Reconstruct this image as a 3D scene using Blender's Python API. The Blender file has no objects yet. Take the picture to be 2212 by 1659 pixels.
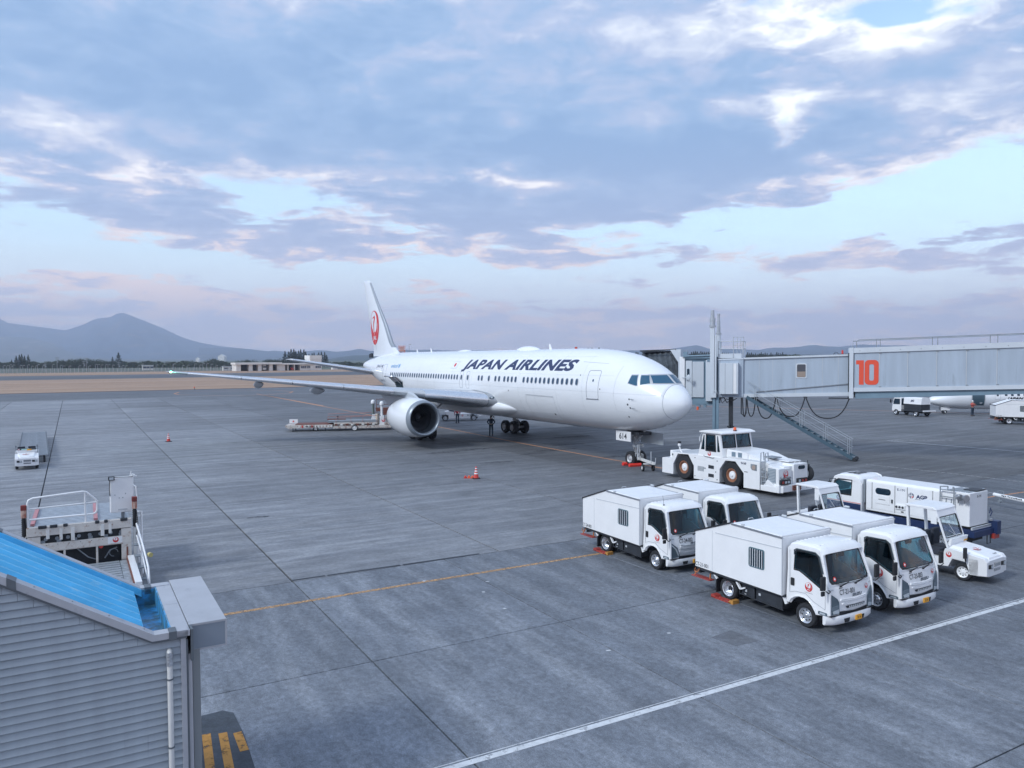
import bpy, bmesh, math, random
from mathutils import Vector, Matrix
from mathutils.geometry import tessellate_polygon
R=math.radians; pi=math.pi
sc=bpy.context.scene; COL=sc.collection
random.seed(7)
# ---------------- camera ----------------
CH=6.905; CP=R(1.96); CR=R(-.305); CF=768.1
cd=bpy.data.cameras.new('camera'); cam=bpy.data.objects.new('camera',cd); COL.objects.link(cam)
cd.sensor_width=36; cd.lens=36*CF/1024; cd.clip_start=.1; cd.clip_end=60000
cam.matrix_world=Matrix.Translation((0,0,CH))@Matrix.Rotation(pi/2-CP,4,'X')@Matrix.Rotation(CR,4,'Z')
sc.camera=cam
def pxray(dx,dy):
    "direction of a photo point (2212-wide pixels), used to survey the far skyline"
    k=1024/2212; a,b=dx*k-512,dy*k-384; c,s=math.cos(CR),math.sin(CR)
    X=c*a+s*b; up=-(-s*a+c*b)/CF
    return Vector((X/CF, math.cos(CP)+up*math.sin(CP), -math.sin(CP)+up*math.cos(CP)))
def atd(dx,dy,Y):
    v=pxray(dx,dy); return Vector((v.x*Y/v.y, Y, CH+v.z*Y/v.y))
def gnd(dx,dy,z=0):
    v=pxray(dx,dy); t=(z-CH)/v.z; return Vector((v.x*t,v.y*t,z))
# ---------------- world: clear sky + cloud layers ----------------
W=bpy.data.worlds.new('World'); sc.world=W; W.use_nodes=True
nt=W.node_tree; N=nt.nodes; L=nt.links; N.clear()
SUN_EL=R(38); SUN_DIR=Vector((-.72,-.50,math.tan(SUN_EL)*.877)).normalized()
def nd(t,**k):
    n=N.new(t)
    for a,v in k.items(): setattr(n,a,v)
    return n
def ma(op,a,b=None,c=None,clamp=False):
    n=nd('ShaderNodeMath',operation=op,use_clamp=clamp)
    for i,v in enumerate((a,b,c)):
        if v is None: continue
        if isinstance(v,(int,float)): n.inputs[i].default_value=v
        else: L.new(v,n.inputs[i])
    return n.outputs[0]
def mixc(f,a,b):
    n=nd('ShaderNodeMix',data_type='RGBA')
    for s,v in ((0,f),(6,a),(7,b)):
        if isinstance(v,(int,float)): n.inputs[s].default_value=v
        elif isinstance(v,tuple): n.inputs[s].default_value=(*v,1)
        else: L.new(v,n.inputs[s])
    return n.outputs[2]
def mapr(v,a,b,c=0,d=1,smooth=True):
    n=nd('ShaderNodeMapRange'); n.interpolation_type='SMOOTHSTEP' if smooth else 'LINEAR'
    L.new(v,n.inputs[0])
    for i,q in zip((1,2,3,4),(a,b,c,d)): n.inputs[i].default_value=q
    return n.outputs[0]
geo=nd('ShaderNodeTexCoord'); sep=nd('ShaderNodeSeparateXYZ'); L.new(geo.outputs['Generated'],sep.inputs[0])
X,Y,Z=sep.outputs
el=ma('ARCSINE',Z); az=ma('ARCTAN2',X,Y)
zz=ma('ADD',ma('ABSOLUTE',Z),.13)
pv=nd('ShaderNodeCombineXYZ'); L.new(ma('DIVIDE',X,zz),pv.inputs[0]); L.new(ma('DIVIDE',Y,zz),pv.inputs[1])
def noise(vec,scale,detail=8,rough=.55,dist=0,off=(0,0,0),st=(1,1,1)):
    m=nd('ShaderNodeMapping'); L.new(vec,m.inputs[0]); m.inputs['Location'].default_value=off; m.inputs['Scale'].default_value=st
    n=nd('ShaderNodeTexNoise'); L.new(m.outputs[0],n.inputs['Vector'])
    n.inputs['Scale'].default_value=scale; n.inputs['Detail'].default_value=detail; n.inputs['Roughness'].default_value=rough; n.inputs['Distortion'].default_value=dist
    return n.outputs[0]
ae=nd('ShaderNodeCombineXYZ'); L.new(az,ae.inputs[0]); L.new(el,ae.inputs[1])
wr=noise(pv.outputs[0],2.2,4,.6,0,(3,1,0))
wr2=noise(pv.outputs[0],2.2,4,.6,0,(9,4,2))
wv=nd('ShaderNodeCombineXYZ'); L.new(ma('MULTIPLY_ADD',wr,.16,-.08),wv.inputs[0]); L.new(ma('MULTIPLY_ADD',wr2,.07,-.035),wv.inputs[1])
aew=nd('ShaderNodeVectorMath',operation='ADD'); L.new(ae.outputs[0],aew.inputs[0]); L.new(wv.outputs[0],aew.inputs[1])
def gsum(bl):
    tot=None
    for (dx,dy,rx,ry,a) in bl:
        v=pxray(dx,dy-3).normalized(); c=(math.atan2(v.x,v.y),math.asin(v.z))
        s=nd('ShaderNodeVectorMath',operation='SUBTRACT'); L.new(aew.outputs[0],s.inputs[0]); s.inputs[1].default_value=(*c,0)
        m=nd('ShaderNodeVectorMath',operation='MULTIPLY'); L.new(s.outputs[0],m.inputs[0]); m.inputs[1].default_value=(1659/rx,1659/ry,0)
        d=nd('ShaderNodeVectorMath',operation='DOT_PRODUCT'); L.new(m.outputs[0],d.inputs[0]); L.new(m.outputs[0],d.inputs[1])
        g=ma('MULTIPLY',ma('POWER',2.718,ma('MULTIPLY',d.outputs['Value'],-1)),a)
        tot=g if tot is None else ma('ADD',tot,g)
    return tot
# openings in the cloud deck seen in the photograph (+) and solid cloud (-)
gaps=gsum([(560,415,170,45,.30),(720,455,150,35,.22),(900,515,160,22,.22),(1060,385,120,22,.16),(90,520,130,50,.34),(60,470,120,26,.2),(20,392,90,30,.22),
 (480,590,520,36,.36),(250,560,260,26,.2),(1690,215,40,90,.07),(1760,185,130,20,.10),(1668,300,26,60,.12),(1900,120,60,14,.10),(1850,14,120,30,.24),(1990,0,120,24,.2),(1640,3,110,18,.22),(420,60,60,20,.1),(850,90,70,40,.14),(800,340,40,14,.18),(2190,30,90,60,.08),(2130,10,80,20,.12),
 (1950,440,420,70,.34),(1600,505,340,44,.30),(2180,430,140,120,.2),(1100,590,560,30,.24),(1500,640,620,36,.26),(2000,600,330,40,.2),(900,655,420,24,.12),
 (1960,150,200,60,-.12),(1300,20,300,60,-.1),(200,150,420,120,-.18),(600,170,420,110,-.18),(1150,230,500,120,-.2),(1300,100,360,80,-.12),(1950,240,170,80,-.14),(500,330,380,50,-.12),(1250,440,420,50,-.16),(600,520,300,26,-.14),(1000,560,260,20,-.1),(2050,540,260,26,-.2),(1700,400,160,60,-.1)])
n1=noise(pv.outputs[0],1.15,10,.58,.25,(1.3,5.2,0),(1,1.25,1))
n2=noise(pv.outputs[0],4.2,9,.6,.3,(7.3,2.2,0),(1,1.1,1))
n5=noise(ae.outputs[0],7.0,9,.6,.35,(.7,.3,0),(1,2.3,1))
n6=noise(ae.outputs[0],19.0,8,.62,.5,(.2,.9,0),(1,2.6,1))
cov=ma('ADD',ma('ADD',ma('MULTIPLY_ADD',n1,.5,-.33),ma('MULTIPLY_ADD',n2,.25,-.125)),gaps)
cov=ma('ADD',cov,ma('ADD',ma('MULTIPLY_ADD',n5,.42,-.21),ma('MULTIPLY_ADD',n6,.34,-.17)))
n8=noise(ae.outputs[0],11.0,9,.62,.6,(3.7,1.2,0),(1,5.2,1))
low2=mapr(el,.30,.10)
st8=ma('MULTIPLY',low2,ma('MULTIPLY_ADD',n8,2.0,-1.0))
cov=ma('ADD',cov,ma('MULTIPLY',st8,.55))
clear=mapr(cov,.03,.17)
# cloud shading: darker bellies, brighter frayed edges and tops
n3=noise(pv.outputs[0],2.1,9,.62,.4,(4.1,8.2,0),(1,1.4,1))
n4=noise(pv.outputs[0],7.5,8,.62,.2,(2.1,3.2,0),(1,1.3,1))
lights=gsum([(80,240,130,45,.38),(260,290,200,40,.24),(1560,50,180,50,.34),(1740,90,110,40,.26),(1250,60,300,60,.12),(1150,400,70,16,.3),(560,230,200,40,.14),(1560,250,160,34,.38),(1860,105,110,35,.4),(1960,70,110,50,.3),(2000,205,220,60,.26),(1050,160,340,80,.14),(1920,390,200,22,.3),(350,632,90,20,.6),(430,645,60,14,.5),(200,610,160,20,.35),(1130,690,60,13,.55),(1230,700,80,10,.4),(560,648,80,12,.5),(900,640,160,14,.35),(1050,640,90,12,.3),(660,385,120,25,.2),(900,385,260,20,.24),
 (350,120,500,100,-.10),(1000,120,500,90,-.08),(350,210,420,90,-.2),(1250,330,420,80,-.2),(1600,320,300,70,-.22),(600,480,420,50,-.18),(60,430,300,30,-.24),(1400,450,500,50,-.2),(2080,545,260,30,-.24)])
shade=ma('ADD',ma('ADD',ma('MULTIPLY_ADD',n3,.7,.06),ma('MULTIPLY_ADD',n4,.2,-.1)),lights)
n7=noise(ae.outputs[0],9.5,9,.6,.5,(1.7,.2,0),(1,2.2,1))
shade=ma('ADD',shade,ma('ADD',ma('MULTIPLY_ADD',n7,1.15,-.575),ma('MULTIPLY_ADD',n6,.55,-.275)))
shade=ma('ADD',shade,ma('MULTIPLY',st8,.6))
edge=mapr(cov,-.16,.06)
shade=ma('ADD',shade,ma('MULTIPLY',edge,.36))
ramp=nd('ShaderNodeValToRGB'); L.new(shade,ramp.inputs[0]); e=ramp.color_ramp.elements
e[0].position=.14; e[0].color=(.205,.325,.52,1); e[1].position=1.02; e[1].color=(.84,.87,.90,1)
for p,c in ((.38,(.255,.375,.565)),(.60,(.365,.435,.595)),(.80,(.56,.61,.71))):
    q=e.new(p); q.color=(*c,1)
low=mapr(el,.30,.02)           # towards the horizon the cloud light turns pink
cl=mixc(ma('MULTIPLY',low,.42),ramp.outputs[0],(.74,.64,.72))
cl=mixc(ma('MULTIPLY',mapr(shade,.55,.9),ma('MULTIPLY',low,.8)),cl,(.92,.66,.54))
sky=nd('ShaderNodeTexSky',sky_type='NISHITA'); sky.sun_disc=False; sky.sun_elevation=SUN_EL; sky.sun_rotation=math.atan2(SUN_DIR.x,SUN_DIR.y)
sky.air_density=1.0; sky.dust_density=.6
k=nd('ShaderNodeVectorMath',operation='SCALE'); L.new(sky.outputs[0],k.inputs[0]); k.inputs['Scale'].default_value=.2
thin=mapr(ma('ADD',ma('MULTIPLY',el,-2.6),ma('ADD',.95,ma('MULTIPLY_ADD',n2,.5,-.25))),0,1.0,0.02,.97,False)   # veil thickens to the horizon
clr=mixc(thin,k.outputs[0],(.56,.72,.79))
clr=mixc(ma('MULTIPLY',mapr(el,.16,.0),.55),clr,(.92,.86,.92))
allc=mixc(clear,cl,clr)
hz=mapr(el,.17,-.02)
allc=mixc(ma('MULTIPLY',hz,.42),allc,(1.12,1.0,1.04))
s2=nd('ShaderNodeVectorMath',operation='SCALE'); L.new(allc,s2.inputs[0]); s2.inputs['Scale'].default_value=10
bg=nd('ShaderNodeBackground'); L.new(s2.outputs[0],bg.inputs[0]); bg.inputs[1].default_value=.1
wo=nd('ShaderNodeOutputWorld'); L.new(bg.outputs[0],wo.inputs[0])
W.cycles.sampling_method='MANUAL'; W.cycles.sample_map_resolution=512
# ---------------- sun (low, veiled by cloud) ----------------
sd=bpy.data.lights.new('sun','SUN'); so=bpy.data.objects.new('sun',sd); COL.objects.link(so)
sd.energy=1.5; sd.angle=R(12); sd.color=(.94,.98,1)
so.rotation_euler=SUN_DIR.to_track_quat('Z','Y').to_euler()
vs=sc.view_settings; vs.view_transform='Standard'; vs.look='None'; vs.exposure=.60; vs.gamma=1; vs.use_curve_mapping=False
sc.cycles.max_bounces=6; sc.cycles.diffuse_bounces=3; sc.cycles.glossy_bounces=3; sc.cycles.transmission_bounces=6; sc.cycles.volume_bounces=1; sc.cycles.caustics_reflective=False; sc.cycles.caustics_refractive=False
sc.cycles.use_denoising=True
# ================= helpers =================
def mat(name,col,rough=.5,metal=0,var=.0,vs=3,bump=0,bs=40,dirt=None,df=.5,ds=2,coat=0,st=(1,1,1)):
    "procedural paint: base colour with uneven tone, optional dirt/rust blotches and fine relief"
    m=bpy.data.materials.get(name)
    if m: return m
    m=bpy.data.materials.new(name); m.use_nodes=True; t=m.node_tree; n=t.nodes; l=t.links
    b=n['Principled BSDF']; b.inputs['Base Color'].default_value=(*col,1); b.inputs['Roughness'].default_value=rough; b.inputs['Metallic'].default_value=metal
    if coat: b.inputs['Coat Weight'].default_value=coat
    tc=n.new('ShaderNodeTexCoord'); mp=n.new('ShaderNodeMapping'); l.new(tc.outputs['Object'],mp.inputs[0]); mp.inputs['Scale'].default_value=st
    out=None
    if var:
        z=n.new('ShaderNodeTexNoise'); z.inputs['Scale'].default_value=vs; z.inputs['Detail'].default_value=6; z.inputs['Roughness'].default_value=.6
        l.new(mp.outputs[0],z.inputs['Vector'])
        r=n.new('ShaderNodeMapRange'); l.new(z.outputs[0],r.inputs[0]); r.inputs[1].default_value=.3; r.inputs[2].default_value=.7; r.inputs[3].default_value=1-var; r.inputs[4].default_value=1+var
        s=n.new('ShaderNodeVectorMath'); s.operation='SCALE'; s.inputs[0].default_value=col; l.new(r.outputs[0],s.inputs['Scale']); out=s.outputs[0]
    if dirt:
        z=n.new('ShaderNodeTexNoise'); z.inputs['Scale'].default_value=ds; z.inputs['Detail'].default_value=9; z.inputs['Roughness'].default_value=.72
        l.new(mp.outputs[0],z.inputs['Vector'])
        r=n.new('ShaderNodeMapRange'); l.new(z.outputs[0],r.inputs[0]); r.inputs[1].default_value=1-df*.9; r.inputs[2].default_value=1.12-df*.9; r.inputs[4].default_value=.85
        x=n.new('ShaderNodeMix'); x.data_type='RGBA'; l.new(r.outputs[0],x.inputs[0]); x.inputs[7].default_value=(*dirt,1)
        if out: l.new(out,x.inputs[6])
        else: x.inputs[6].default_value=(*col,1)
        out=x.outputs[2]
    if out: l.new(out,b.inputs['Base Color'])
    if bump:
        z=n.new('ShaderNodeTexNoise'); z.inputs['Scale'].default_value=bs; z.inputs['Detail'].default_value=3; l.new(mp.outputs[0],z.inputs['Vector'])
        q=n.new('ShaderNodeBump'); q.inputs['Strength'].default_value=bump; q.inputs['Distance'].default_value=.02; l.new(z.outputs[0],q.inputs['Height']); l.new(q.outputs[0],b.inputs['Normal'])
    return m
def emis(name,col,s):
    m=mat(name,col,.4); b=m.node_tree.nodes['Principled BSDF']; b.inputs['Emission Color'].default_value=(*col,1); b.inputs['Emission Strength'].default_value=s; return m
def glassm(name,tint=(.8,.95,.95),a=.35):
    "window glass: a reflecting pane with tint, see-through"
    m=bpy.data.materials.get(name)
    if m: return m
    m=bpy.data.materials.new(name); m.use_nodes=True; n=m.node_tree.nodes; l=m.node_tree.links; n.remove(n['Principled BSDF'])
    g=n.new('ShaderNodeBsdfGlossy'); g.inputs['Roughness'].default_value=.03; tr=n.new('ShaderNodeBsdfTransparent'); tr.inputs[0].default_value=(*tint,1)
    f=n.new('ShaderNodeLayerWeight'); f.inputs[0].default_value=.5; p=n.new('ShaderNodeMath'); p.operation='POWER'; l.new(f.outputs['Facing'],p.inputs[0]); p.inputs[1].default_value=3.2; q=n.new('ShaderNodeMath'); q.operation='MULTIPLY_ADD'; q.inputs[1].default_value=.75; q.inputs[2].default_value=a*.14; q.use_clamp=True; l.new(p.outputs[0],q.inputs[0])
    x=n.new('ShaderNodeMixShader'); l.new(q.outputs[0],x.inputs[0]); l.new(tr.outputs[0],x.inputs[1]); l.new(g.outputs[0],x.inputs[2]); l.new(x.outputs[0],n['Material Output'].inputs[0])
    return m
WHITE=mat('white vehicle paint',(.80,.81,.82),.32,var=.035,vs=2.2,dirt=(.42,.42,.42),df=.40,ds=5,coat=.25)
WPLANE=mat('white aircraft paint',(.78,.81,.84),.24,var=.035,vs=.45,coat=.4,dirt=(.55,.57,.58),df=.36,ds=1.1,st=(.5,1,1.6))
WOLD=mat('worn white paint',(.70,.70,.68),.5,var=.05,vs=4,dirt=(.40,.27,.20),df=.46,ds=9)
WRUST=mat('rusty white paint',(.63,.60,.56),.6,var=.08,vs=5,dirt=(.33,.19,.13),df=.50,ds=11)
RUST=mat('dark rust',(.16,.06,.045),.8,var=.3,vs=8)
BLACK=mat('black rubber',(.018,.02,.024),.75,var=.2,vs=12)
TYRE=mat('tyre rubber',(.02,.022,.026),.8,var=.25,vs=9,bump=.4,bs=30)
DARK=mat('dark chassis paint',(.025,.03,.038),.6,var=.25,vs=5)
GREY=mat('mid grey metal',(.24,.27,.30),.5,.2,var=.12,vs=4)
LGREY=mat('light grey paint',(.50,.53,.56),.45,var=.06,vs=2)
STEEL=mat('bare steel',(.45,.47,.5),.35,.8,var=.1,vs=6)
ALU=mat('polished aluminium',(.72,.74,.77),.24,.85,var=.05,vs=2)
GALV=mat('galvanised steel',(.42,.46,.5),.45,.4,var=.15,vs=6)
RED=mat('red paint',(.62,.055,.045),.5,var=.1,vs=6)
ORANGE=mat('orange plastic',(.85,.14,.05),.45,var=.08,vs=5)
REDOR=mat('numeral orange red',(.74,.085,.04),.5)
REDJ=mat('logo red',(.58,.03,.035),.5)
NAVY=mat('dark navy lettering',(.02,.035,.10),.5)
INK=mat('black print',(.03,.035,.045),.6)
BLUEP=mat('blue truck paint',(.012,.028,.09),.45,var=.08,vs=4)
GLD=mat('dark tinted glass',(.012,.03,.05),.06,var=.0); GLD.node_tree.nodes['Principled BSDF'].inputs['Specular IOR Level'].default_value=.8
GLS=glassm('cab glass',(.36,.60,.66)); GLC=glassm('clear glass',(.82,.93,.95))
SEAT=mat('dark seat fabric',(.03,.035,.05),.85,var=.2,vs=8)
TRIM=mat('cabin trim',(.06,.075,.085),.7,var=.15,vs=6)
YPL=mat('yellow number plate',(.75,.36,.03),.5)
AMBER=mat('amber lens',(.75,.22,.02),.2); LENS=mat('lamp glass',(.62,.68,.72),.1,.35); LDK=mat('dark lamp housing',(.13,.17,.2),.15,.3)
def tri2(poly):
    return [tuple(t) for t in tessellate_polygon([[Vector((p[0],p[1],0)) for p in poly]])]
class G:
    "collects shapes for ONE mesh object"
    def __init__(s): s.v=[]; s.f=[]; s.m=[]; s.mi=0; s.T=None
    def add(s,vs,fs):
        o=len(s.v)
        s.v+= [tuple(s.T@Vector(v)) for v in vs] if s.T else [tuple(v) for v in vs]
        s.f+= [tuple(i+o for i in f) for f in fs]; s.m+=[s.mi]*len(fs); return s
    def box(s,x0,x1,y0,y1,z0,z1):
        return s.add([(x0,y0,z0),(x1,y0,z0),(x1,y1,z0),(x0,y1,z0),(x0,y0,z1),(x1,y0,z1),(x1,y1,z1),(x0,y1,z1)],[(0,3,2,1),(4,5,6,7),(0,1,5,4),(1,2,6,5),(2,3,7,6),(3,0,4,7)])
    def bar(s,p,q,w,h=None,up=(0,0,1)):
        h=h or w; p=Vector(p);q=Vector(q); d=(q-p).normalized(); u=Vector(up)
        if abs(d.dot(u))>.98: u=Vector((1,0,0))
        a=d.cross(u).normalized(); b=a.cross(d)
        vs=[]
        for c in (p,q):
            for i,j in ((-1,-1),(1,-1),(1,1),(-1,1)): vs.append(c+a*w/2*i+b*h/2*j)
        return s.add(vs,[(0,3,2,1),(4,5,6,7),(0,1,5,4),(1,2,6,5),(2,3,7,6),(3,0,4,7)])
    def cyl(s,p,q,r,r2=None,n=14,cap=True):
        r2=r if r2 is None else r2
        p=Vector(p);q=Vector(q); d=(q-p).normalized(); u=Vector((0,0,1)) if abs(d.z)<.9 else Vector((1,0,0))
        a=d.cross(u).normalized(); b=a.cross(d); vs=[]
        for c,rr in ((p,r),(q,r2)):
            for i in range(n): t=2*pi*i/n; vs.append(c+a*rr*math.cos(t)+b*rr*math.sin(t))
        fs=[(i,(i+1)%n,n+(i+1)%n,n+i) for i in range(n)]
        if cap: fs+=[tuple(range(n-1,-1,-1)),tuple(range(n,2*n))]
        return s.add(vs,fs)
    def tube(s,pts,r,n=6,closed=False):
        pts=[Vector(p) for p in pts]; vs=[]; m=len(pts); a=None
        for i,p in enumerate(pts):
            d=(pts[(i+1)%m]-pts[i-1]) if closed else (pts[min(i+1,m-1)]-pts[max(i-1,0)])
            d.normalize()
            if a is None:
                u=Vector((0,0,1)) if abs(d.z)<.9 else Vector((1,0,0)); a=d.cross(u).normalized()
            a=(a-d*a.dot(d)).normalized(); b=a.cross(d)
            for k in range(n): t=2*pi*k/n; vs.append(p+a*r*math.cos(t)+b*r*math.sin(t))
        fs=[]
        for i in range(m if closed else m-1):
            j=(i+1)%m
            for k in range(n): fs.append((i*n+k,i*n+(k+1)%n,j*n+(k+1)%n,j*n+k))
        if not closed: fs+=[tuple(range(n-1,-1,-1)),tuple((m-1)*n+k for k in range(n))]
        return s.add(vs,fs)
    def prism(s,poly,a,b,ax='y'):
        "extrude a 2-D outline from a to b along an axis ('y': outline is x,z; 'x': y,z; 'z': x,y)"
        f={'y':lambda p,t:(p[0],t,p[1]),'x':lambda p,t:(t,p[0],p[1]),'z':lambda p,t:(p[0],p[1],t)}[ax]
        n=len(poly); vs=[f(p,a) for p in poly]+[f(p,b) for p in poly]; t=tri2(poly)
        fs=[(i,(i+1)%n,n+(i+1)%n,n+i) for i in range(n)]+[x[::-1] for x in t]+[tuple(i+n for i in x) for x in t]
        return s.add(vs,fs)
    def loft(s,rings,cap=True,closed=True):
        n=len(rings[0]); vs=[p for r in rings for p in r]; fs=[]
        for i in range(len(rings)-1):
            for k in range(n if closed else n-1): fs.append((i*n+k,i*n+(k+1)%n,(i+1)*n+(k+1)%n,(i+1)*n+k))
        if cap: fs+=[tuple(range(n-1,-1,-1)),tuple((len(rings)-1)*n+k for k in range(n))]
        return s.add(vs,fs)
    def lathe(s,prof,o=(0,0,0),ax='y',n=24):
        "revolve (along, radius) pairs about an axis through o"
        rings=[]
        for a,r in prof:
            rg=[]
            for k in range(n):
                t=2*pi*k/n; c,d=r*math.cos(t),r*math.sin(t)
                rg.append({'y':(o[0]+c,o[1]+a,o[2]+d),'x':(o[0]+a,o[1]+c,o[2]+d),'z':(o[0]+c,o[1]+d,o[2]+a)}[ax])
            rings.append(rg)
        return s.loft(rings,False)
    def quad(s,*p): return s.add(p,[tuple(range(len(p)))])
    def blob(s,c,r,n=8,m=5):
        rings=[]; 
        for i in range(m+1):
            t=pi*i/m; z=-math.cos(t); q=max(math.sin(t),.02)
            rings.append([(c[0]+r[0]*q*math.cos(2*pi*k/n),c[1]+r[1]*q*math.sin(2*pi*k/n),c[2]+r[2]*z) for k in range(n)])
        return s.loft(rings,True)
    def ob(s,name,mats,parent=None,smooth=None,bev=0,seg=2,**kw):
        me=bpy.data.meshes.new(name); me.from_pydata(s.v,[],s.f)
        if not isinstance(mats,(list,tuple)): mats=[mats]
        for m in mats: me.materials.append(m)
        if len(mats)>1: me.polygons.foreach_set('material_index',s.m)
        bm=bmesh.new(); bm.from_mesh(me); bmesh.ops.recalc_face_normals(bm,faces=bm.faces); bm.to_mesh(me); bm.free()
        if smooth is not None:
            me.polygons.foreach_set('use_smooth',[True]*len(me.polygons)); me.set_sharp_from_angle(angle=R(smooth))
        me.update()
        return link(name,me,parent,bev,seg,**kw)
def link(name,me,parent=None,bev=0,seg=2,loc=None,rz=None,label=None):
    o=bpy.data.objects.new(name,me); COL.objects.link(o)
    if parent is not None: o.parent=parent
    if loc is not None: o.location=loc
    if rz is not None: o.rotation_euler=(0,0,rz)
    if bev:
        b=o.modifiers.new('bevel','BEVEL'); b.width=bev; b.segments=seg; b.limit_method='ANGLE'; b.angle_limit=R(32); b.harden_normals=False
    if label: o['label']=label
    return o
def thing(name,label,cat,loc=(0,0,0),rz=0,group=None):
    o=bpy.data.objects.new(name,None); COL.objects.link(o); o.location=loc; o.rotation_euler=(0,0,rz); o.empty_display_size=.2
    o['label']=label; o['category']=cat
    if group: o['group']=group
    return o
def tag(o,label,cat,group=None):
    o['label']=label; o['category']=cat
    if group: o['group']=group
    return o
def struct(o): o['kind']='structure'; return o
def copytree(o,parent=None,loc=None,rz=None,label=None,sy=None):
    c=o.copy(); COL.objects.link(c)
    if parent is not None: c.parent=parent
    if loc is not None: c.location=loc
    if rz is not None: c.rotation_euler=(0,0,rz)
    if label: c['label']=label
    for ch in list(o.children): copytree(ch,c)
    return c
_tx={}
def text2(s,size=1,bold=.0,shear=0,space=1):
    k=(s,bold,shear,space)
    if k not in _tx:
        cu=bpy.data.curves.new('t','FONT'); cu.body=s; cu.size=1; cu.offset=bold; cu.shear=shear; cu.space_character=space; cu.resolution_u=3; cu.align_x='CENTER'; cu.align_y='CENTER'
        o=bpy.data.objects.new('t',cu); COL.objects.link(o); dg=bpy.context.evaluated_depsgraph_get(); me=bpy.data.meshes.new_from_object(o.evaluated_get(dg))
        _tx[k]=([(v.co.x,v.co.y) for v in me.vertices],[tuple(p.vertices) for p in me.polygons]); bpy.data.objects.remove(o); bpy.data.meshes.remove(me)
    v,f=_tx[k]; return ([(x*size,y*size) for x,y in v],f)
def fit(vf,w,h,cx=0,cy=0):
    "scale 2-D lettering to an exact width and height about a centre"
    v,f=vf; x0=min(p[0] for p in v);x1=max(p[0] for p in v);y0=min(p[1] for p in v);y1=max(p[1] for p in v)
    return ([((p[0]-(x0+x1)/2)*w/(x1-x0)+cx,(p[1]-(y0+y1)/2)*h/(y1-y0)+cy) for p in v],f)
def decal(name,parts,mp,mats,parent,cut=0,label=None):
    "flat print: list of ((verts2,faces),material index,layer) mapped by mp(u,v,lift) onto a surface"
    bm=bmesh.new()
    for (v,f),mi,ly in parts:
        vs=[bm.verts.new((p[0],p[1],ly)) for p in v]
        for q in f:
            try: fc=bm.faces.new([vs[i] for i in q]); fc.material_index=mi
            except ValueError: pass
    if cut:
        for ax in (0,1):
            c=[w.co[ax] for w in bm.verts]; t=math.floor(min(c)/cut)*cut
            while t<max(c):
                t+=cut; no=(1,0,0) if ax==0 else (0,1,0)
                bmesh.ops.bisect_plane(bm,geom=bm.verts[:]+bm.edges[:]+bm.faces[:],plane_co=(t,t,0),plane_no=no)
    for w in bm.verts: w.co=mp(w.co.x,w.co.y,w.co.z)
    me=bpy.data.meshes.new(name); bm.to_mesh(me); bm.free()
    for m in mats: me.materials.append(m)
    return link(name,me,parent,label=label)
def ell(cx,cy,rx,ry,n=40,a0=0,a1=360): return [(cx+rx*math.cos(R(a0+(a1-a0)*i/(n if a1-a0==360 else n-1))),cy+ry*math.sin(R(a0+(a1-a0)*i/(n if a1-a0==360 else n-1)))) for i in range(n)]
def rrect(x0,x1,y0,y1,r,n=4):
    p=[]
    for cx,cy,a in ((x1-r,y1-r,0),(x0+r,y1-r,90),(x0+r,y0+r,180),(x1-r,y0+r,270)):
        p+=[(cx+r*math.cos(R(a+90*i/n)),cy+r*math.sin(R(a+90*i/n))) for i in range(n+1)]
    return p
def P2(poly): return ([tuple(p) for p in poly],tri2(poly))
def crane(rx,ry,cx=0,cy=0,simple=False):
    "round red emblem: raised wings as a ring, bird's neck and head inside, letters below"
    S=lambda pl:[(cx+x*rx,cy+y*ry) for x,y in pl]
    ring=ell(0,0,1,1,48)
    hole=[(-.12,.96),(.12,.93),(.32,.82),(.48,.62),(.56,.38),(.56,.12),(.46,-.10),(.28,-.24),(.10,-.27),(-.02,-.22),(-.10,-.3),(-.3,-.26),(-.42,-.12),(-.62,.02),(-.74,.25),(-.78,.45),(-.66,.68),(-.42,.87)]
    neck=[(-.13,-.32),(-.24,-.1),(-.26,.12),(-.18,.34),(-.04,.5),(-.05,.58),(-.36,.545),(-.44,.56),(-.05,.66),(.08,.72),(.18,.66),(.2,.52),(.1,.38),(-.02,.22),(-.1,.04),(-.08,-.12),(0,-.24)]
    o=[(P2(S(ring)),0,0),(P2(S(hole)),1,.004),(P2(S(neck)),0,.008)]
    for a,b,w in ((-.1,-.42,.05),(.72,-.06,.04),(.66,-.3,.04)):
        o.append((P2(S([(a,b),(a+w,b),(a+w*.6+.06,b+.34),(a+.02,b+.26)])),1,.004))
    if not simple: o.append((fit(text2('JAL',1,.03,.25),.95*rx,.3*ry,cx,cy-.62*ry),1,.004))
    return o
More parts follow.
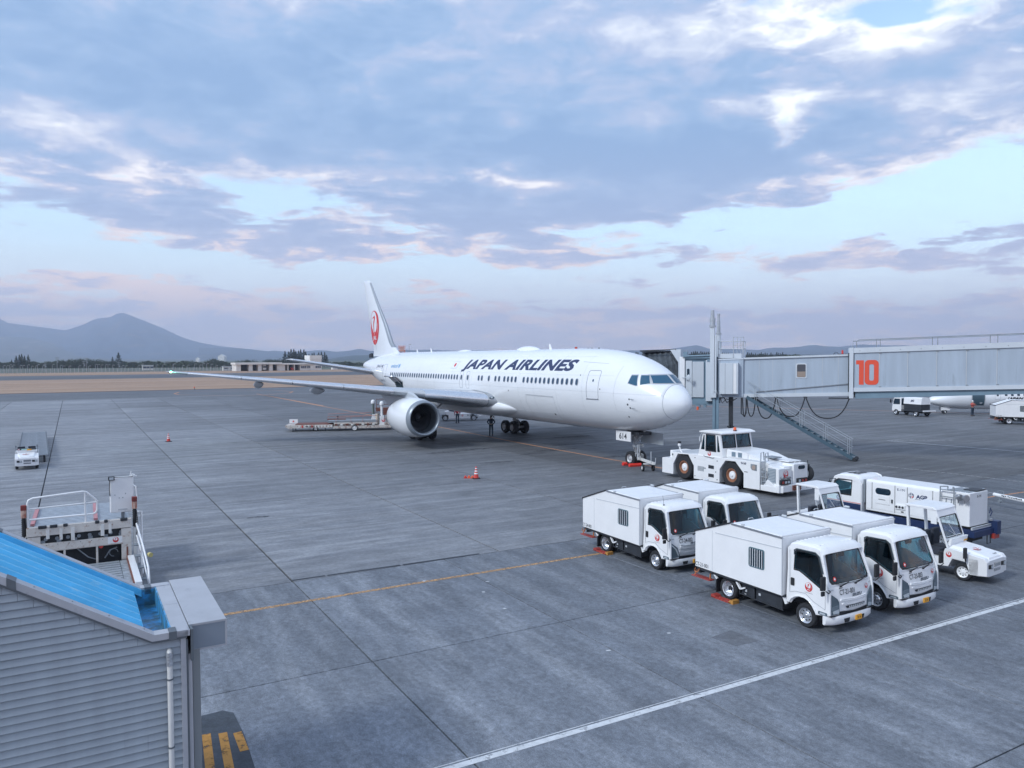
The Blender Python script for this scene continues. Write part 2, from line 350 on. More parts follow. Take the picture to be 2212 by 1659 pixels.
def wheel(name,parent,x,y,z,r,w,side,rim=.6,rimcol=None,hub=.12,kind=0,label=None,dual=False):
    "wheel with axis along y; side=-1/+1 is the outer face"
    rimcol=rimcol or ALU
    t=G(); h=w/2
    t.lathe([(-h*.75,r*rim),(-h,r*(rim+.06)),(-h,r*.90),(-h*.72,r*.985),(-h*.3,r),(h*.3,r),(h*.72,r*.985),(h,r*.90),(h,r*(rim+.06)),(h*.75,r*rim)],ax='y',n=28)
    o=t.ob(name,TYRE,parent,smooth=40); o.location=(x,y,z)
    if label: o['label']=label
    g=G(); s=side; e=h*.8 if kind!=2 else h*.3
    R1=r*rim
    if kind==0:   # pressed steel disc with holes and hub
        g.lathe([(s*h*.95,R1*1.02),(s*h*.8,R1*.9),(s*h*.45,R1*.86),(s*h*.5,R1*.55),(s*h*.75,R1*.42),(s*h*.8,0.001)],ax='y',n=24)
        m2=1; g.mi=1
        for k in range(8):
            a=2*pi*k/8; cxx,czz=R1*.68*math.cos(a),R1*.68*math.sin(a); g.cyl((cxx,s*h*.3,czz),(cxx,s*h*.52,czz),R1*.11,n=8)
        g.mi=0; g.cyl((0,s*h*.6,0),(0,s*h*1.05,0),r*hub,n=12)
    elif kind==2: # deep dual rear wheel
        g.lathe([(s*h*.95,R1*1.02),(s*h*.85,R1*.92),(-s*h*.5,R1*.85),(-s*h*.55,R1*.5),(-s*h*.2,R1*.35),(-s*h*.2,.001)],ax='y',n=24)
        g.mi=1; g.cyl((0,-s*h*.3,0),(0,s*h*.1,0),R1*.3,n=12)
    else:         # big off-road style rim
        g.lathe([(s*h*.9,R1*1.04),(s*h*.9,R1*.9),(s*h*.55,R1*.84),(s*h*.45,R1*.62)],ax='y',n=28)
        g.mi=1; g.lathe([(s*h*.46,R1*.64),(s*h*.7,R1*.6),(s*h*.78,R1*.3),(s*h*.95,R1*.2),(s*h*.97,.001)],ax='y',n=24)
    g.ob('rim',[rimcol,DARK] if kind!=3 else [mat('rusty rim',(.30,.13,.07),.7,var=.25,vs=9),WHITE],o,smooth=35)
    return o
def rail(g,pts,r=.02,n=6): g.tube(pts,r,n)
# ================= ground =================
UX,UY=.497,-.868; VX,VY=.868,.497
def PN(n,m,z=0):
    # n: distance across the joints, m: distance along them
    return Vector((n*VX-m*VY,n*VY+m*VX,z))
def onM(dx,M):
    v=pxray(dx,777); r=v.x/v.y; Y=M/(VX-VY*r); return Vector((r*Y,Y,0))
def sv(p):
    "first survey of the paint lines, brought to the final scale"
    x,y=p[0],p[1]; h0=-6.77; k=1.675*pi/180; d=y*math.cos(k)-h0*math.sin(k); u=y*math.sin(k)+h0*math.cos(k); X=836.4*x/d; Y=-836.4*u/d; t=-.229*pi/180; a=math.cos(t)*X-math.sin(t)*Y; b=math.sin(t)*X+math.cos(t)*Y
    v=gnd((a+512)*2212/1024,(b+384)*2212/1024); return (v.x,v.y)
def groundmat(name,col,light,dark,rotz,streak,speck=.25,perobj=.0,scuff=.62,stain=True,worn=0):  # worn: how much window-glass darkening goes into the colour
    m=bpy.data.materials.new(name); m.use_nodes=True; n=m.node_tree.nodes; l=m.node_tree.links; b=n['Principled BSDF']
    ge=n.new('ShaderNodeNewGeometry'); mp=n.new('ShaderNodeMapping'); mp.vector_type='POINT'; mp.inputs['Rotation'].default_value=(0,0,rotz); l.new(ge.outputs['Position'],mp.inputs[0])
    def nz(scale,st=(1,1,1),det=6,ro=.6,off=(0,0,0)):
        q=n.new('ShaderNodeMapping'); q.inputs['Scale'].default_value=st; q.inputs['Location'].default_value=off; l.new(mp.outputs[0],q.inputs[0])
        z=n.new('ShaderNodeTexNoise'); z.inputs['Scale'].default_value=scale; z.inputs['Detail'].default_value=det; z.inputs['Roughness'].default_value=ro; l.new(q.outputs[0],z.inputs['Vector']); return z.outputs[0]
    def rg(v,a,b2,c=0,d=1):
        r=n.new('ShaderNodeMapRange'); l.new(v,r.inputs[0]); 
        for i,x in zip((1,2,3,4),(a,b2,c,d)): r.inputs[i].default_value=x
        return r.outputs[0]
    def mx(f,a,bb):
        x=n.new('ShaderNodeMix'); x.data_type='RGBA'
        for s_,v in ((0,f),(6,a),(7,bb)):
            if isinstance(v,tuple): x.inputs[s_].default_value=(*v,1)
            else: l.new(v,x.inputs[s_])
        return x.outputs[2]
    c0=mx(rg(nz(.12,(1,1,1),8,.65),.3,.7),tuple(x*.84 for x in col),tuple(x*1.14 for x in col))
    mot=rg(nz(.9,(1,1.6,1),9,.74,(21,3,0)),.36,.66,.80,1.22)
    c1=mx(rg(nz(.55,streak,8,.68,(3,8,0)),scuff-.12,scuff+.16,0,.62),c0,light)
    c2=mx(rg(nz(.34,(streak[0]*.7,streak[1]*.6,1),7,.7,(13,2,0)),.56,.78,0,.45),c1,dark)
    g=rg(nz(7,(1,1,1),5,.8),.32,.68,1-speck,1+speck); g2=rg(nz(42,(1,1,1),2,.8),.25,.75,1-speck*1.3,1+speck*1.3)
    mm=n.new('ShaderNodeMath'); mm.operation='MULTIPLY'; l.new(g,mm.inputs[0]); l.new(g2,mm.inputs[1]); f=mm.outputs[0]
    mo=n.new('ShaderNodeMath'); mo.operation='MULTIPLY'; l.new(f,mo.inputs[0]); l.new(mot,mo.inputs[1]); f=mo.outputs[0]
    if perobj:
        oi=n.new('ShaderNodeObjectInfo'); r=rg(oi.outputs['Random'],0,1,1-perobj,1+perobj); m3=n.new('ShaderNodeMath'); m3.operation='MULTIPLY'; l.new(f,m3.inputs[0]); l.new(r,m3.inputs[1]); f=m3.outputs[0]
    if worn:   # window-glass darkening painted into the slabs, stronger with rising n
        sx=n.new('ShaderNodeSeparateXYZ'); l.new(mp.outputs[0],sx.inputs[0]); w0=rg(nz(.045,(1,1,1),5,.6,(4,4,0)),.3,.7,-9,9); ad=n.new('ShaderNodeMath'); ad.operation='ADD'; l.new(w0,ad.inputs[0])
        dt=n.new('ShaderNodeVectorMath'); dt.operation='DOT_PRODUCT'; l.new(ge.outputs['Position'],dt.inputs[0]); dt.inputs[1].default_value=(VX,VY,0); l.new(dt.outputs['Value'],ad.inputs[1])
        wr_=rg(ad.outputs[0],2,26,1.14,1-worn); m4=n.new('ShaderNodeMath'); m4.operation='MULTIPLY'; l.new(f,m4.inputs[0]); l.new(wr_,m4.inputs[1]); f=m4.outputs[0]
    s=n.new('ShaderNodeVectorMath'); s.operation='SCALE'; l.new(c2,s.inputs[0]); l.new(f,s.inputs['Scale'])
    l.new(s.outputs[0],b.inputs['Base Color']); b.inputs['Roughness'].default_value=.82
    l.new(rg(nz(.3,streak,6,.6,(5,5,0)),.3,.7,.50,.80),b.inputs['Roughness'])
    bp=n.new('ShaderNodeBump'); bp.inputs['Strength'].default_value=.35; bp.inputs['Distance'].default_value=.01; l.new(nz(60,(1,1,1),3,.7),bp.inputs['Height']); l.new(bp.outputs[0],b.inputs['Normal'])
    return m
CONC=groundmat('apron concrete',(.168,.177,.194),(.35,.36,.375),(.085,.095,.112),-R(29.8),(.22,2.6,1),.22,.14,.575,worn=.42)  # worn: painted-in darkening of the window glass
CONF=groundmat('apron concrete foreground',(.146,.162,.188),(.31,.33,.36),(.070,.084,.108),-R(29.8)+pi/2,(.25,2.2,1),.36,.10,.575,worn=.34)  # same painted-in glass darkening through worn, weaker
JOINT=mat('joint sealant',(.035,.037,.042),.8)
ASPH=groundmat('taxiway asphalt',(.105,.113,.126),(.17,.178,.19),(.065,.072,.085),-R(29.8),(.05,1.2,1),.12,0,.62)
RUNW=groundmat('runway asphalt',(.075,.083,.094),(.14,.145,.15),(.045,.05,.057),-R(29.8),(.01,.6,1),.08,0,.62)
TAN=groundmat('dry grass',(.33,.205,.125),(.43,.29,.18),(.19,.13,.08),-R(29.8),(.02,.5,1),.12,0,.6)
GRN=groundmat('far green field',(.065,.085,.05),(.16,.15,.09),(.04,.055,.035),-R(29.8),(.004,.1,1),.1,0,.6)
def sheet(name,ms,n0,n1,m0,m1,z,sub=1):
    g=G(); g.quad(PN(n0,m0,z),PN(n1,m0,z),PN(n1,m1,z),PN(n0,m1,z)); return struct(g.ob(name,ms))
g=G(); g.quad((-9100,-57,-.16),(9100,-57,-.16),(9100,10250,-.16),(-9100,10250,-.16)); struct(g.ob('ground',GRN))
sheet('grass_verge',TAN,-900,1500,405,495,-.10)
sheet('runway',RUNW,-900,1500,318,405,-.10)
sheet('grass_field',TAN,-900,1500,189.5,318,-.06)
sheet('taxiway',ASPH,-600,900,151.8,188.5,-.004)
g=G(); g.prism([PN(-600,188.5)[:2],PN(900,188.5)[:2],PN(900,189.5)[:2],PN(-600,189.5)[:2]],-.06,.03,'z'); struct(g.ob('field_kerb',mat('dark kerb',(.07,.05,.045),.9)))
apron=G(); apron.quad(PN(-400,-60,-.05),PN(600,-60,-.05),PN(600,151.8,-.05),PN(-400,151.8,-.05)); apron=struct(apron.ob('apron',JOINT))
def slabmesh(w,h,gap,m):
    o=PN(0,0); pts=[PN(gap,gap)-o,PN(w-gap,gap)-o,PN(w-gap,h-gap)-o,PN(gap,h-gap)-o]
    c=sum(pts,Vector())/4; g=G(); k=.025
    lo=[(p.x,p.y,-.06) for p in pts]; md=[(p.x,p.y,-.008) for p in pts]; hi=[(p.x+(c.x-p.x)*k/abs(c-p).length if 0 else p.x+(c-p).normalized().x*.012,p.y+(c-p).normalized().y*.012,0) for p in pts]
    g.loft([lo,md,hi],cap=True); ob=g.ob('slab',m); me=ob.data; bpy.data.objects.remove(ob); return me
def seen(n0,n1,m0,m1):
    for n in (n0,(n0+n1)/2,n1):
        for m in (m0,(m0+m1)/2,m1):
            p=PN(n,m)
            if p.y>3 and abs(p.x)<.66*p.y+2: return True
    return False
nsl=0
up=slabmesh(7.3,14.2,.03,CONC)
for j in range(-1,10):
    m0=23.85+14.2*j
    if j<0: continue
    for i in range(-60,24):
        n0=5.8+7.3*i
        vis=seen(n0,n0+7.3,m0,m0+14.2)
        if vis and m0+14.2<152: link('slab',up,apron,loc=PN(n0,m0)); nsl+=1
lows={}
for m0,m1 in ((16.6,23.85),(7.15,16.6),(-2.3,7.15)):
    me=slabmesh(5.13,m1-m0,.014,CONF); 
    for i in range(-6,12):
        n0=5.8+5.13*i
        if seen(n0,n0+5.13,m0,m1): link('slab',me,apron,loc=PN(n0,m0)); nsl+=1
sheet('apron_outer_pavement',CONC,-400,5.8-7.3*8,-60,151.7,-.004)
sheet('apron_far_pavement',CONC,5.8+7.3*24,600,-60,151.7,-.004)
# painted markings: thin sheets on the slabs
def paintm(name,col,wear=.5,sc_=5):
    m=mat(name,col,.7,var=.12,vs=6); n=m.node_tree.nodes; l=m.node_tree.links
    z=n.new('ShaderNodeTexNoise'); z.inputs['Scale'].default_value=sc_; z.inputs['Detail'].default_value=9; z.inputs['Roughness'].default_value=.75; ge=n.new('ShaderNodeNewGeometry'); l.new(ge.outputs['Position'],z.inputs['Vector'])
    r=n.new('ShaderNodeMapRange'); l.new(z.outputs[0],r.inputs[0]); r.inputs[1].default_value=wear-.08; r.inputs[2].default_value=wear+.05; r.inputs[3].default_value=1; r.inputs[4].default_value=.12
    l.new(r.outputs[0],n['Principled BSDF'].inputs['Alpha']); return m
PWH=paintm('white line paint',(.58,.60,.62),.62); PYE=paintm('worn yellow paint',(.50,.29,.13),.54,11); POR=paintm('orange lead-in paint',(.56,.27,.14),.60); PBK=paintm('black line paint',(.03,.035,.045),.68,6); PFW=paintm('faded white paint',(.5,.5,.5),.54); PY2=paintm('yellow hatch paint',(.52,.25,.05),.60,5)
RAW=('apron_edge_line','service_road_line','service_road_line_far','right_orange_line','right_white_line')
def line(name,pts,w,m,z=.004):
    g=G(); P=[Vector((*(sv(p) if name not in RAW else p[:2]),0)) for p in pts]; L_=[];R_=[]
    for i,p in enumerate(P):
        d=(P[min(i+1,len(P)-1)]-P[max(i-1,0)]).normalized(); a=Vector((-d.y,d.x,0))*w/2; L_.append(p+a); R_.append(p-a)
    for i in range(len(P)-1): g.quad(*[(q.x,q.y,z) for q in (L_[i],R_[i],R_[i+1],L_[i+1])])
    return struct(g.ob(name,m))
def off(p,a,b=0): return (p[0]+VX*b-VY*a,p[1]+VY*b+VX*a)
W0=(-1.03,13.69); Wd=Vector((14.22+1.03,23.09-13.69)).normalized()
wl=lambda t,s=0:(W0[0]+Wd.x*t-Wd.y*s,W0[1]+Wd.y*t+Wd.x*s)
line('white_boundary_line',[wl(-6),wl(60)],.15,PWH); line('white_boundary_line_edge',[wl(-6,.14),wl(60,.14)],.025,PWH)
line('yellow_stand_line',[(-14,17.9),(-7.64,22.15),(-2.85,25.23),(3.11,29.01),(3.6,29.3)],.17,PYE)
bd=Vector((2.66+6.79,31.28-25.5)).normalized(); b0=Vector((-6.79,25.55)); 
for a,b in ((0,1.05),(1.12,3.6),(3.7,6.6)): line('black_dashed_line',[tuple(b0+bd*a),tuple(b0+bd*b)],.13,PBK)
line('lead_in_line',[(-52,170),(-30,127),(-18,104),(-6.71,82.9),(.87,67.2),(6.5,56.6),(9.9,50.6),(14,42.9)],.22,POR)
line('taxi_line',[(-69.6,172.2),(-72.1,181),(-67.3,187),(-53,188.5),(-47.5,181.3),(-46.3,174),(-48.9,164),(-40,147),(-28,124)],.35,POR)
line('taxi_line_branch',[(-69.6,172.2),(-66.6,167.2),(-57.4,162.6),(-48.9,164)],.3,POR,.008)
line('apron_edge_line',[PN(-120,152.8)[:2],PN(420,152.8)[:2]],.5,PFW,.001)
line('far_taxi_line',[(15,126),(60,100),(110,70)],.28,POR); line('far_white_line',[(20,112),(75,84)],.22,PFW,.006)
line('right_white_line',[tuple(gnd(2060,951)[:2]),tuple(gnd(1925,951)[:2])],.18,PFW,.006)
line('service_road_line',[tuple(gnd(1917,952)[:2]),tuple(gnd(2140,970)[:2]),tuple(gnd(2260,981)[:2])],.14,PWH); 
line('service_road_line_far',[tuple(gnd(1870,1003)[:2]),tuple(gnd(2050,1022)[:2]),tuple(gnd(2300,1052)[:2])],.10,PFW)
line('right_orange_line',[tuple(gnd(2130,1075)[:2]),tuple(gnd(2300,1050)[:2])],.12,POR)
# hatched dark patch beside the shed
g=G(); g.prism([sv(p_) for p_ in [(-7.4,13.0),(-6.1,15.62),(-5.62,15.98),(-5.38,15.88),(-4.85,14.9),(-3.6,12.2),(-5.6,11.2)]],0,.012,'z'); struct(g.ob('asphalt_patch',groundmat('patch asphalt',(.045,.055,.07),(.08,.09,.1),(.03,.035,.045),0,(1,1,1),.3)))
for a,b in (((-5.56,14.95),(-4.75,13.0)),((-5.28,15.0),(-4.42,13.0)),((-5.02,15.02),(-4.66,14.3)),((-6.0,14.6),(-5.15,12.9))): line('yellow_hatch_bar',[a,b],.15,PY2,.016)
g=G(); q=[(4.82,20.14),(5.44,20.68),(5.87,19.86),(5.25,19.52)]; g.prism([sv(p_) for p_ in q],0,.004,'z'); struct(g.ob('repaired_patch',groundmat('repair concrete',(.115,.125,.145),(.18,.19,.205),(.085,.095,.11),0,(1,1,1),.25)))
# tyre marks and oil stains: flat blots on the slabs
OIL=paintm('oil stain',(.05,.055,.065),.46,2.2)
for x,y,a,b in ((7.2,58,1.2,.4),(3.2,62.5,2.0,.5),(1.5,60,1.1,.3),(-3.0,63,1.5,.5),(4.5,66.5,1.6,.4),(-5,61,1.4,.4),(-11,36,.5,.25),(5.2,73,2,.6),(-1,55,1.3,.35),(12.3,36,1.4,.5)):
    x,y=sv((x,y)); g=G(); g.quad(*[(x+VX*a*math.cos(t)-VY*b*math.sin(t),y+VY*a*math.cos(t)+VX*b*math.sin(t),.0025) for t in [2*pi*k/18 for k in range(18)]]); struct(g.ob('oil_stain',OIL))
for k in range(26):
    x,y=random.choice([(-1.1,23.9),(.3,22.7),(3.2,21.6),(4.3,22.9),(6.1,18.2),(2.1,19.4),(4,17.6),(-4,21)]); x+=random.uniform(-2,2); y+=random.uniform(-2,2)
    if k>5: break
    t=random.random()*3; g=G(); g.quad(*[(x+.07*math.cos(t+a),y+.035*math.sin(t+a)*1.4,.006) for a in (0,1.3,3.1,4.4)]); struct(g.ob('paint_fleck',PWH))
# ================= far hills =================
def ridge(name,sky,D,depth,col,col2,seed,rough=1,Db=1.12,cut=60,snow=None):
    rnd=random.Random(seed); from mathutils import noise as mn
    xs=[];x=sky[0][0]
    while x<=sky[-1][0]:
        xs.append(x); x+=cut/10
    def sy(x):
        for a,b in zip(sky,sky[1:]):
            if a[0]<=x<=b[0]: return a[1]+(b[1]-a[1])*(x-a[0])/(b[0]-a[0])
        return sky[-1][1]
    rows=16; rings=[]
    for j in range(rows+4):
        t=j/rows; Dj=D*(1-depth*(1-t)) if t<=1 else D*(1+(Db-1)*(t-1)*4)
        r=[]
        for x in xs:
            top=atd(x,sy(x),D); h=top.z
            pr=(t**1.5) if t<=1 else 1-(t-1)*2.2
            base=atd(x,773,Dj)
            q=mn.fractal(Vector((x/38,t*5,seed)),1,2,5)*.16*rough*(1-abs(t-.55))*h*(1 if t<.97 else .12)
            q+=mn.fractal(Vector((x/7,t*2,seed+4)),1,2,4)*.9*rough*D/9000*2.2 if t>=.9 else 0
            r.append((base.x,Dj,max(h*pr+q,-.3) if j else -6))
        rings.append(r)
    g=G(); g.loft(rings,cap=False,closed=False)
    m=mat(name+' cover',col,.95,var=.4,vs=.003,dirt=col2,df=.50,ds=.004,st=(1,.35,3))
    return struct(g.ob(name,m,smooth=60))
vol=[(-120,672),(-60,680),(0,687),(19.5,697.7),(74,704.6),(110,709),(142,713.7),(176,703.6),(190,697),(205,689.5),(222,687),(238,685.6),(252,678.6),(264,675.8),(272,676.5),(279,679),(293,685),(318,694.8),(335,702),(352,708),(370,717),(391,727),(410,734),(432,739.7),(469,746.6),(512,751.5),(560,757),(620,764),(700,772),(760,777)]
ridge('volcano_slopes',vol,9000,.42,(.03,.065,.11),(.20,.13,.10),3,.7)  # haze blue is partly painted into this forest cover
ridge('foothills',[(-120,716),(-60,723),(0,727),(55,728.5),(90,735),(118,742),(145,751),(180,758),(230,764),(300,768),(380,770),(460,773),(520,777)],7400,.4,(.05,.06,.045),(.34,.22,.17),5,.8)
ridge('distant_ridge',[(430,752),(470,751),(520,752),(552,755.4),(581,759),(590,757),(620,759.7),(655,759.7),(684,756.4),(705,757),(725,760),(756.6,757.3),(770,754.5),(778,753.4),(786,755),(797,757.7),(830,758),(880,755.4),(900,756.5),(916,755),(940,756),(1000,758),(1038,756),(1100,757),(1168,753.6),(1200,756),(1300,758),(1400,756),(1440,755),(1469,750.6),(1490,747.5),(1504,745.3),(1515,748),(1533,753.3),(1559,753),(1605,754.8),(1639,756),(1660,752),(1677,750.6),(1700,751),(1723,749.5),(1745,746),(1763,745.3),(1780,747.5),(1814,749),(1863,743.8),(1905,745.9),(1957,745.9),(2009,750.7),(2040,748.6),(2092,747.5),(2212,745),(2330,750)],7000,.35,(.03,.06,.09),(.12,.11,.10),9,.8)  # cover colour carries some painted haze blue too
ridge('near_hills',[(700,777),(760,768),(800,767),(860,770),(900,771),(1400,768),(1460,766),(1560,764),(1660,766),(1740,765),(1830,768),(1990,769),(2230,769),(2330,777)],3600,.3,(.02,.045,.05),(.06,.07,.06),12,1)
# ================= vegetation =================
LEAF=[mat('conifer needles',(.022,.042,.03),.9,var=.45,vs=1.2),mat('broadleaf foliage',(.04,.06,.032),.9,var=.4,vs=.8),mat('bare twigs',(.10,.085,.075),.95,var=.3,vs=1)]
BARK=mat('bark',(.07,.055,.045),.95,var=.3,vs=3)
def crownmesh(kind,seed):
    r=random.Random(seed); g=G()
    def leaf(p,s):
        a=Vector((r.gauss(0,1),r.gauss(0,1),r.gauss(0,1))).normalized(); b=a.orthogonal().normalized(); c=a.cross(b)
        t=r.random()*6; u=b*math.cos(t)+c*math.sin(t); w=c*math.cos(t)-b*math.sin(t); p=Vector(p)
        g.add([p-u*s-w*s*.4,p+u*s-w*s*.5,p+u*s*.3+w*s],[(0,1,2)])
    if kind==0:
        for i in range(560):
            t=r.random()**.75; z=.08+t*.92; rad=(1-t)**.85*.24*(1+.35*math.sin(t*34+r.random()*1.5)); a=r.random()*2*pi; q=rad*(r.random()**.35)
            leaf((q*math.cos(a),q*math.sin(a),z-.04*q),.034*(1.15-t*.6))
        for i in range(14): leaf((r.gauss(0,.008),r.gauss(0,.008),.96+.05*r.random()),.018)
    else:
        cl=[(r.uniform(-.3,.3),r.uniform(-.3,.3),r.uniform(.42,.82),r.uniform(.14,.24)) for _ in range(13)]
        for i in range(620):
            c=cl[i%13]; d=Vector((r.gauss(0,1),r.gauss(0,1),r.gauss(0,.8))).normalized()*c[3]*(r.random()**.3)
            leaf((c[0]+d.x,c[1]+d.y,c[2]+d.z),.032 if kind==1 else .022)
    o=g.ob('crown',LEAF[kind]); me=o.data; bpy.data.objects.remove(o); return me
CM={k:[crownmesh(k,10*k+i) for i in range(3)] for k in (0,1,2)}
g=G(); g.cyl((0,0,0),(0,0,.3),.022,.016,7,False); g.cyl((0,0,.3),(0,0,.8),.016,.006,7,False)
for a in (0,2,4.2): g.cyl((0,0,.33),(.16*math.cos(a),.16*math.sin(a),.6),.009,.004,5,False)
o=g.ob('trunk',BARK); TRK=o.data; bpy.data.objects.remove(o)
def tree(dx,ytop,Y,kind,label,wid=1,cat='tree',group=None):
    p=pxray(dx,777); x=p.x/p.y*Y; h=atd(dx,ytop,Y).z
    h*=1.16; t=thing('conifer_tree' if kind==0 else 'broadleaf_tree',label,'tree',(x,Y,-.1),random.random()*6,group)
    for nm,me in (('trunk',TRK),('crown',random.choice(CM[kind]))):
        c=link(nm,me,t); c.scale=(h*wid,h*wid,h)
    return t
tg='trees beyond the runway'
ONES=['','first','second','third','fourth','fifth','sixth','seventh','eighth','ninth','tenth','eleventh','twelfth','thirteenth','fourteenth','fifteenth','sixteenth','seventeenth','eighteenth','nineteenth']
def nth(n):
    if n<20: return ONES[n]
    t={2:('twenty','twentieth'),3:('thirty','thirtieth'),4:('forty','fortieth'),5:('fifty','fiftieth')}[n//10]; return t[1] if n%10==0 else t[0]+'-'+ONES[n%10]
CNT={}
def lab(k,where):
    key=(k,where); CNT[key]=CNT.get(key,0)+1
    return '%s %s from the left %s'%(nth(CNT[key]),{0:'dark conifer',1:'rounded dark green tree',2:'bare winter tree'}[k],where)
for dx,yt,k,w in ((25,779,0,1),(35,772,0,1),(42,770,0,1),(47,769,0,1.1),(53,772,0,1),(61,770,0,.95)): tree(dx,yt,640,k,lab(k,'in the far left clump'),w,group=tg)
for dx,yt,k,w in ((70,781,1,1.6),(82,784,1,1.4),(92,785,1,1.3),(112,783,1,1.6),(124,780,1,1.8),(138,779,1,1.8),(150,777.5,1,1.9),(160,780,1,1.5),(172,776,1,1.9),(186,775.5,1,2.1),(198,777,1,1.9),(208,780,1,1.6),(221,779,1,1.8),(231,781,1,1.6)): tree(dx,yt,655+random.uniform(-15,15),k,lab(k,'below the volcano'),w,group=tg)
tree(243,774,640,0,'smaller dark conifer leaning against the tallest one',1.2,group=tg); tree(256,766,642,0,'tallest dark pointed conifer standing alone below the volcano',1.35,group=tg)
for i in range(24):
    dx=268+i*11.2+random.uniform(-3,3)
    if dx>500: break
    k=random.choice((0,1,1,2)); tree(dx,random.uniform(779,785),700+random.uniform(-30,30),k,lab(k,'in the belt left of the fire station'),1.5 if k else 1.0,group=tg)
for dx,yt,k,w in ((420,786,1,1.5),(432,783,1,1.5),(448,781,2,1.5),(459,774.5,1,1.9),(468,779,1,1.6),(480,781,1,1.6),(495,783,1,1.6),(510,782,1,1.6),(524,779,1,1.7),(536,777.5,1,1.8),(550,783,1,1.5),(563,783,1,1.5),(578,778,1,2),(592,776,1,2),(606,778,1,1.8)): tree(dx,yt,640+random.uniform(-10,20),k,lab(k,'behind the fire station roof'),w,group=tg)
for i in range(17):
    dx=617+i*5.6; tree(dx+random.uniform(-1.5,1.5),{0:763,1:764}.get(i,random.uniform(757,763) if i<8 else random.uniform(762,770)),635+random.uniform(-12,20),0,lab(0,'in the grove behind the stabilizer'),1.05,group=tg)
for i in range(11): tree(712+i*9.5+random.uniform(-2,2),random.uniform(780,788),900,random.choice((1,0,2)),'%s low hazy tree from the left between fire station and airliner tail'%nth(i+1),1.6,group=tg)
for i in range(22):
    dx=1374+i*4+(84 if i>1 else 0)
    if dx>1545: break
    tree(dx,random.uniform(762,767),720+random.uniform(-20,20),0,lab(0,'above the bridge cab roof'),1.3,group=tg)
for i in range(34):
    dx=1552+i*4.2
    if 1573<dx<1600: continue
    if dx>1692: break
    tree(dx,random.uniform(763.5,768) if i>5 else 765,730+random.uniform(-20,20),0,lab(0,'above the tunnel roof'),1.3,group=tg)
# hedge-like undergrowth and far woods that read as one mass
def woods(name,x0,x1,Y,y0,y1,n,label,cat='woods'):
    r=random.Random(n); g=G()
    for i in range(n):
        dx=r.uniform(x0,x1); yy=Y+r.uniform(-25,25); t=r.random()**1.6; top=atd(dx,y0+(1.8*math.sin(dx/11)+1.2*math.sin(dx/4.3)),yy).z; z=-.2+max(top,1)*t
        p=Vector((pxray(dx,777).x/pxray(dx,777).y*yy,yy,z)); s=r.uniform(.5,1.4)*Y/650
        a=r.random()*6; g.add([p+Vector((math.cos(a)*s,math.sin(a)*s,-s*.4)),p+Vector((-math.cos(a)*s,-math.sin(a)*s,-s*.3)),p+Vector((math.sin(a)*s*.4,math.cos(a)*s*.4,s))],[(0,1,2)])
    o=g.ob(name,LEAF[1]); o['kind']='stuff'; return tag(o,label,cat)
woods('undergrowth',-20,520,690,783,800,14000,'dark undergrowth band below the volcano trees','undergrowth')
woods('undergrowth',520,860,760,784,800,8000,'dark undergrowth behind the fire station','undergrowth')
woods('far_woods',1370,1560,780,769,790,7000,'dark woods seen behind the bridge cab','woods')
woods('far_woods',1560,1760,800,768.5,790,7000,'dark woods seen over the tunnel roof','woods')
# perimeter fence, poles
FM=mat('fence concrete',(.34,.35,.36),.8,var=.1,vs=2)
f0=onM(-10,494); f1=onM(505,494); t=thing('perimeter_fence','long low grey mesh fence with posts along the far edge of the runway','fence',(0,0,0))
npst=64; g0=G(); g0.box(-.14,.14,-.14,.14,-.1,2.0); g0.bar((0,0,2.0),(0,-.35,2.35),.16); o=g0.ob('post',FM); pm=o.data; bpy.data.objects.remove(o)
for i in range(npst): p=f0.lerp(f1,i/(npst-1)); link('post',pm,t,loc=p)
g=G()
for z in (.15,.5,.9,1.3,1.7): g.bar(f0+Vector((0,0,z)),f1+Vector((0,0,z)),.05)
g.ob('mesh_panel',FM,t)
def pole(dx,ytop,M,kind,label,group):
    p=onM(dx,M); h=CH+(773-ytop)*p.y/1659; t=thing('light_pole' if kind==0 else 'utility_pole',label,'pole',p,0,group); s=p.y/600
    g=G(); g.cyl((0,0,-.1),(0,0,h),.19*s,.13*s,6); g.ob('shaft',FM,t)
    g=G()
    if kind==0: g.tube([(0,0,h-.1),(.5*s,0,h+.35),(1.2*s,0,h+.3)],.1*s,5); g.box(.8*s,1.7*s,-.25,.25,h+.1,h+.35)
    else:
        g.box(-1.3,1.3,-.1,.1,h-.8,h-.55); g.box(-1,1,-.1,.1,h-1.9,h-1.7); g.cyl((.5,0,h-3.4),(.5,0,h-2.4),.32,n=7)
    g.ob('lamp_head' if kind==0 else 'crossarm',FM if kind==0 else GREY,t); return t
rp=random.Random(3)
for pi_,x in enumerate((7,14,20,24,28,42,48,59,67,76,80,91,113,129,134,148,170,191,205,211,217,227,233,243,263,270,297,305,322,336,351,371,375,393,405,420,431,437,446,455,465,481)): pole(x+rp.uniform(-1,1),rp.uniform(783,787),520,0,'%s pale lighting pole from the left behind the perimeter fence'%nth(pi_+1),'lighting poles behind the fence')
for x,y,l in ((123,766,'tall dark utility pole left of the lone conifer'),(181,774,'pale utility pole with a transformer beside the round trees'),(187,768,'tallest bare utility pole right of the transformer pole'),(256.5,777,'utility pole in front of the tallest conifer'),(97,776,'thin utility pole at the left end of the round trees'),(525,774,'thin mast behind the fire station roof')): pole(x,y,540,1,l,None)
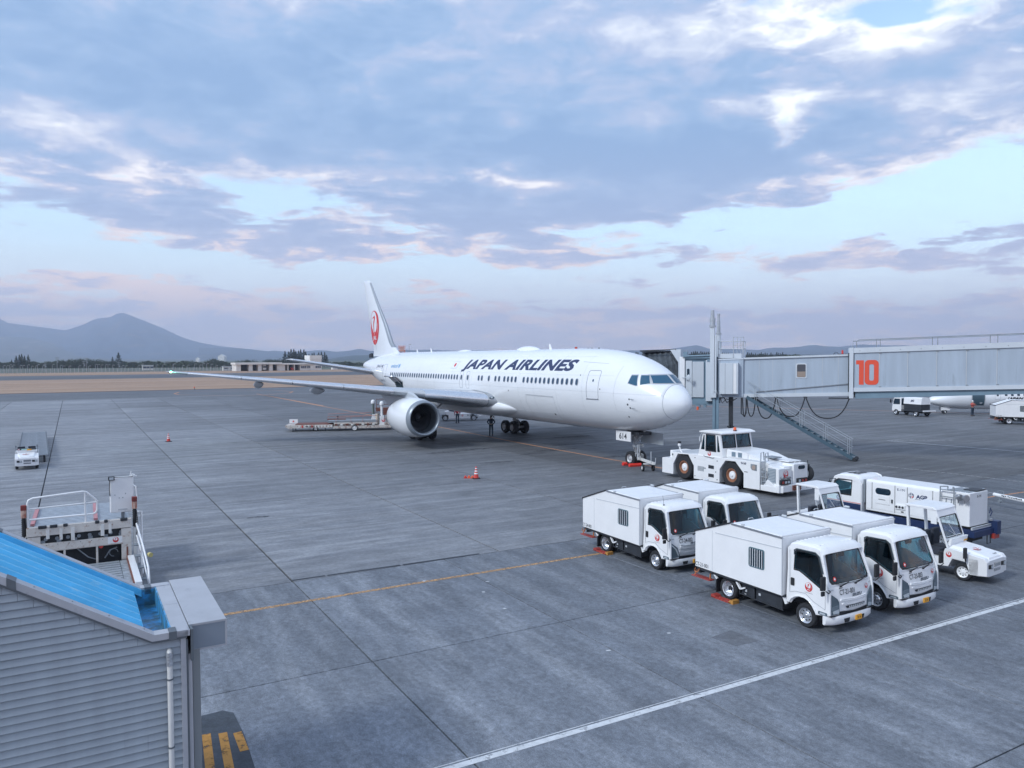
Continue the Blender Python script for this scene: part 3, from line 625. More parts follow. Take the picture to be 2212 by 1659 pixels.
# ================= far buildings =================
WALLW=mat('white render wall',(.74,.73,.70),.8,var=.06,vs=.3); DKIN=mat('dark garage interior',(.03,.035,.045),.9); GLF=mat('far window glass',(.05,.08,.12),.15)
A0=onM(510,470); ang=math.atan2(VY,VX); fs=thing('fire_station','long low white fire station with open garage bays beyond the runway','building',A0,ang)
wd=(onM(694,470)-A0).length; hh=4.4
def U(dx): return (onM(dx,470)-A0).length
g=G(); g.box(0,wd,6,14,-.1,hh-.6); g.box(U(598)+.3,U(616),.4,6,-.1,hh-.9)
xs=[(510,520),(537,545.5),(557,565),(581.5,589),(603,608),(621,623),(635,637)]
for i,(a,b) in enumerate(xs): g.box(U(a),U(b),0,5.9,-.1,hh-.7)
g.box(U(648),U(677),.3,6,-.1,hh-1.1); g.ob('wall',WALLW,fs)
g=G(); g.box(-.6,U(608),-1.2,14.5,hh-.7,hh+.45); g.ob('roof',WALLW,fs); g=G(); g.box(U(608)+.1,U(678),-1,14.5,hh-.95,hh-.15); g.ob('roof',WALLW,fs)
g=G(); g.box(U(669),U(695),-.2,12,hh+2.2,hh+4.6) ; g.box(U(670),U(694.5),0,11.8,-.1,hh+2.2); g.ob('tower_block',WALLW,fs)
for a,b in ((520,537),(545.5,557),(565,581.5),(589,603),(611,621),(623,635),(637,648)):
    g=G(); g.box(U(a)+.05,U(b)-.05,4.8,5.6,-.05,hh-.75); g.ob('garage_bay',DKIN,fs)
for a,b in ((650,662),(663,675),(681,693)):
    g=G(); g.box(U(a),U(b),.12 if a<680 else -.12,.28 if a<680 else -.02,1.2,2.6); w=g.ob('window',GLF,fs)
    g=G(); 
    for k in range(4): xx=U(a)+(U(b)-U(a))*k/3; g.box(xx-.08,xx+.08,.05 if a<680 else -.2,.11 if a<680 else -.13,1.2,2.6)
    g.ob('frame',WALLW,w)
ft=thing('fire_truck','white fire truck parked nose out in a bay of the fire station','truck',A0+Vector((VX*U(567.5),VY*U(567.5),0)),ang)
g=G(); g.box(.2,U(572)-U(566)+.6,1,7,.5,3.2); g.ob('body',WALLW,ft,bev=.1); g=G(); g.box(.4,2.3,.9,.98,1.7,2.7); g.ob('windscreen',GLD,ft)
for sx in (.5,2.0):
    g=G(); g.cyl((sx-.2,1.6,.45),(sx+.2,1.6,.45),.45); g.ob('wheel',TYRE,ft)
cr=thing('red_car','small red car parked in a bay of the fire station','car',A0+Vector((VX*U(626),VY*U(626),0)),ang)
g=G(); g.prism([(.5,.3),(.5,1.0),(1.6,1.15),(2.2,1.7),(3.4,1.7),(4.0,1.1),(4.4,.95),(4.4,.3)],1,2.6,'x'); g.T=None; g.ob('body',RED,cr,bev=.05)
for a in (1.1,2.5):
    for b in (1.2,3.7): g=G(); g.cyl((a-.1,b,.32),(a+.1,b,.32),.32); g.ob('wheel',TYRE,cr)
def hut(dx0,dx1,M,h,label,name='airfield_hut',wn=2,roofc=None):
    a=onM(dx0,M); b=onM(dx1,M); w=(b-a).length; t=thing(name,label,'building',a,ang)
    g=G(); g.box(0,w,0,4,-.1,h); g.ob('wall',WALLW,t); g=G(); g.box(-.3,w+.3,-.3,4.3,h,h+.35); g.ob('roof',roofc or LGREY,t)
    for i in range(wn): g=G(); c=w*(i+.5)/wn; g.box(c-w*.16,c+w*.16,-.06,.02,h*.4,h*.8); g.ob('window',GLF,t)
hut(719,729,482,3.2,'small white hut right of the fire station'); hut(308,331,560,3.0,'low white building behind the lighting poles','airfield_hut',3); hut(482,508,498,2.2,'low white annex left of the fire station','airfield_hut',2)
def sil(dx,y,D,w,h,label):
    p=atd(dx,y,D); t=thing('farm_building',label,'building',(p.x,D,p.z-h*3)); g=G(); g.box(-w,w,-w,w,0,h*3-h*.4); g.ob('wall',WALLW,t)
    g=G(); g.prism([(-w*1.1,h*2.6),(w*1.1,h*2.6),(0,h*3.4)],-w,w,'y'); g.ob('roof',WALLW,t)
sil(428,773.5,2200,5,5,'small pale domed roof above the trees below the volcano'); sil(480,768,2200,9,8,'larger pale domed roof above the trees below the volcano')
def board(dx0,dx1,y0,y1,M,label,m=ORANGE,cols=1):
    a=onM(dx0,M); b=onM(dx1,M); w=(b-a).length; zt=CH-(y0-773)*a.y/1659; zb=max(CH-(y1-773)*a.y/1659,.1)
    t=thing('airfield_sign',label,'sign',a,ang)
    for i in range(cols):
        g=G(); g.box(w*i/cols+.05,w*(i+1)/cols-.05,0,.25,zb+.2,zt); g.ob('panel',m,t)
    g=G(); g.box(.1,.25,.02,.2,-.1,zb+.2); g.box(w-.25,w-.1,.02,.2,-.1,zb+.2); g.ob('leg',GREY,t)
board(609,615.5,801,806,402,'orange marker board standing in front of the fire station',ORANGE,2); board(417,420.5,832.5,838.5,191,'small orange marker box at the left edge of the dry grass',ORANGE,1); board(68,72,770,770,1,'x') if 0 else None
# red and white lattice antenna behind the fin
p=atd(868,757,420); t=thing('lattice_antenna','red and white lattice antenna array behind the fin root','antenna',(p.x,420,0)); RW=mat('antenna orange',(.70,.20,.13),.6)
zt=atd(868,745.5,420).z; zb=atd(868,757,420).z
g=G()
for i in range(9): x=-1.8+i*.45; g.bar((x,0,zb-1.5),(x,0,zt-(.3 if i%2 else 0)),.1)
for z in (zb,(zb+zt)/2,zt-.6): g.bar((-2,0,z),(2,0,z),.14)
g.ob('antenna_frame',RW,t); g=G(); 
for x in (-1.6,1.6): g.bar((x,0,-.1),(x,0,zb),.2); g.bar((x,1.6,-.1),(x,0,zb),.14)
g.ob('mast',RW,t); g=G(); g.box(-1.3,1.3,.3,.7,zb-.6,zt-.9); g.ob('backing_screen',WALLW,t)
pole(884,744,350,0,'single slim lighting pole behind the fin root',None)
# ================= airliner =================
def hermite(tab):
    xs=[a for a,_ in tab]; ys=[b for _,b in tab]; n=len(xs); d=[(ys[i+1]-ys[i])/(xs[i+1]-xs[i]) for i in range(n-1)]
    m=[d[0]]+[0 if d[i-1]*d[i]<=0 else 2*d[i-1]*d[i]/(d[i-1]+d[i]) for i in range(1,n-1)]+[d[-1]]
    def f(x):
        if x<=xs[0]: return ys[0]
        if x>=xs[-1]: return ys[-1]
        i=max(k for k in range(n-1) if xs[k]<=x); h=xs[i+1]-xs[i]; t=(x-xs[i])/h
        return ys[i]*(2*t**3-3*t*t+1)+m[i]*h*(t**3-2*t*t+t)+ys[i+1]*(-2*t**3+3*t*t)+m[i+1]*h*(t**3-t*t)
    return f
NX,NY,YAW=10.39,44.72,R(31.14)
fT=hermite([(0,4.14),(.04,4.34),(.15,4.56),(.43,4.86),(.75,5.10),(1.24,5.40),(1.9,5.88),(2.57,6.27),(3.26,6.58),(4.06,6.86),(4.78,7.05),(5.62,7.21),(6.6,7.34),(8.2,7.47),(10.5,7.53),(40,7.53),(44,7.46),(48,7.20),(51,6.85),(53,6.5),(53.7,6.3)])
fB=hermite([(0,4.10),(.04,3.93),(.15,3.76),(.5,3.45),(.91,3.2),(1.72,2.85),(2.57,2.58),(3.52,2.36),(4.78,2.18),(6.5,2.1),(9,2.08),(34,2.08),(37,2.25),(40,2.7),(44,3.55),(48,4.5),(51,5.2),(53,5.7),(53.7,5.95)])
fH=hermite([(0,.02),(.04,.25),(.15,.45),(.43,.74),(.75,.98),(1.24,1.25),(1.9,1.53),(2.57,1.76),(3.26,1.95),(4.06,2.12),(4.78,2.24),(5.62,2.35),(6.6,2.43),(8.2,2.5),(10,2.515),(36,2.515),(39,2.42),(42,2.2),(45,1.83),(48,1.36),(51,.82),(53,.42),(53.7,.18)])
fC=hermite([(0,4.12),(1,4.15),(3,4.45),(5,4.7),(8,4.84),(36,4.84),(42,5.1),(48,5.75),(53.7,6.12)])
_fT,_fB,_fH,_fC=fT,fB,fH,fC
Ws=lambda s: max(0,s-.20*(1-s/5)**2) if s<5 else s
fT=lambda s:_fT(Ws(s)); fB=lambda s:_fB(Ws(s)); fH=lambda s:_fH(Ws(s)); fC=lambda s:_fC(Ws(s))
def surf(s,z):
    c=fC(s); h=(fT(s)-c) if z>=c else (c-fB(s)); q=1-((z-c)/h)**2
    return fH(s)*math.sqrt(max(q,0))
def fmap(sgn=1,lift=0):
    # (u along the side towards the nose, v height) -> plane axes: x aft, y starboard, z up
    return lambda u,v,l: Vector((u,sgn*(surf(u,v)+l+.006+lift),v))
AFT=Vector((-math.sin(YAW),math.cos(YAW),0)); 
PRZ=math.atan2(AFT.y,AFT.x)      # local x = aft, local y = port(-starboard) so flip starboard to -y below
ac=thing('airliner','large white jet airliner with navy title and red crane fin emblem, parked at the bridge','airliner',(NX,NY,0),PRZ)
# local axes: x aft, y to port... starboard side is +y when y axis = Rz(90)*aft
Yl=Vector((-AFT.y,AFT.x,0)); STB=Vector((-math.cos(YAW),-math.sin(YAW),0)); SG=1 if Yl.dot(STB)>0 else -1
def ring(s,n=56,grow=0):
    c=fC(s);h=fH(s);T=fT(s)-c;B=c-fB(s); return [(s,(h+grow)*math.cos(2*pi*k/n),c+((T if math.sin(2*pi*k/n)>=0 else B)+grow)*math.sin(2*pi*k/n)) for k in range(n)]
st=[.187,.20,.22,.26,.32,.42,.56,.72,.92]+[1.12,1.30,1.55,1.9,2.25,2.57,2.9,3.26,3.65,4.06,4.78,5.2,5.62,6.1,6.6,7.4,8.2,9.2,10.5,14,18,22,26,30,33,35,36,37,38,39,40,41,42,43,44,45,46,47,48,49,50,51,52,53,53.4,53.7]
g=G(); g.loft([ring(s) for s in st if s<=1.12]); g.ob('radome',WPLANE,ac,smooth=80)
g=G(); g.loft([ring(s) for s in [1.135]+[q for q in st if q>1.12]]); g.ob('fuselage',WPLANE,ac,smooth=60)
g=G(); g.tube(ring(1.127,56,-.006),.014,5,True); g.ob('radome_seam',GREY,ac)
def strip(poly,w,name,m,sgn=None,lift=0,closed=True):
    "thin line following the fuselage skin"
    sgn=sgn or SG; pts=[]
    P=poly+[poly[0]] if closed else poly
    for a,b in zip(P,P[1:]):
        n=max(1,int(math.dist(a,b)/.15)); pts+=[(a[0]+(b[0]-a[0])*i/n,a[1]+(b[1]-a[1])*i/n) for i in range(n)]
    if not closed: pts.append(P[-1])
    g=G(); g.tube([(u,sgn*(surf(u,v)+lift),v) for u,v in pts],w,4,closed); return g.ob(name,m,ac)
def skin(name,poly,m,parent=None,lift=0,cut=.12,sgn=None,label=None,layers=None):
    return decal(name,layers or [(P2(poly),0,0)],fmap(sgn or SG,lift),m if isinstance(m,list) else [m],parent or ac,cut,label)
# windows: constant-section cabin, so one shared pair of meshes
WF=mat('window frame grey',(.42,.45,.48),.4); WG=mat('cabin window glass',(.035,.075,.13),.08)
def wmesh():
    a=skin('window',rrect(-.15,.15,5.30-.235,5.30+.235,.14,4),WF,cut=.16); return a
base_s=20.0
def wparts(sgn):
    f=decal('window',[(P2(rrect(-.165,.165,5.06,5.54,.15,4)),0,0)],lambda u,v,l:Vector((u,sgn*(surf(base_s,v)+.006),v)),[WF],None,.16)
    p=decal('pane',[(P2(rrect(-.125,.125,5.10,5.50,.12,4)),0,0)],lambda u,v,l:Vector((u,sgn*(surf(base_s,v)+.012),v)),[WG],None,.16)
    m=(f.data,p.data); bpy.data.objects.remove(f); bpy.data.objects.remove(p); return m
WM={s:wparts(s) for s in (SG,-SG)}
winx=[7.86+.541*i for i in range(13)]+[15.48,16.02,16.57,17.11,17.89,18.46,19.5,20.62,21.15]+[24.93+.516*i for i in range(30)]+[23.04,24.17]
for sg in (SG,-SG):
    for s in winx:
        if sg!=SG and s>24: continue
        w=link('window',WM[sg][0],ac,loc=(s,sg*(surf(s,5.3)-surf(base_s,5.3)) if s>35 or s<10.5 else 0,0)); link('pane',WM[sg][1],w)
for s in (23.04,24.17): strip(rrect(s-.27,s+.27,4.42,5.80,.14,3),.012,'overwing_exit',GREY)
strip(rrect(5.72,6.84,4.24,6.06,.14,3),.016,'entry_door',GREY); 
skin('door_window',ell(6.25,5.43,.07,.09,12),WG); skin('door_sill',[(5.7,4.2),(6.9,4.2),(6.9,4.27),(5.7,4.27)],ALU,lift=.01)
strip(rrect(41.6,42.6,4.55,6.3,.12,3),.014,'rear_door',GREY)
strip([(10.6,4.2),(14.1,4.23),(14.3,3.6),(14.1,2.6),(10.9,2.6),(10.6,3.5)],.009,'forward_cargo_door',LGREY)
skin('cargo_door_hinge',[(10.6,4.17),(14.1,4.2),(14.1,4.27),(10.6,4.24)],LGREY,lift=.01); 
strip([(1.2,4.62),(6,4.72),(12,4.72),(20,4.72),(34,4.78)],.006,'skin_seam',LGREY,closed=False); strip([(4.3,6.35),(4.35,5.4),(4.4,4.4),(4.3,3.6),(2.3,3.6)],.006,'skin_seam',LGREY,closed=False); strip([(5.5,6.5),(7.9,6.62)],.008,'skin_seam',GREY,closed=False)
strip([(8,3.05),(14,3.0),(20,3.0)],.006,'skin_seam',LGREY,closed=False)
for s,z,r in ((3.2,4.35,.05),(3.35,4.02,.06),(3.2,3.82,.05),(3.55,3.25,.045),(7.6,5.75,.04),(16.5,4.45,.05),(11.2,2.95,.07),(5.55,4.9,.04)):
    skin('probe_port',ell(s,z,r,r*1.1,10),DARK,cut=.05)
for z in (4.36,3.82): g=G(); y=surf(3.0,z)+.08; g.cyl((3.1,SG*(surf(3.1,z)),z),(3.0,SG*y,z),.02,n=5); g.cyl((3.0,SG*y,z),(2.72,SG*y,z),.018,.01,5); g.ob('pitot_probe',GREY,ac)
for s in (7.3,10.2,13.0,15.1,19.3,22.4,26.0,29.4,33.0,36.1,39.6,43.2,46.4):
    strip([(s,7.3),(s,2.9)],.0045,'frame_seam',LGREY,closed=False)
for z in (6.95,5.75): strip([(4.6 if z<6 else 7,z),(14,z),(24,z),(36,z)],.0045,'skin_seam',LGREY,closed=False)
# cockpit glazing
CG=mat('cockpit glass',(.03,.10,.17),.05); CFm=mat('cockpit frame',(.44,.46,.48),.4,.3)
def cw(poly,sgn):
    n=len(poly); c=(sum(p[0] for p in poly)/n,sum(p[1] for p in poly)/n)
    decal('cockpit_window_frame',[(P2([(c[0]+(p[0]-c[0])*1.16,c[1]+(p[1]-c[1])*1.16) for p in poly]),0,0)],fmap(sgn,.004),[CFm],ac,.1)
    decal('cockpit_window',[(P2(poly),0,0)],fmap(sgn,.014),[CG],ac,.1)
for sg in (SG,-SG):
    cw([(3.36,5.8),(2.99,5.8),(2.76,5.19),(2.86,5.18),(3.40,5.32)],sg); cw([(2.80,5.8),(2.39,5.8),(2.08,5.33),(2.60,5.23)],sg)
# windscreens wrap to the centreline: map by angle round the nose
def wmap(sg,l):
    def f(u,v,q):   # u 0..1 from centre post outward, v height
        lo,hi=.5,4.0                                   # find s where the half width at this height equals the wanted offset
        y=.07+u*1.30
        for _ in range(40):
            m=(lo+hi)/2
            if fT(m)<=v or surf(m,v)<y: lo=m
            else: hi=m
        return Vector((hi-l,sg*y,v))
    return f
for sg in (SG,-SG):
    decal('windscreen_frame',[(P2([(-.03,5.29),(.88,5.28),(.745,5.86),(-.03,5.88)]),0,0)],wmap(sg,.015),[CFm],ac,.06)
    decal('windscreen',[(P2([(.02,5.35),(.82,5.34),(.70,5.80),(.02,5.82)]),0,0)],wmap(sg,.03),[CG],ac,.06)
# lettering and emblems
tm=[NAVY,WPLANE,REDJ]
w=text2('JAPAN AIRLINES',1,.045,.28,1.07)
skin('airline_title',None,tm,cut=.2,layers=[(fit(w,-16.05,1.0,16.45,6.27),0,0)])
skin('registration_mark',None,tm,cut=.2,layers=[(fit(text2('JA614J',1,.01,.25),-2.6,.42,44.2,6.05),0,0)])
skin('charity_mark',None,[mat('light blue print',(.12,.32,.55),.5)],cut=.2,layers=[(fit(text2('unicef',1,.02,0),-1.9,.36,39.4,6.15),0,0),(P2(ell(38.1,6.15,.2,.2,14)),0,0)])
skin('type_mark',None,tm,cut=.2,layers=[(fit(text2('BOEING 767',1,.0,.2),-2.0,.2,43.0,4.6),0,0)])
skin('flag_mark',None,[WPLANE,REDJ,LGREY],cut=.2,layers=[(P2([(25.5,6.02),(26.6,6.02),(26.45,6.62),(25.35,6.62)]),2,0),(P2([(25.54,6.05),(26.54,6.05),(26.4,6.59),(25.4,6.59)]),0,.003),(P2(ell(25.97,6.32,.17,.17,16)),1,.006)])
# crown antennas, satellite domes
def dome(s,l,w_,h,name):
    g=G(); rg=[]
    for i in range(13):
        t=i/12; q=math.sin(pi*min(max(t,.02),.98))**.55; rg.append([(s+l*(t-.5),w_*q*math.cos(pi*k/12),7.47+(h+.06)*q*math.sin(pi*k/12)) for k in range(13)])
    g.loft(rg,closed=False); g.ob(name,WPLANE,ac,smooth=50)
dome(17.6,3.3,.5,.27,'satellite_dome'); dome(28.2,2.6,.35,.12,'antenna_fairing')
for s,h in ((14.5,.42),(35.2,.36),(38.5,.3)): g=G(); g.prism([(s-.18,7.5),(s+.16,7.5),(s+.2,7.5+h),(s+.08,7.5+h)],-.02,.02,'y'); g.ob('blade_antenna',WPLANE,ac)
g=G(); g.blob((11.3,0,7.55),(.12,.1,.12)); g.ob('beacon_light',mat('beacon red',(.4,.06,.04),.3),ac)
for s in (8.6,9.4,9.8): g=G(); g.box(s,s+.12,-.03,.03,7.4,7.56); g.ob('small_antenna',GREY,ac)
# wing fairing
g=G(); rg=[]
for i in range(17):
    t=i/16; s=15.2+t*19.5; q=math.sin(pi*min(max(t,.01),.99))**.45
    rg.append([(s,(1.2+1.55*q)*math.cos(2*pi*k/28),3.12+(.2+.86*q)*math.sin(2*pi*k/28)) for k in range(28)])
g.loft(rg); g.ob('wing_fairing',WPLANE,ac,smooth=60)
# wings
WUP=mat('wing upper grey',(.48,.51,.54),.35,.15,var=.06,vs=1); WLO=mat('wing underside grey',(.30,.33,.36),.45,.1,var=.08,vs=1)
AF=[(1,0),(.9,.018),(.78,.036),(.62,.054),(.45,.064),(.3,.064),(.18,.054),(.09,.046),(.04,.034),(.012,.021),(0,0),(.012,-.022),(.04,-.033),(.09,-.042),(.18,-.048),(.3,-.05),(.45,-.05),(.62,-.040),(.78,-.024),(.9,-.010)]
def lerp(a,b,t): return a+(b-a)*t
stn=[(1.6, 18.22, 10.6, 3.52, 0.17, 4.2),(2.5, 18.89, 9.7, 3.62, 0.165, 4),(5, 20.53, 8.4, 3.88, 0.145, 3.2),(8, 22.53, 6.9, 4.22, 0.118, 2.4),(12, 25.2, 5.6, 4.66, 0.108, 1.5),(17, 28.48, 4.2, 5.2, 0.1, 0.8),(21.5, 31.46, 2.9, 5.68, 0.095, 0.2),(23.3, 32.74, 2.3, 5.86, 0.09, 0),(23.7, 33.19, 1.9, 5.92, 0.07, 0),(23.85, 33.7, 1.2, 5.94, 0.04, 0)]
def at(t):
    for a,b in zip(stn,stn[1:]):
        if a[0]<=t<=b[0]: k=(t-a[0])/(b[0]-a[0]); return tuple(lerp(p,q,k) for p,q in zip(a,b))
def sect(t,sg,grow=0,idx=None):
    _,s,c,z,th,tw=at(t); r=[]
    for i,(x,y) in enumerate(AF):
        if idx and i not in idx: continue
        k=th/.128; a=R(tw); X_=x*c; Z_=y*k*c*(1)+( .0); X2=(X_)*math.cos(a)+Z_*math.sin(a); Z2=Z_*math.cos(a)-X_*math.sin(a)*.55
        nx,nz=(x-.4),y*3
        r.append((s+X2+nx*grow*.3-(grow if x<.05 else 0),sg*t,z+Z2+(grow if y>0 else -grow if y<0 else 0)))
    return r
for sg,nm in ((SG,''),(-SG,'')):
    g=G(); g.loft([sect(a[0],sg) for a in stn],cap=True)
    for i in range(len(g.f)):
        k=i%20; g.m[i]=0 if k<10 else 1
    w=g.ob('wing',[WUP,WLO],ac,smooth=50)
    cuts=[2.75,6.9,8.9,12.2,15.6,19,22.6]
    for a,b in zip(cuts,cuts[1:]):
        if a==6.9: continue
        ids=range(6,14); rg=[]
        for k in range(5): rg.append(sect(lerp(a+.03,b-.03,k/4),sg,.022,ids))
        g=G(); g.loft(rg,cap=True,closed=True); g.ob('slat',ALU,w,smooth=50)
    for t in (12.9,17.2,6.2):
        _,s,c,z,th,tw=at(t); g=G(); rg=[]
        for i in range(9):
            q=i/8; x=s+c*.45+q*(c*.62+.6); rr=.26*math.sin(pi*min(max(q,.04),.97))**.6; zz=z-c*.045-.16-c*R(tw)*.3-.12*q; rg.append([(x,sg*t+rr*.7*math.cos(2*pi*k/12),zz+rr*1.25*math.sin(2*pi*k/12)) for k in range(12)])
        g.loft(rg); g.ob('flap_track_fairing',WLO,w,smooth=60)
    g=G(); g.blob((32.8,sg*23.72,5.93),(.32,.1,.06)); g.ob('navigation_light',emis('green navigation light',(.12,1,.55),16) if sg==SG else emis('red navigation light',(1,.1,.05),10),w)
    # root landing light panel on the leading edge
    _,s,c,z,th,tw=at(2.75)
# leading-edge root light panel
g=G(); _rg=[sect(t,SG,.03,range(5,14)) for t in (2.2,2.45,2.72)]; g.loft(_rg,cap=False,closed=False); g.ob('root_light_panel',mat('root panel grey',(.40,.43,.46),.35,.4),ac,smooth=50)
p_=sect(2.48,SG,.045,[9])[0]; g=G(); g.blob((p_[0]-.02,p_[1],p_[2]-.12),(.12,.30,.1)); g.ob('landing_light',LDK,ac); g=G(); g.blob((p_[0]-.10,p_[1]+.1*SG,p_[2]-.12),(.06,.10,.07)); g.ob('landing_light',LENS,ac)
# engines
FAN=mat('titanium fan',(.12,.13,.15),.35,.8); DUCT=mat('inlet duct',(.10,.115,.13),.5,.2)
def engine(sg):
    e=bpy.data.objects.new('engine',None); COL.objects.link(e); e.parent=ac; e.location=(19.65,sg*7.9,2.36)
    g=G(); g.lathe([(.42,1.385),(.9,1.46),(1.6,1.515),(2.6,1.52),(3.5,1.44),(4.3,1.28),(4.75,1.15),(4.7,1.1)],ax='x',n=44); g.ob('nacelle',WPLANE,e,smooth=50)
    g=G(); g.lathe([(.42,1.386),(.2,1.345),(.06,1.285),(0,1.215),(.04,1.15),(.16,1.10),(.34,1.085)],ax='x',n=44); g.ob('inlet_lip',mat('nacelle lip grey',(.27,.31,.35),.35,.3),e,smooth=60)
    g=G(); g.lathe([(.34,1.085),(.7,1.10),(1.25,1.13),(1.6,1.13)],ax='x',n=44); g.ob('inlet_duct',DUCT,e,smooth=60)
    g=G(); g.cyl((1.55,0,0),(1.6,0,0),1.12,n=30); g.ob('fan_backing',mat('engine interior',(.012,.015,.02),.8),e)
    g=G(); g.lathe([(.92,.001),(.98,.10),(1.15,.21),(1.4,.30),(1.55,.30)],ax='x',n=20); g.ob('spinner',FAN,e,smooth=50)
    g=G()
    for k in range(38):
        a=2*pi*k/38; rg=[]
        for r_,tw,ch in ((.28,.25,.16),(.7,.7,.2),(1.11,1.15,.22)):
            c_=(1.36,r_*math.cos(a),r_*math.sin(a)); ta=Vector((0,-math.sin(a),math.cos(a))); d=Vector((math.cos(tw),0,0))+ta*math.sin(tw); rg.append((Vector(c_)-d*ch/2,Vector(c_)+d*ch/2))
        for i in (0,1): g.quad(rg[i][0],rg[i][1],rg[i+1][1],rg[i+1][0])
    g.ob('fan_blades',FAN,e)
    g=G(); g.lathe([(4.0,1.0),(4.9,.86),(5.7,.66),(6.3,.5)],ax='x',n=30); g.ob('core_cowl',mat('core metal',(.13,.14,.155),.4,.6),e,smooth=50)
    g=G(); g.lathe([(6.0,.36),(6.6,.22),(7.1,.02)],ax='x',n=20); g.ob('exhaust_plug',FAN,e,smooth=50)
    g=G(); pr=[]
    for x,zb,zt,w_ in ((.9,1.30,1.46,.10),(2.0,1.25,1.85,.30),(3.4,1.05,2.02,.34),(5.0,.55,2.1,.30),(6.6,.62,2.0,.24),(8.6,1.3,1.9,.06)):
        pr.append([(x,-w_/2,zb),(x,w_/2,zb),(x,w_/2*.9,zt-.12),(x,0,zt),(x,-w_/2*.9,zt-.12)])
    g.loft(pr); g.ob('pylon',mat('pylon grey',(.46,.50,.54),.4,.1),e,smooth=30)
    strip_=G(); 
    for x in (2.55,): strip_.lathe([(x-.012,1.524),(x+.012,1.524)],ax='x',n=44)
    strip_.ob('cowl_seam',LGREY,e)
    g=G(); g.prism([(.9,.55),(2.0,.95),(2.0,.5),(1.3,.42)],-.01,.01,'z'); 
    return e
engine(SG); engine(-SG)
# fin, rudder, stabilizers
def slabsec(a,b,th,flip=False):
    "airfoil ring between leading point a and trailing point b, thickness th"
    return [(lerp(a[0],b[0],x),y*th/.064*1,lerp(a[1],b[1],x)) for x,y in AF]
g=G(); g.loft([[(lerp(l,t,x),y*th,z) for x,y in AF] for l,t,z,th in ((42.6,50.8,7.15,5.4),(43.4,50.62,7.6,5.4),(44.2,50.7,8.1,5.2),(44.95,50.85,8.6,5.0),(46.65,51.6,10.7,4.2),(49.2,52.65,13.3,3.2),(51.3,53.55,15.6,2.2),(51.75,53.75,15.86,1.4),(52.3,53.6,15.93,.3))]); fin=g.ob('fin',mat('fin white blue',(.70,.74,.78),.3,var=.03,vs=1,coat=.3),ac,smooth=45)
g=G(); g.loft([[(lerp(l,t,x)-(.02 if x<.05 else 0),y*th*1.02,z) for x,y in AF[7:14]] for l,t,z,th in ((44.2,50.7,8.1,5.2),(44.95,50.85,8.6,5.0),(46.65,51.6,10.7,4.2),(49.2,52.65,13.3,3.2),(51.3,53.55,15.6,2.2))],cap=False,closed=False); g.ob('fin_leading_edge',mat('leading edge grey',(.33,.36,.4),.35,.5),fin,smooth=60)
g=G(); g.bar((49.25,SG*.22,7.9),(51.75,SG*.12,15.3),.02,.02); g.ob('rudder_hinge_line',LGREY,fin)
FS=[(42.6,50.8,7.15,5.4),(43.4,50.62,7.6,5.4),(44.2,50.7,8.1,5.2),(44.95,50.85,8.6,5.0),(46.65,51.6,10.7,4.2),(49.2,52.65,13.3,3.2),(51.3,53.55,15.6,2.2)]
def finy(s,z):
    for A_,B_ in zip(FS,FS[1:]):
        if A_[2]<=z<=B_[2]:
            k=(z-A_[2])/(B_[2]-A_[2]); l=lerp(A_[0],B_[0],k); t=lerp(A_[1],B_[1],k); th=lerp(A_[3],B_[3],k); x=(s-l)/(t-l)
            for (x0,y0),(x1,y1) in zip(AF[:10],AF[1:11]):
                if x1<=x<=x0: return (y0+(y1-y0)*(x-x0)/(x1-x0))*th+.01
    return 0
def _unused(s,z):
    l=lerp(44.95,51.75,(z-8.6)/7.26); t=lerp(50.85,53.75,(z-8.6)/7.26); th=lerp(5.0,1.6,(z-8.6)/7.26); x=(s-l)/(t-l); 
    for (x0,y0),(x1,y1) in zip(AF[:10],AF[1:11]):
        if x1<=x<=x0: return (y0+(y1-y0)*(x-x0)/(x1-x0))*th
    return 0
for sg in (SG,-SG): decal('fin_emblem',[((( [(49.82-p[0],p[1]) if sg==SG else (49.82-p[0],p[1]) for p in v],f)),mi,l) for (v,f),mi,l in crane(1.56,1.93,0,10.38)],lambda u,v,l,sg=sg:Vector((u,sg*(finy(u,v)+.012+l),v)),[REDJ,fin.data.materials[0]],fin,.35)
g=G(); g.prism([(51.1,7.0),(51.9,6.98),(51.85,7.4),(51.2,7.5)],-.12,.12,'y'); g.ob('tail_vent',DARK,ac)
for sg in (SG,-SG):
    g=G(); g.loft([[(lerp(l,t,x),sg*y_,z+y*th) for x,y in AF] for l,t,y_,z,th in ((46.2,51.6,.9,5.35,5.2),(47.0,51.7,1.7,5.5,5.0),(49.5,52.7,5.5,6.2,3.4),(51.6,53.6,9.0,6.80,2.2),(52.2,53.6,9.3,6.85,.6))]); sb=g.ob('horizontal_stabilizer',[mat('stabilizer grey',(.52,.55,.58),.35,.1)],ac,smooth=45)
    g=G(); g.loft([[(lerp(l,t,x)-(.02 if x<.05 else 0),sg*y_,z+y*th*1.03) for x,y in AF[6:15]] for l,t,y_,z,th in ((47.0,51.7,1.72,5.5,5.0),(49.5,52.7,5.5,6.2,3.4),(51.6,53.6,9.0,6.80,2.2))],cap=False,closed=False); g.ob('leading_edge',ALU,sb,smooth=60)
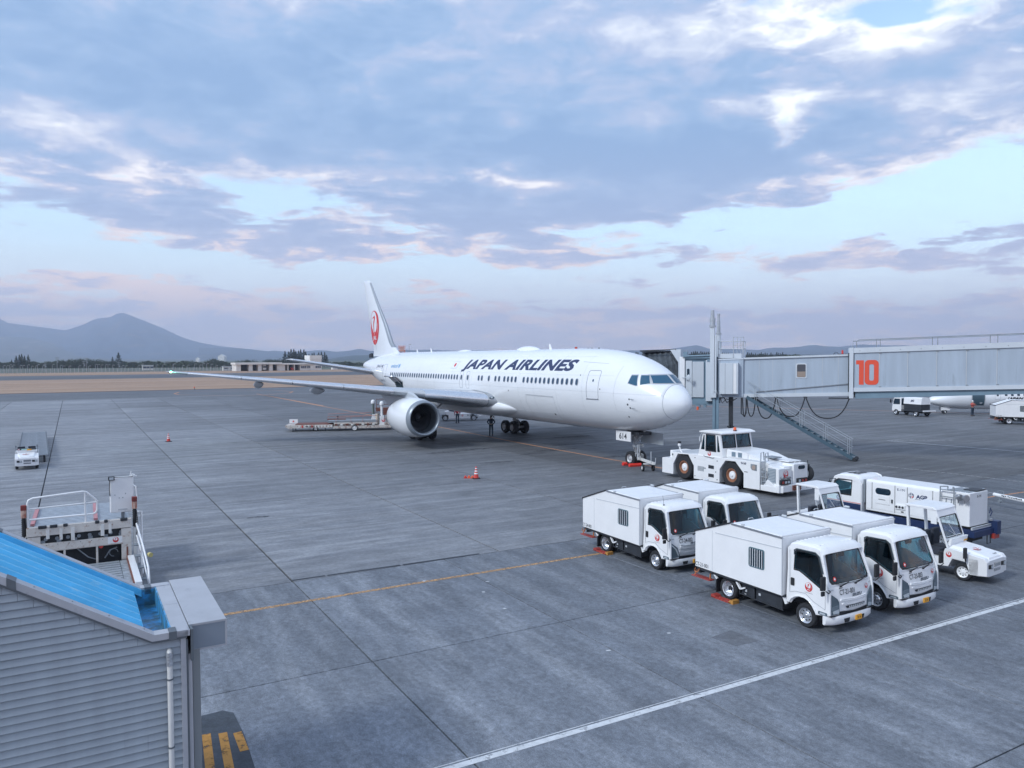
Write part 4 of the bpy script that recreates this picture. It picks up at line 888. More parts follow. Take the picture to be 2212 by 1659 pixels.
# open rear hold door under the aft cabin
skin('hold_opening',[(36.6,4.0),(38.6,4.0),(38.6,4.62),(36.6,4.62)],mat('hold interior',(.03,.06,.07),.8),lift=.01)
g=G(); 
for a,b in (((36.5,0),(38.7,0)),): 
    rg=[]
    for k in range(7): q=k/6; rg.append([(36.5,SG*(surf(37,4.65)+.05+1.1*q),4.66+.55*math.sin(q*1.9)),(38.7,SG*(surf(38.7,4.65)+.05+1.1*q),4.66+.55*math.sin(q*1.9))])
    g.loft(rg,cap=False,closed=False)
o=g.ob('hold_door',ALU,ac,smooth=50); so_=o.modifiers.new('thickness','SOLIDIFY'); so_.thickness=.09
for s in (36.9,38.3): g=G(); g.bar((s,SG*(surf(s,4.4)),4.35),(s,SG*(surf(s,4.6)+.8),5.1),.06); g.ob('door_strut',STEEL,ac)
# landing gear
GEAR=mat('gear grey paint',(.50,.52,.54),.45,.1,var=.2,vs=8,dirt=(.1,.09,.08),df=.5); HUB=mat('wheel hub white',(.6,.62,.64),.4,.2)
ng=bpy.data.objects.new('nose_gear',None); COL.objects.link(ng); ng.parent=ac; ng.location=(4.85,0,0)
for y in (-.36,.36): wheel('wheel',ng,0,y,.47,.47,.32,SG if y*SG>0 else -SG,.52,HUB)
g=G(); g.cyl((0,-.5,.47),(0,.5,.47),.07,n=10); g.cyl((0,0,.4),(0,0,2.3),.085,.12,12); g.cyl((0,0,1.15),(0,0,2.3),.14,n=12); g.bar((0,0,1.4),(-1.0,0,2.4),.1); g.bar((-.2,0,.5),(-.42,0,.95),.07); g.bar((-.42,0,.95),(-.12,0,1.35),.07); g.box(-.26,-.12,-.36,.36,1.22,1.36); g.cyl((-.15,-.3,1.3),(-.36,-.3,1.26),.1,n=10); g.cyl((-.15,.3,1.3),(-.36,.3,1.26),.1,n=10); g.box(-.12,.16,-.22,.22,1.55,1.9)
for k in range(5): g.tube([(.1,.1*SG,1.9-.1*k),(-.2,(.35)*SG,1.5-.1*k),(-.15,.15*SG,.9)],.018,4)
g.ob('strut',GEAR,ng,smooth=40)
g=G(); g.cyl((-.38,-.3,1.26),(-.36,-.3,1.26),.085,n=10); g.cyl((-.38,.3,1.26),(-.36,.3,1.26),.085,n=10); g.ob('taxi_light',LENS,ng)
DW=mat('gear door white',(.74,.75,.76),.4)
d1=G(); d1.box(-.85,.60,SG*.60,SG*.64,1.58,2.2); d1=d1.ob('gear_door',DW,ng)
d1.location=(.45,.12*SG,0)
decal('door_number',[(fit(text2('614',1,.02,0),-.74,.38,-.1,1.88),0,0)],lambda u,v,l:Vector((u,SG*.648,v)),[INK],d1)
g=G(); g.box(-1.9,.2,-SG*.62,-SG*.58,1.42,2.15); g.ob('gear_door',mat('gear door grey',(.38,.42,.45),.4),ng)
g=G(); g.bar((-.4,SG*.64,1.5),(-.4,SG*.64,2.2),.03); g.box(-.9,.3,-.5,.5,2.0,2.2); g.ob('wheel_well',DARK,ng)
for sg in (SG,-SG):
    mg=bpy.data.objects.new('main_gear',None); COL.objects.link(mg); mg.parent=ac; mg.location=(27.3,sg*4.65,0)
    for x in (-.71,.71):
        for y in (-.57,.57): wheel('wheel',mg,x,y,.58,.58,.43,1 if y>0 else -1,.5,HUB)
    g=G(); g.bar((-.71,0,.58),(.71,0,.58),.22); g.cyl((-.71,-.7,.58),(-.71,.7,.58),.09,n=8); g.cyl((.71,-.7,.58),(.71,.7,.58),.09,n=8); g.cyl((0,0,.55),(.15,-sg*.1,3.3),.17,.2,12); g.bar((0,0,1.5),(-.2,-sg*1.8,3.0),.13); g.bar((0,0,1.4),(1.4,-sg*.3,3.1),.12)
    for k in range(4): g.tube([(.1,-.1,1.6-.2*k),(-.3,-.25,1.1-.1*k),(-.6,-.1,.7)],.025,4)
    g.ob('strut',GEAR,mg,smooth=40)
    g=G(); g.box(-.8,.9,sg*.55,sg*.6,1.5,3.2); g.ob('gear_door',WLO,mg)
# ================= vehicles =================
def holed(g,outer,holes,a,b,ax='y'):
    "extruded panel with openings"
    loops=[outer]+holes; tr=tessellate_polygon([[Vector((p[0],p[1],0)) for p in l] for l in loops]); flat=[p for l in loops for p in l]
    f={'y':lambda p,t:(p[0],t,p[1]),'x':lambda p,t:(t,p[0],p[1]),'z':lambda p,t:(p[0],p[1],t)}[ax]
    n=len(flat); vs=[f(p,a) for p in flat]+[f(p,b) for p in flat]; fs=[tuple(t)[::-1] for t in tr]+[tuple(i+n for i in t) for t in tr]; o=0
    for l in loops:
        k=len(l); fs+=[(o+i,o+(i+1)%k,n+o+(i+1)%k,n+o+i) for i in range(k)]; o+=k
    return g.add(vs,fs)
def patch(g,poly,mp,th,holes=()):
    "raised pad on a mapped surface: mp(u,v,lift)"
    loops=[poly]+list(holes); tr=tessellate_polygon([[Vector((p[0],p[1],0)) for p in l] for l in loops]); flat=[p for l in loops for p in l]; n=len(flat)
    vs=[mp(p[0],p[1],-.004) for p in flat]+[mp(p[0],p[1],th) for p in flat]; fs=[tuple(t)[::-1] for t in tr]+[tuple(i+n for i in t) for t in tr]; o=0
    for l in loops:
        k=len(l); fs+=[(o+i,o+(i+1)%k,n+o+(i+1)%k,n+o+i) for i in range(k)]; o+=k
    return g.add(vs,fs)
def dense(poly,step):
    o=[]
    for a,b in zip(poly,poly[1:]+poly[:1]):
        n=max(1,int(math.dist(a,b)/step)); o+=[(a[0]+(b[0]-a[0])*i/n,a[1]+(b[1]-a[1])*i/n) for i in range(n)]
    return o
EMB=[REDJ,WHITE,INK]
TW=1.72                      # truck cab width
def fx(v):                   # x of the cab front at height v
    pr=[(.2,.74),(.45,.76),(.9,.755),(1.2,.70),(1.25,.68),(2.02,.42),(2.08,.36)]
    for (a,x0),(b,x1) in zip(pr,pr[1:]):
        if v<=b: return x0+(x1-x0)*(max(v,a)-a)/(b-a)
    return pr[-1][1]
def fm(u,v,l):               # front face: u across from viewer's left (0..TW), v height
    t=(u-TW/2)/(TW/2); tum=max(0,v-1.2)*.09
    return Vector((fx(v)+l-.085*abs(t)**3.5+.02, TW/2+(u-TW/2)*(1-tum/(TW/2)), v))
def tumble(g):
    g.v=[(x,(y+(max(0,z-1.2)*.09 if y<TW/2 else -max(0,z-1.2)*.09)),z) for x,y,z in g.v]
TRUCK={}
def cater_truck(loc,rz,num,label,style=0,grp='white box trucks parked in two rows'):
    t=thing('box_truck',label,'truck',loc,rz,grp)
    # ---- box body
    g=G(); out=[(-3.81,.72),(-3.81,1.76),(-2.43,2.235),(-.63,2.19),(-.63,.66)]
    g.prism(out,-.10,1.82,'y'); bx=g.ob('box_body',WHITE,t,bev=.012)
    g=G(); g.T=None
    for k in range(7):
        y0=-.02+k*.252; z=lambda x:2.235+(2.19-2.235)*(x+2.43)/1.8
        g.add([(-2.38,y0,z(-2.38)),(-.72,y0,z(-.72)),(-.72,y0+.246,z(-.72)),(-2.38,y0+.246,z(-2.38)),(-2.38,y0,z(-2.38)+.018),(-.72,y0,z(-.72)+.018),(-.72,y0+.246,z(-.72)+.018),(-2.38,y0+.246,z(-2.38)+.018)],[(4,5,6,7),(0,1,5,4),(1,2,6,5),(2,3,7,6),(3,0,4,7)])
    g.ob('roof_panel',WHITE,t)
    for ya in (-.105,1.825): g=G(); g.bar((-2.40,ya,2.225),(-.62,ya,2.18),.02,.05); g.ob('roof_rail',STEEL,bx)
    g=G(); g.bar((-.70,-.10,2.215),(-.70,1.82,2.215),.10,.04); g.ob('roof_front_cap',WHITE,bx,bev=.006)
    g=G(); g.bar((-3.82,-.10,1.77),(-2.43,-.10,2.25),.05,.035); g.bar((-3.82,1.82,1.77),(-2.43,1.82,2.25),.05,.035); g.bar((-3.83,-.1,1.75),(-3.83,1.82,1.75),.05); g.ob('rear_door_seal',BLACK,bx)
    g=G(); g.bar((-3.0,-.104,1.86),(-.64,-.104,1.90),.012,.02); g.bar((-3.12,-.103,.73),(-3.12,-.103,1.9),.004,.008,up=(1,0,0)); g.bar((-.64,-.103,.66),(-.64,-.103,2.17),.02,.02,up=(1,0,0)); g.ob('side_moulding',LGREY,bx)
    g=G(); g.bar((-2.1,-.02,2.25),(-2.0,-.02,2.26),.05,.05); g.cyl((-2.2,1.75,2.3),(-2.05,1.75,2.3),.03,n=8); g.tube([(-2.43,.6,2.26),(-2.43,.62,2.30),(-2.43,.78,2.30),(-2.43,.8,2.26)],.01,5); g.ob('roof_fitting',LGREY,bx)
    sm=lambda u,v,l:Vector((u,-.104-l,v))
    g=G(); patch(g,rrect(-1.76,-1.22,1.19,1.73,.06),sm,.012,[rrect(-1.73,-1.25,1.22,1.70,.04)]); w=g.ob('window',mat('window gasket',(.10,.17,.20),.5),bx)
    g=G(); patch(g,rrect(-1.735,-1.245,1.215,1.705,.04),sm,.003); g.ob('pane',GLD,w)
    g=G()
    for k in range(6 if style==0 else 5): x=-1.69+k*(.40/(5 if style==0 else 4)); g.bar((x,-.122,1.22),(x,-.122,1.70),.014)
    g.ob('guard_bar',WHITE,w)
    decal('unit_number',[(fit(text2(num,1,.01,0),.52,.115,-3.54,.81),0,0)],sm,[INK],bx)
    # ---- cab
    side=[(-.58,.74),(-.57,1.95),(-.50,2.04),(-.3,2.075),(.25,2.08),(.40,2.03),(.47,1.9),(.665,1.26),(.70,1.2),(.735,.98),(.74,.5),(.34,.42),(.29,.52),(.22,.62),(.10,.715),(-.02,.75),(-.16,.745),(-.28,.70),(-.38,.62),(-.44,.52),(-.58,.52)]
    win=[(-.35,1.43),(-.35,1.84),(-.30,1.90),(.24,1.92),(.33,1.86),(.57,1.2),(.57,1.12),(.50,1.12),(-.06,1.38),(-.20,1.43)]
    g=G(); holed(g,side,[win],.0,.05); holed(g,side,[win],TW-.05,TW); tumble(g); cab=g.ob('cab',WHITE,t,bev=.012)
    g=G()
    sec=lambda y,dz:[(-.57,y,1.93+dz*.3),(-.53,y,2.06+dz),(-.3,y,2.12+dz),(.1,y,2.13+dz),(.30,y,2.11+dz),(.42,y,2.04+dz*.7),(.475,y,1.955+dz*.3),(.35,y,1.9),(-.4,y,1.9)]
    g.loft([sec(.085,-.06),sec(.13,-.012),sec(.3,.008),sec(TW/2,.02),sec(TW-.3,.008),sec(TW-.13,-.012),sec(TW-.085,-.06)]); g.ob('cab_roof',WHITE,t,smooth=50)
    g=G()
    for k in range(9): y=.24+k*.155; g.bar((-.46,y,2.105),(.26,y,2.128),.05,.02)
    g.ob('roof_rib',WHITE,cab,bev=.006)
    g=G(); g.box(-.58,-.54,.05,TW-.05,.6,1.95); g.ob('rear_wall',WHITE,cab)
    # lower front panel as a curved skin
    g=G(); us=[0,.03,.08,.16,.3,.6,TW/2,TW-.6,TW-.3,TW-.16,TW-.08,TW-.03,TW]; rg=[]
    for v in (.47,.6,.8,1.0,1.12,1.2,1.24): rg.append([fm(u,v,-.004) for u in us])
    g.loft(rg,cap=False,closed=False); g.ob('front_panel',WHITE,t,smooth=50).modifiers.new('thickness','SOLIDIFY').thickness=.03
    wso=[(.10,1.31),(.15,1.245),(.35,1.225),(TW/2,1.215),(TW-.35,1.225),(TW-.15,1.245),(TW-.10,1.31),(TW-.14,1.90),(TW-.20,1.965),(TW/2,1.985),(.20,1.965),(.14,1.90)]
    sh=lambda k:[(TW/2+(u-TW/2)*(1-k/.86),1.60+(v-1.60)*(1-k/.38)) for u,v in wso]
    g=G(); patch(g,dense([(.0,1.2),(TW,1.2),(TW,2.03),(.0,2.03)],.1),fm,.004,[dense(sh(.01),.1)]); g.ob('windscreen_surround',WHITE,cab)
    g=G(); patch(g,dense(sh(0),.1),fm,.010,[dense(sh(.045),.1)]); ws=g.ob('windscreen',BLACK,cab)
    o=decal('pane',[(P2(sh(.03)),0,0)],lambda u,v,l:fm(u,v,.006),[GLS],ws,.12)
    for yy,nm in ((.02,0),(TW-.02,1)):
        g=G(); g.prism([(p[0],p[1]) for p in win],yy-.004,yy+.004,'y'); tumble(g); g.ob('side_window',GLS,cab)
        g=G(); s_=[(-.37,1.40),(-.37,1.86),(-.32,1.93),(.26,1.95),(.36,1.88),(.60,1.2),(.60,1.09),(.49,1.09),(-.07,1.35),(-.20,1.40)]
        yo=-.006 if yy<1 else TW+.006; holed(g,s_,[win],min(yo,yy),max(yo,yy)); tumble(g); g.ob('window_seal',BLACK,cab)
    g=G(); g.tube([(-.36,-.02,1.80),(-.36,-.03,1.92),(-.30,-.035,1.955),(.27,-.035,1.97),(.38,-.03,1.9),(.52,-.02,1.5)],.016,5); tumble(g); g.ob('rain_visor',mat('smoked visor',(.05,.07,.08),.2),cab)
    # interior
    g=G(); g.box(-.50,.60,.06,TW-.06,.78,.86); g.box(.38,.66,.08,TW-.08,.86,1.17); g.prism([(.30,1.17),(.66,1.17),(.60,1.22),(.40,1.24)],.1,TW-.1,'y'); g.ob('dashboard',TRIM,cab)
    for y0 in (.14,.66,1.12):
        g=G(); g.box(-.38,.08,y0,y0+.42,.86,1.02); g.prism([(-.48,1.0),(-.40,1.66),(-.32,1.66),(-.34,1.0)],y0+.02,y0+.40,'y'); g.box(-.43,-.35,y0+.11,y0+.31,1.68,1.82); g.ob('seat',SEAT,cab,bev=.02)
    g=G(); g.tube([(.22+.03*math.sin(a)*1.6,.38+.19*math.cos(a),1.25+.19*math.sin(a)*.75) for a in [2*pi*k/18 for k in range(18)]],.014,5,True); g.bar((.22,.2,1.25),(.22,.56,1.25),.03); g.cyl((.42,.38,1.05),(.23,.38,1.24),.03,n=6); g.ob('steering_wheel',BLACK,cab)
    g=G(); g.box(-.53,-.50,.1,TW-.1,1.0,1.9); g.ob('rear_trim',TRIM,cab)
    g=G(); g.box(.36,.40,.74,.98,1.80,1.88); g.box(.40,.44,.80,.92,1.88,1.93); g.ob('rear_view_mirror',BLACK,cab)
    # seams, handle, door print
    g=G(); 
    sline=lambda p,q:g.bar((p[0],-.003,p[1]),(q[0],-.003,q[1]),.008,.006)
    for p,q in (((-.47,.80),(-.47,1.9)),((-.47,.80),(-.30,.86)),((-.30,.86),(.02,.88)),((.02,.88),(.24,.74)),((.24,.74),(.60,.62)),((.60,.62),(.60,1.08))): sline(p,q)
    g.ob('door_seam',GREY,cab)
    g=G(); g.prism(rrect(-.44,-.33,.99,1.19,.02),-.010,.002,'y'); g.ob('door_handle',BLACK,cab)
    dm=lambda u,v,l:Vector((u,-.004-l,v))
    decal('door_emblem',crane(.112,.118,.11,1.07),dm,EMB,cab); decal('door_caption',[(fit(text2('JAPAN AIRLINES',1),.24,.022,.11,.915),0,0)],dm,[INK],cab)
    g=G(); g.prism(rrect(.40,.66,.47,.55,.03),-.014,.002,'y'); g.ob('side_marker',LDK,cab); g=G(); g.prism([(.44,.49),(.62,.49),(.60,.53),(.46,.53)],-.02,.0,'y'); g.ob('side_marker_lens',LENS,cab)
    # wheel arch lip
    g=G(); g.tube([(-.47,-.012,.55),(-.42,-.016,.64),(-.30,-.018,.73),(-.16,-.018,.775),(0,-.018,.775),(.12,-.018,.735),(.23,-.018,.64),(.31,-.016,.53),(.36,-.012,.44)],.022,6); g.ob('arch_lip',WHITE,cab,smooth=60)
    # front furniture
    def pad(name,poly,m,th=.012,par=cab,st=.1): g=G(); patch(g,dense(poly,st),fm,th); return g.ob(name,m,par)
    if style==0:
        for mir in (0,1):
            F_=lambda pl:[(TW-a,b) for a,b in pl] if mir else pl
            h=pad('headlight',F_([(.015,1.02),(.10,1.0),(.24,.90),(.30,.80),(.31,.52),(.02,.50)]),LDK,.02)
            pad('lens',F_([(.06,.70),(.27,.74),(.285,.66),(.08,.61)]),mat('lamp grey',(.22,.27,.31),.15,.4),.027,h); pad('lens',F_([(.10,.60),(.28,.64),(.285,.54),(.12,.53)]),LENS,.03,h)
        pad('front_caption',[],WHITE) if 0 else None
        for v0,v1,a in ((.80,.84,.34),(.70,.74,.40)): pad('grille_bar',[(a,v0+.04),(TW/2,v0),(TW-a,v0+.04),(TW-a-.03,v1+.04),(TW/2,v1),(a+.03,v1+.04)],WHITE,.03)
        pad('grille',[(.55,.675),(TW-.42,.675),(TW-.46,.62),(.60,.62)],DARK,.012)
        g=G()
        for k in range(8): u=.66+k*.075; patch(g,[(u,.63),(u+.03,.63),(u+.035,.67),(u+.005,.67)],fm,.03)
        g.ob('grille_fin',LGREY,cab)
        pad('lower_intake',[(.33,.57),(TW/2,.53),(TW-.33,.57),(TW-.33,.48),(.33,.48)],BLACK,.012)
    else:
        for mir in (0,1):
            F_=lambda pl:[(TW-a,b) for a,b in pl] if mir else pl
            h=pad('headlight',F_([(.015,1.0),(.06,1.0),(.26,.84),(.36,.56),(.05,.50),(.015,.52)]),LDK,.02); pad('lens',F_([(.05,.94),(.08,.93),(.23,.80),(.31,.60),(.28,.59),(.19,.78),(.07,.9)]),LENS,.03,h)
        for q in range(5): v=.60+q*.065; pad('grille_bar',[(.30+.02*q,v+.05),(.55,v),(TW-.55,v),(TW-.30-.02*q,v+.05),(TW-.33-.02*q,v+.075),(TW-.57,v+.03),(.57,v+.03),(.33+.02*q,v+.075)],WHITE if q%2 else LGREY,.03)
        pad('lower_intake',[(.33,.57),(TW/2,.54),(TW-.33,.57),(TW-.33,.48),(.33,.48)],BLACK,.012)
        g=G(); g.cyl((.2,.2,2.1),(.15,.2,2.42),.006,n=4); g.cyl((.2,.2,2.09),(.2,.2,2.14),.03,n=8); g.ob('antenna',BLACK,cab)
    for u in (.1,TW-.1): pad('vent_slat',[(u-.07,1.10),(u+.07,1.10),(u+.07,1.13),(u-.07,1.13)],LGREY,.01)
    g=G()
    rg=[]
    for dx,z0,z1 in ((-.02,.24,.47),):
        for k in range(15):
            u=-.03+(TW+.06)*k/14; e=abs((u-TW/2)/(TW/2+.03)); x=.80-.16*e**5; rg.append([(.55,u,z0+.02),(.55,u,z1),(x-.02,u,z1),(x,u,z1-.03),(x,u,z0+.06),(x-.05,u,z0)])
    g.loft(rg); bp=g.ob('bumper',WHITE,t,smooth=40)
    g=G(); g.box(.20,.76,.03,TW-.03,.465,.485); g.ob('bumper_gap',BLACK,bp)
    for u0 in (.46,TW-.70): g=G(); g.prism([(u0,.38),(u0+.22,.38),(u0+.19,.28),(u0+.03,.28)],.79,.812,'x'); g.ob('fog_recess',BLACK,bp)
    g=G(); g.box(.78,.83,.90,1.12,.28,.40); pl=g.ob('number_plate',YPL,bp); decal('plate_print',[(fit(text2('11',1,.03),.1,.05,1.01,.34),0,0)],lambda u,v,l:Vector((.832,u,v)),[RUST],pl)
    if num:
        decal('front_number',[(fit(text2(num,1,.008,0),.56,.125,.64,1.03),0,0)],lambda u,v,l:fm(u,v,.004),[INK],cab,.12)
        decal('maker_name',[(fit(text2('ISUZU',1,.05,.25),.38,.075,1.0,.915),0,0)],lambda u,v,l:fm(u,v,.005),[mat('chrome letters',(.12,.15,.19),.3,.4)],cab,.12)
        decal('model_name',[(fit(text2('ELF',1,.03,.25),.13,.035,.42,1.135),0,0)],lambda u,v,l:fm(u,v,.004),[INK],cab,.12)
        decal('front_emblem',crane(.062,.066,1.42,1.05),lambda u,v,l:fm(u,v,.004+l*.3),EMB,cab,.1); decal('front_caption',[(fit(text2('JAPAN AIRLINES',1),.13,.012,1.42,.965),0,0)],lambda u,v,l:fm(u,v,.004),[INK],cab,.1)
    decal('screen_sticker',[(P2(ell(.27,1.36,.05,.055,14)),0,0),(P2(ell(.27,1.36,.024,.026,8)),1,.002)],lambda u,v,l:fm(u,v,.012+l),[RED,WHITE],ws)
    for u0 in (.42,.98):
        g=G(); a=fm(u0,1.19,.03); b=fm(u0+.30,1.245,.035); g.bar(a,b,.014,.02); g.cyl(a-Vector((.05,0,.02)),a+Vector((.01,0,0)),.022,n=6); g.ob('wiper',BLACK,cab)
    # mirrors on long arms
    g=G(); g.tube([(.66,.02,1.14),(.76,-.02,1.12),(.80,-.14,1.10),(.78,-.22,1.17)],.014,5); g.ob('mirror_arm',BLACK,t); g=G(); g.box(.66,.73,-.30,-.14,1.16,1.50); g.box(.67,.72,-.28,-.16,1.02,1.14); g.ob('mirror',BLACK,t,bev=.02)
    g=G(); g.tube([(.66,TW-.02,1.14),(.76,TW+.04,1.14),(.78,TW+.16,1.2)],.014,5); g.ob('mirror_arm',BLACK,t); g=G(); g.box(.66,.73,TW+.10,TW+.26,1.18,1.52); g.ob('mirror',BLACK,t,bev=.02)
    # chassis
    g=G(); 
    for y in (.42,1.22): g.box(-3.75,.4,y,y+.08,.42,.60)
    for x in (-3.7,-3.2,-2.0,-1.4,-.9): g.box(x,x+.08,.42,1.3,.45,.56)
    g.box(-2.15,-1.7,.06,.42,.26,.60); g.box(-1.62,-.74,.04,.40,.24,.62); g.box(-2.1,-.8,1.3,1.66,.26,.6); g.bar((-2.2,.03,.30),(-.7,.03,.24),.03); g.bar((-2.2,.03,.30),(-2.35,.2,.42),.03); g.box(-3.78,-.6,-.06,1.78,.62,.68); ch=g.ob('chassis',DARK,t,bev=.01)
    g=G(); g.box(-2.0,-1.94,.03,.045,.40,.47); g.box(-1.52,-1.45,.02,.035,.42,.48); g.box(-2.02,-1.97,.03,.045,.32,.34); g.ob('service_label',LGREY,ch)
    g=G(); g.bar((-2.62-.50,-.02,.64),(-2.62-.38,-.02,.52),.05,.05); g.bar((-2.62+.36,-.02,.62),(-2.62+.50,-.02,.45),.06,.05); g.bar((-2.62+.50,-.02,.45),(-2.62+.66,-.02,.52),.04,.04); g.bar((-.66,.02,.62),(-.58,.02,.45),.06,.08); g.ob('guard_bracket',WHITE,ch)
    for ya,yb in ((-.02,.36),(1.36,1.74)): g=G(); g.box(-3.06,-3.03,ya,yb,.12,.62); g.ob('mud_flap',BLACK,ch)
    for ya,yb in ((-.12,.08),(1.62,1.8)): g=G(); g.box(-3.95,-3.20,ya,yb,.405,.43); g.ob('rear_step',mat('faded red paint',(.33,.06,.055),.6,var=.2,vs=8),t)
    g=G(); g.tube([(-3.82,-.08,.66),(-3.84,-.1,.56),(-3.72,-.1,.545),(-3.66,-.08,.66)],.014,5); g.bar((-3.9,-.03,.43),(-3.8,.02,.66),.025); g.bar((-3.3,.0,.43),(-3.3,.02,.66),.03); g.ob('step_bracket',mat('faded orange paint',(.48,.16,.05),.6,var=.15,vs=8),t)
    g=G(); g.box(-3.86,-3.80,.1,1.6,.48,.60); g.ob('rear_bumper',DARK,t)
    wheel('wheel',t,0,.11,.31,.31,.19,-1,.62); wheel('wheel',t,0,TW-.11,.31,.31,.19,1,.62)
    for y,s in ((.11,-1),(.33,-1),(TW-.33,1),(TW-.11,1)): wheel('wheel',t,-2.63,y,.32,.32,.18,s,.66,kind=2 if y in(.11,TW-.11) else 0)
    g=G(); g.cyl((-2.63,.2,.32),(-2.63,TW-.2,.32),.06,n=8); g.cyl((0,.2,.31),(0,TW-.2,.31),.04,n=8); g.cyl((-2.63,.75,.34),(-2.63,.98,.34),.15,n=12); g.ob('axle',DARK,t)
    return t
HD=R(-59.5)
cater_truck((7.42,19.33,0),HD,'CT-21-001','white box truck CT-21-001, nearest of the four, in front on the left',0)
cater_truck((9.82,20.62,0),HD+R(.5),'CT-23-003','white box truck CT-23-003, right beside CT-21-001 in the front row',0)
cater_truck((4.61,24.73,0),HD+R(.4),'CT-24-002','white box truck CT-24-002 with slim dark headlights and roof antenna',1)
cater_truck((6.86,25.96,0),HD,'CT-24-001','white box truck behind CT-24-002, its nose hidden by the front row',0)
def chock(x,y,rz,label,cat='wheel chock',grp='wheel chocks under the trucks'):
    t=thing('wheel_chock',label,cat,(x,y,0),rz,grp); g=G(); g.prism([(-.16,0),(.16,0),(.05,.10),(-.05,.10)],-.05,.30,'y'); g.ob('block',RED,t,bev=.008); g=G(); g.prism([(-.165,0),(.165,0),(.055,.105),(-.055,.105)],.30,.42,'y'); g.ob('end_block',mat('chock yellow',(.45,.22,.05),.6,var=.2,vs=9),t)
for (x,y),l in (((7.42,19.33),'red and yellow chock behind the rear wheel of CT-21-001'),((4.61,24.73),'red and yellow chock at the rear wheel of CT-24-002')):
    d=Vector((math.cos(HD),math.sin(HD),0)); n=Vector((-d.y,d.x,0)); 
    p=Vector((x,y,0))-d*2.63; q=p-d*.36-n*.16; 
    t=thing('wheel_chock',l,'wheel chock',(p.x-n.x*.10+d.x*.18,p.y-n.y*.10+d.y*.18,0),HD,'wheel chocks under the trucks')
    g=G(); g.box(-.62,.14,-.10,-.03,0,.035); g.box(-.52,.1,.05,.1,0,.035); g.prism([(-.62,0),(-.44,0),(-.48,.07),(-.62,.09)],-.1,.14,'y'); g.ob('frame',mat('worn chock red',(.36,.05,.04),.6,var=.2,vs=9),t); g=G(); g.prism([(.02,0),(.22,0),(.22,.1),(.1,.1)],-.10,.14,'y'); g.ob('end_block',mat('chock yellow',(.45,.22,.05),.6,var=.2,vs=9),t)
# ---------------- aircraft tug ----------------
THD=R(-59.8); tg_=thing('pushback_tug','large white aircraft tug with big tyres standing at the airliner nose','tug',(11.42,39.92,0),THD); TGW=2.42
sideo=[(-5.36,.2),(-5.36,1.07),(-4.56,1.12),(-4.56,1.47),(-2.4,1.52),(1.9,1.60),(1.9,.21),(.84,.18),(.84,.93),(.28,1.46),(-.42,1.43),(-.83,.92),(-.85,.2),(-2.77,.18),(-2.77,.88),(-3.2,1.45),(-4.05,1.41),(-4.42,.80),(-4.43,.21)]
g=G(); g.prism(sideo,0,.66,'y'); g.prism(sideo,TGW-.66,TGW,'y'); g.box(-5.34,2.9,.60,TGW-.60,.42,1.455); body=g.ob('body',WHITE,tg_,bev=.015)
g=G(); g.box(-4.55,-2.5,.1,TGW-.1,1.465,1.50); g.box(1.0,1.9,.05,TGW-.05,1.585,1.63); g.ob('deck_plate',LGREY,body)
for x in (-3.62,-.04):
    for y,s in ((.27,-1),(TGW-.27,1)): wheel('wheel',tg_,x,y,.70,.70,.46,s,.50,kind=3)
g=G(); g.cyl((-3.62,.4,.7),(-3.62,2,.7),.14,n=10); g.cyl((-.04,.4,.7),(-.04,2,.7),.14,n=10); g.ob('axle',DARK,tg_)
# cab
cs=[(-2.46,1.45),(-2.12,2.76),(-.90,2.80),(-.66,1.56)]
holes=[[(-2.26,1.85),(-2.05,2.66),(-1.98,2.66),(-1.98,1.85)],[(-1.86,1.84),(-1.83,2.68),(-1.20,2.68),(-1.15,1.84)],[(-1.05,1.82),(-1.06,2.66),(-.99,2.66),(-.84,1.82)]]
g=G(); holed(g,cs,holes,.04,.10); holed(g,cs,holes,TGW-.12,TGW-.06)
rearm=lambda u,v,l:Vector((-.66-(v-1.56)*.195+l,u,v)); frontm=lambda u,v,l:Vector((-2.46+(v-1.45)*.26-l,u,v))
rh=[[(.16,2.06),(1.10,2.04),(1.12,2.70),(.18,2.71)],[(1.22,2.04),(2.24,2.04),(2.20,2.70),(1.24,2.70)]]
patch(g,[(.05,1.56),(TGW-.06,1.56),(TGW-.06,2.79),(.05,2.79)],rearm,.03,rh); patch(g,[(.05,1.45),(TGW-.06,1.45),(TGW-.06,2.76),(.05,2.76)],frontm,.03,[[(.2,2.0),(TGW-.2,2.0),(TGW-.22,2.66),(.22,2.66)]])
tcab=g.ob('cab',WHITE,tg_,bev=.01)
for h in holes:
    for ya in (.065,TGW-.09): g=G(); g.prism(h,ya,ya+.007,'y'); g.ob('side_window',GLS,tcab)
for h in rh: g=G(); patch(g,h,rearm,.008); w=g.ob('rear_window',GLS,tcab); g=G(); c_=(sum(p[0] for p in h)/4,sum(p[1] for p in h)/4); patch(g,[(c_[0]+(p[0]-c_[0])*1.05,c_[1]+(p[1]-c_[1])*1.07) for p in h],rearm,.04,[[(c_[0]+(p[0]-c_[0])*.97,c_[1]+(p[1]-c_[1])*.96) for p in h]]); g.ob('gasket',BLACK,w)
g=G(); patch(g,[(.2,2.0),(TGW-.2,2.0),(TGW-.22,2.66),(.22,2.66)],frontm,.008); g.ob('windscreen',GLS,tcab)
g=G(); holed(g,[(-1.90,1.80),(-1.87,2.72),(-1.17,2.72),(-1.11,1.80)],[[(-1.84,1.86),(-1.81,2.66),(-1.22,2.66),(-1.17,1.86)]],.02,.04); g.ob('door_frame',BLACK,tcab)
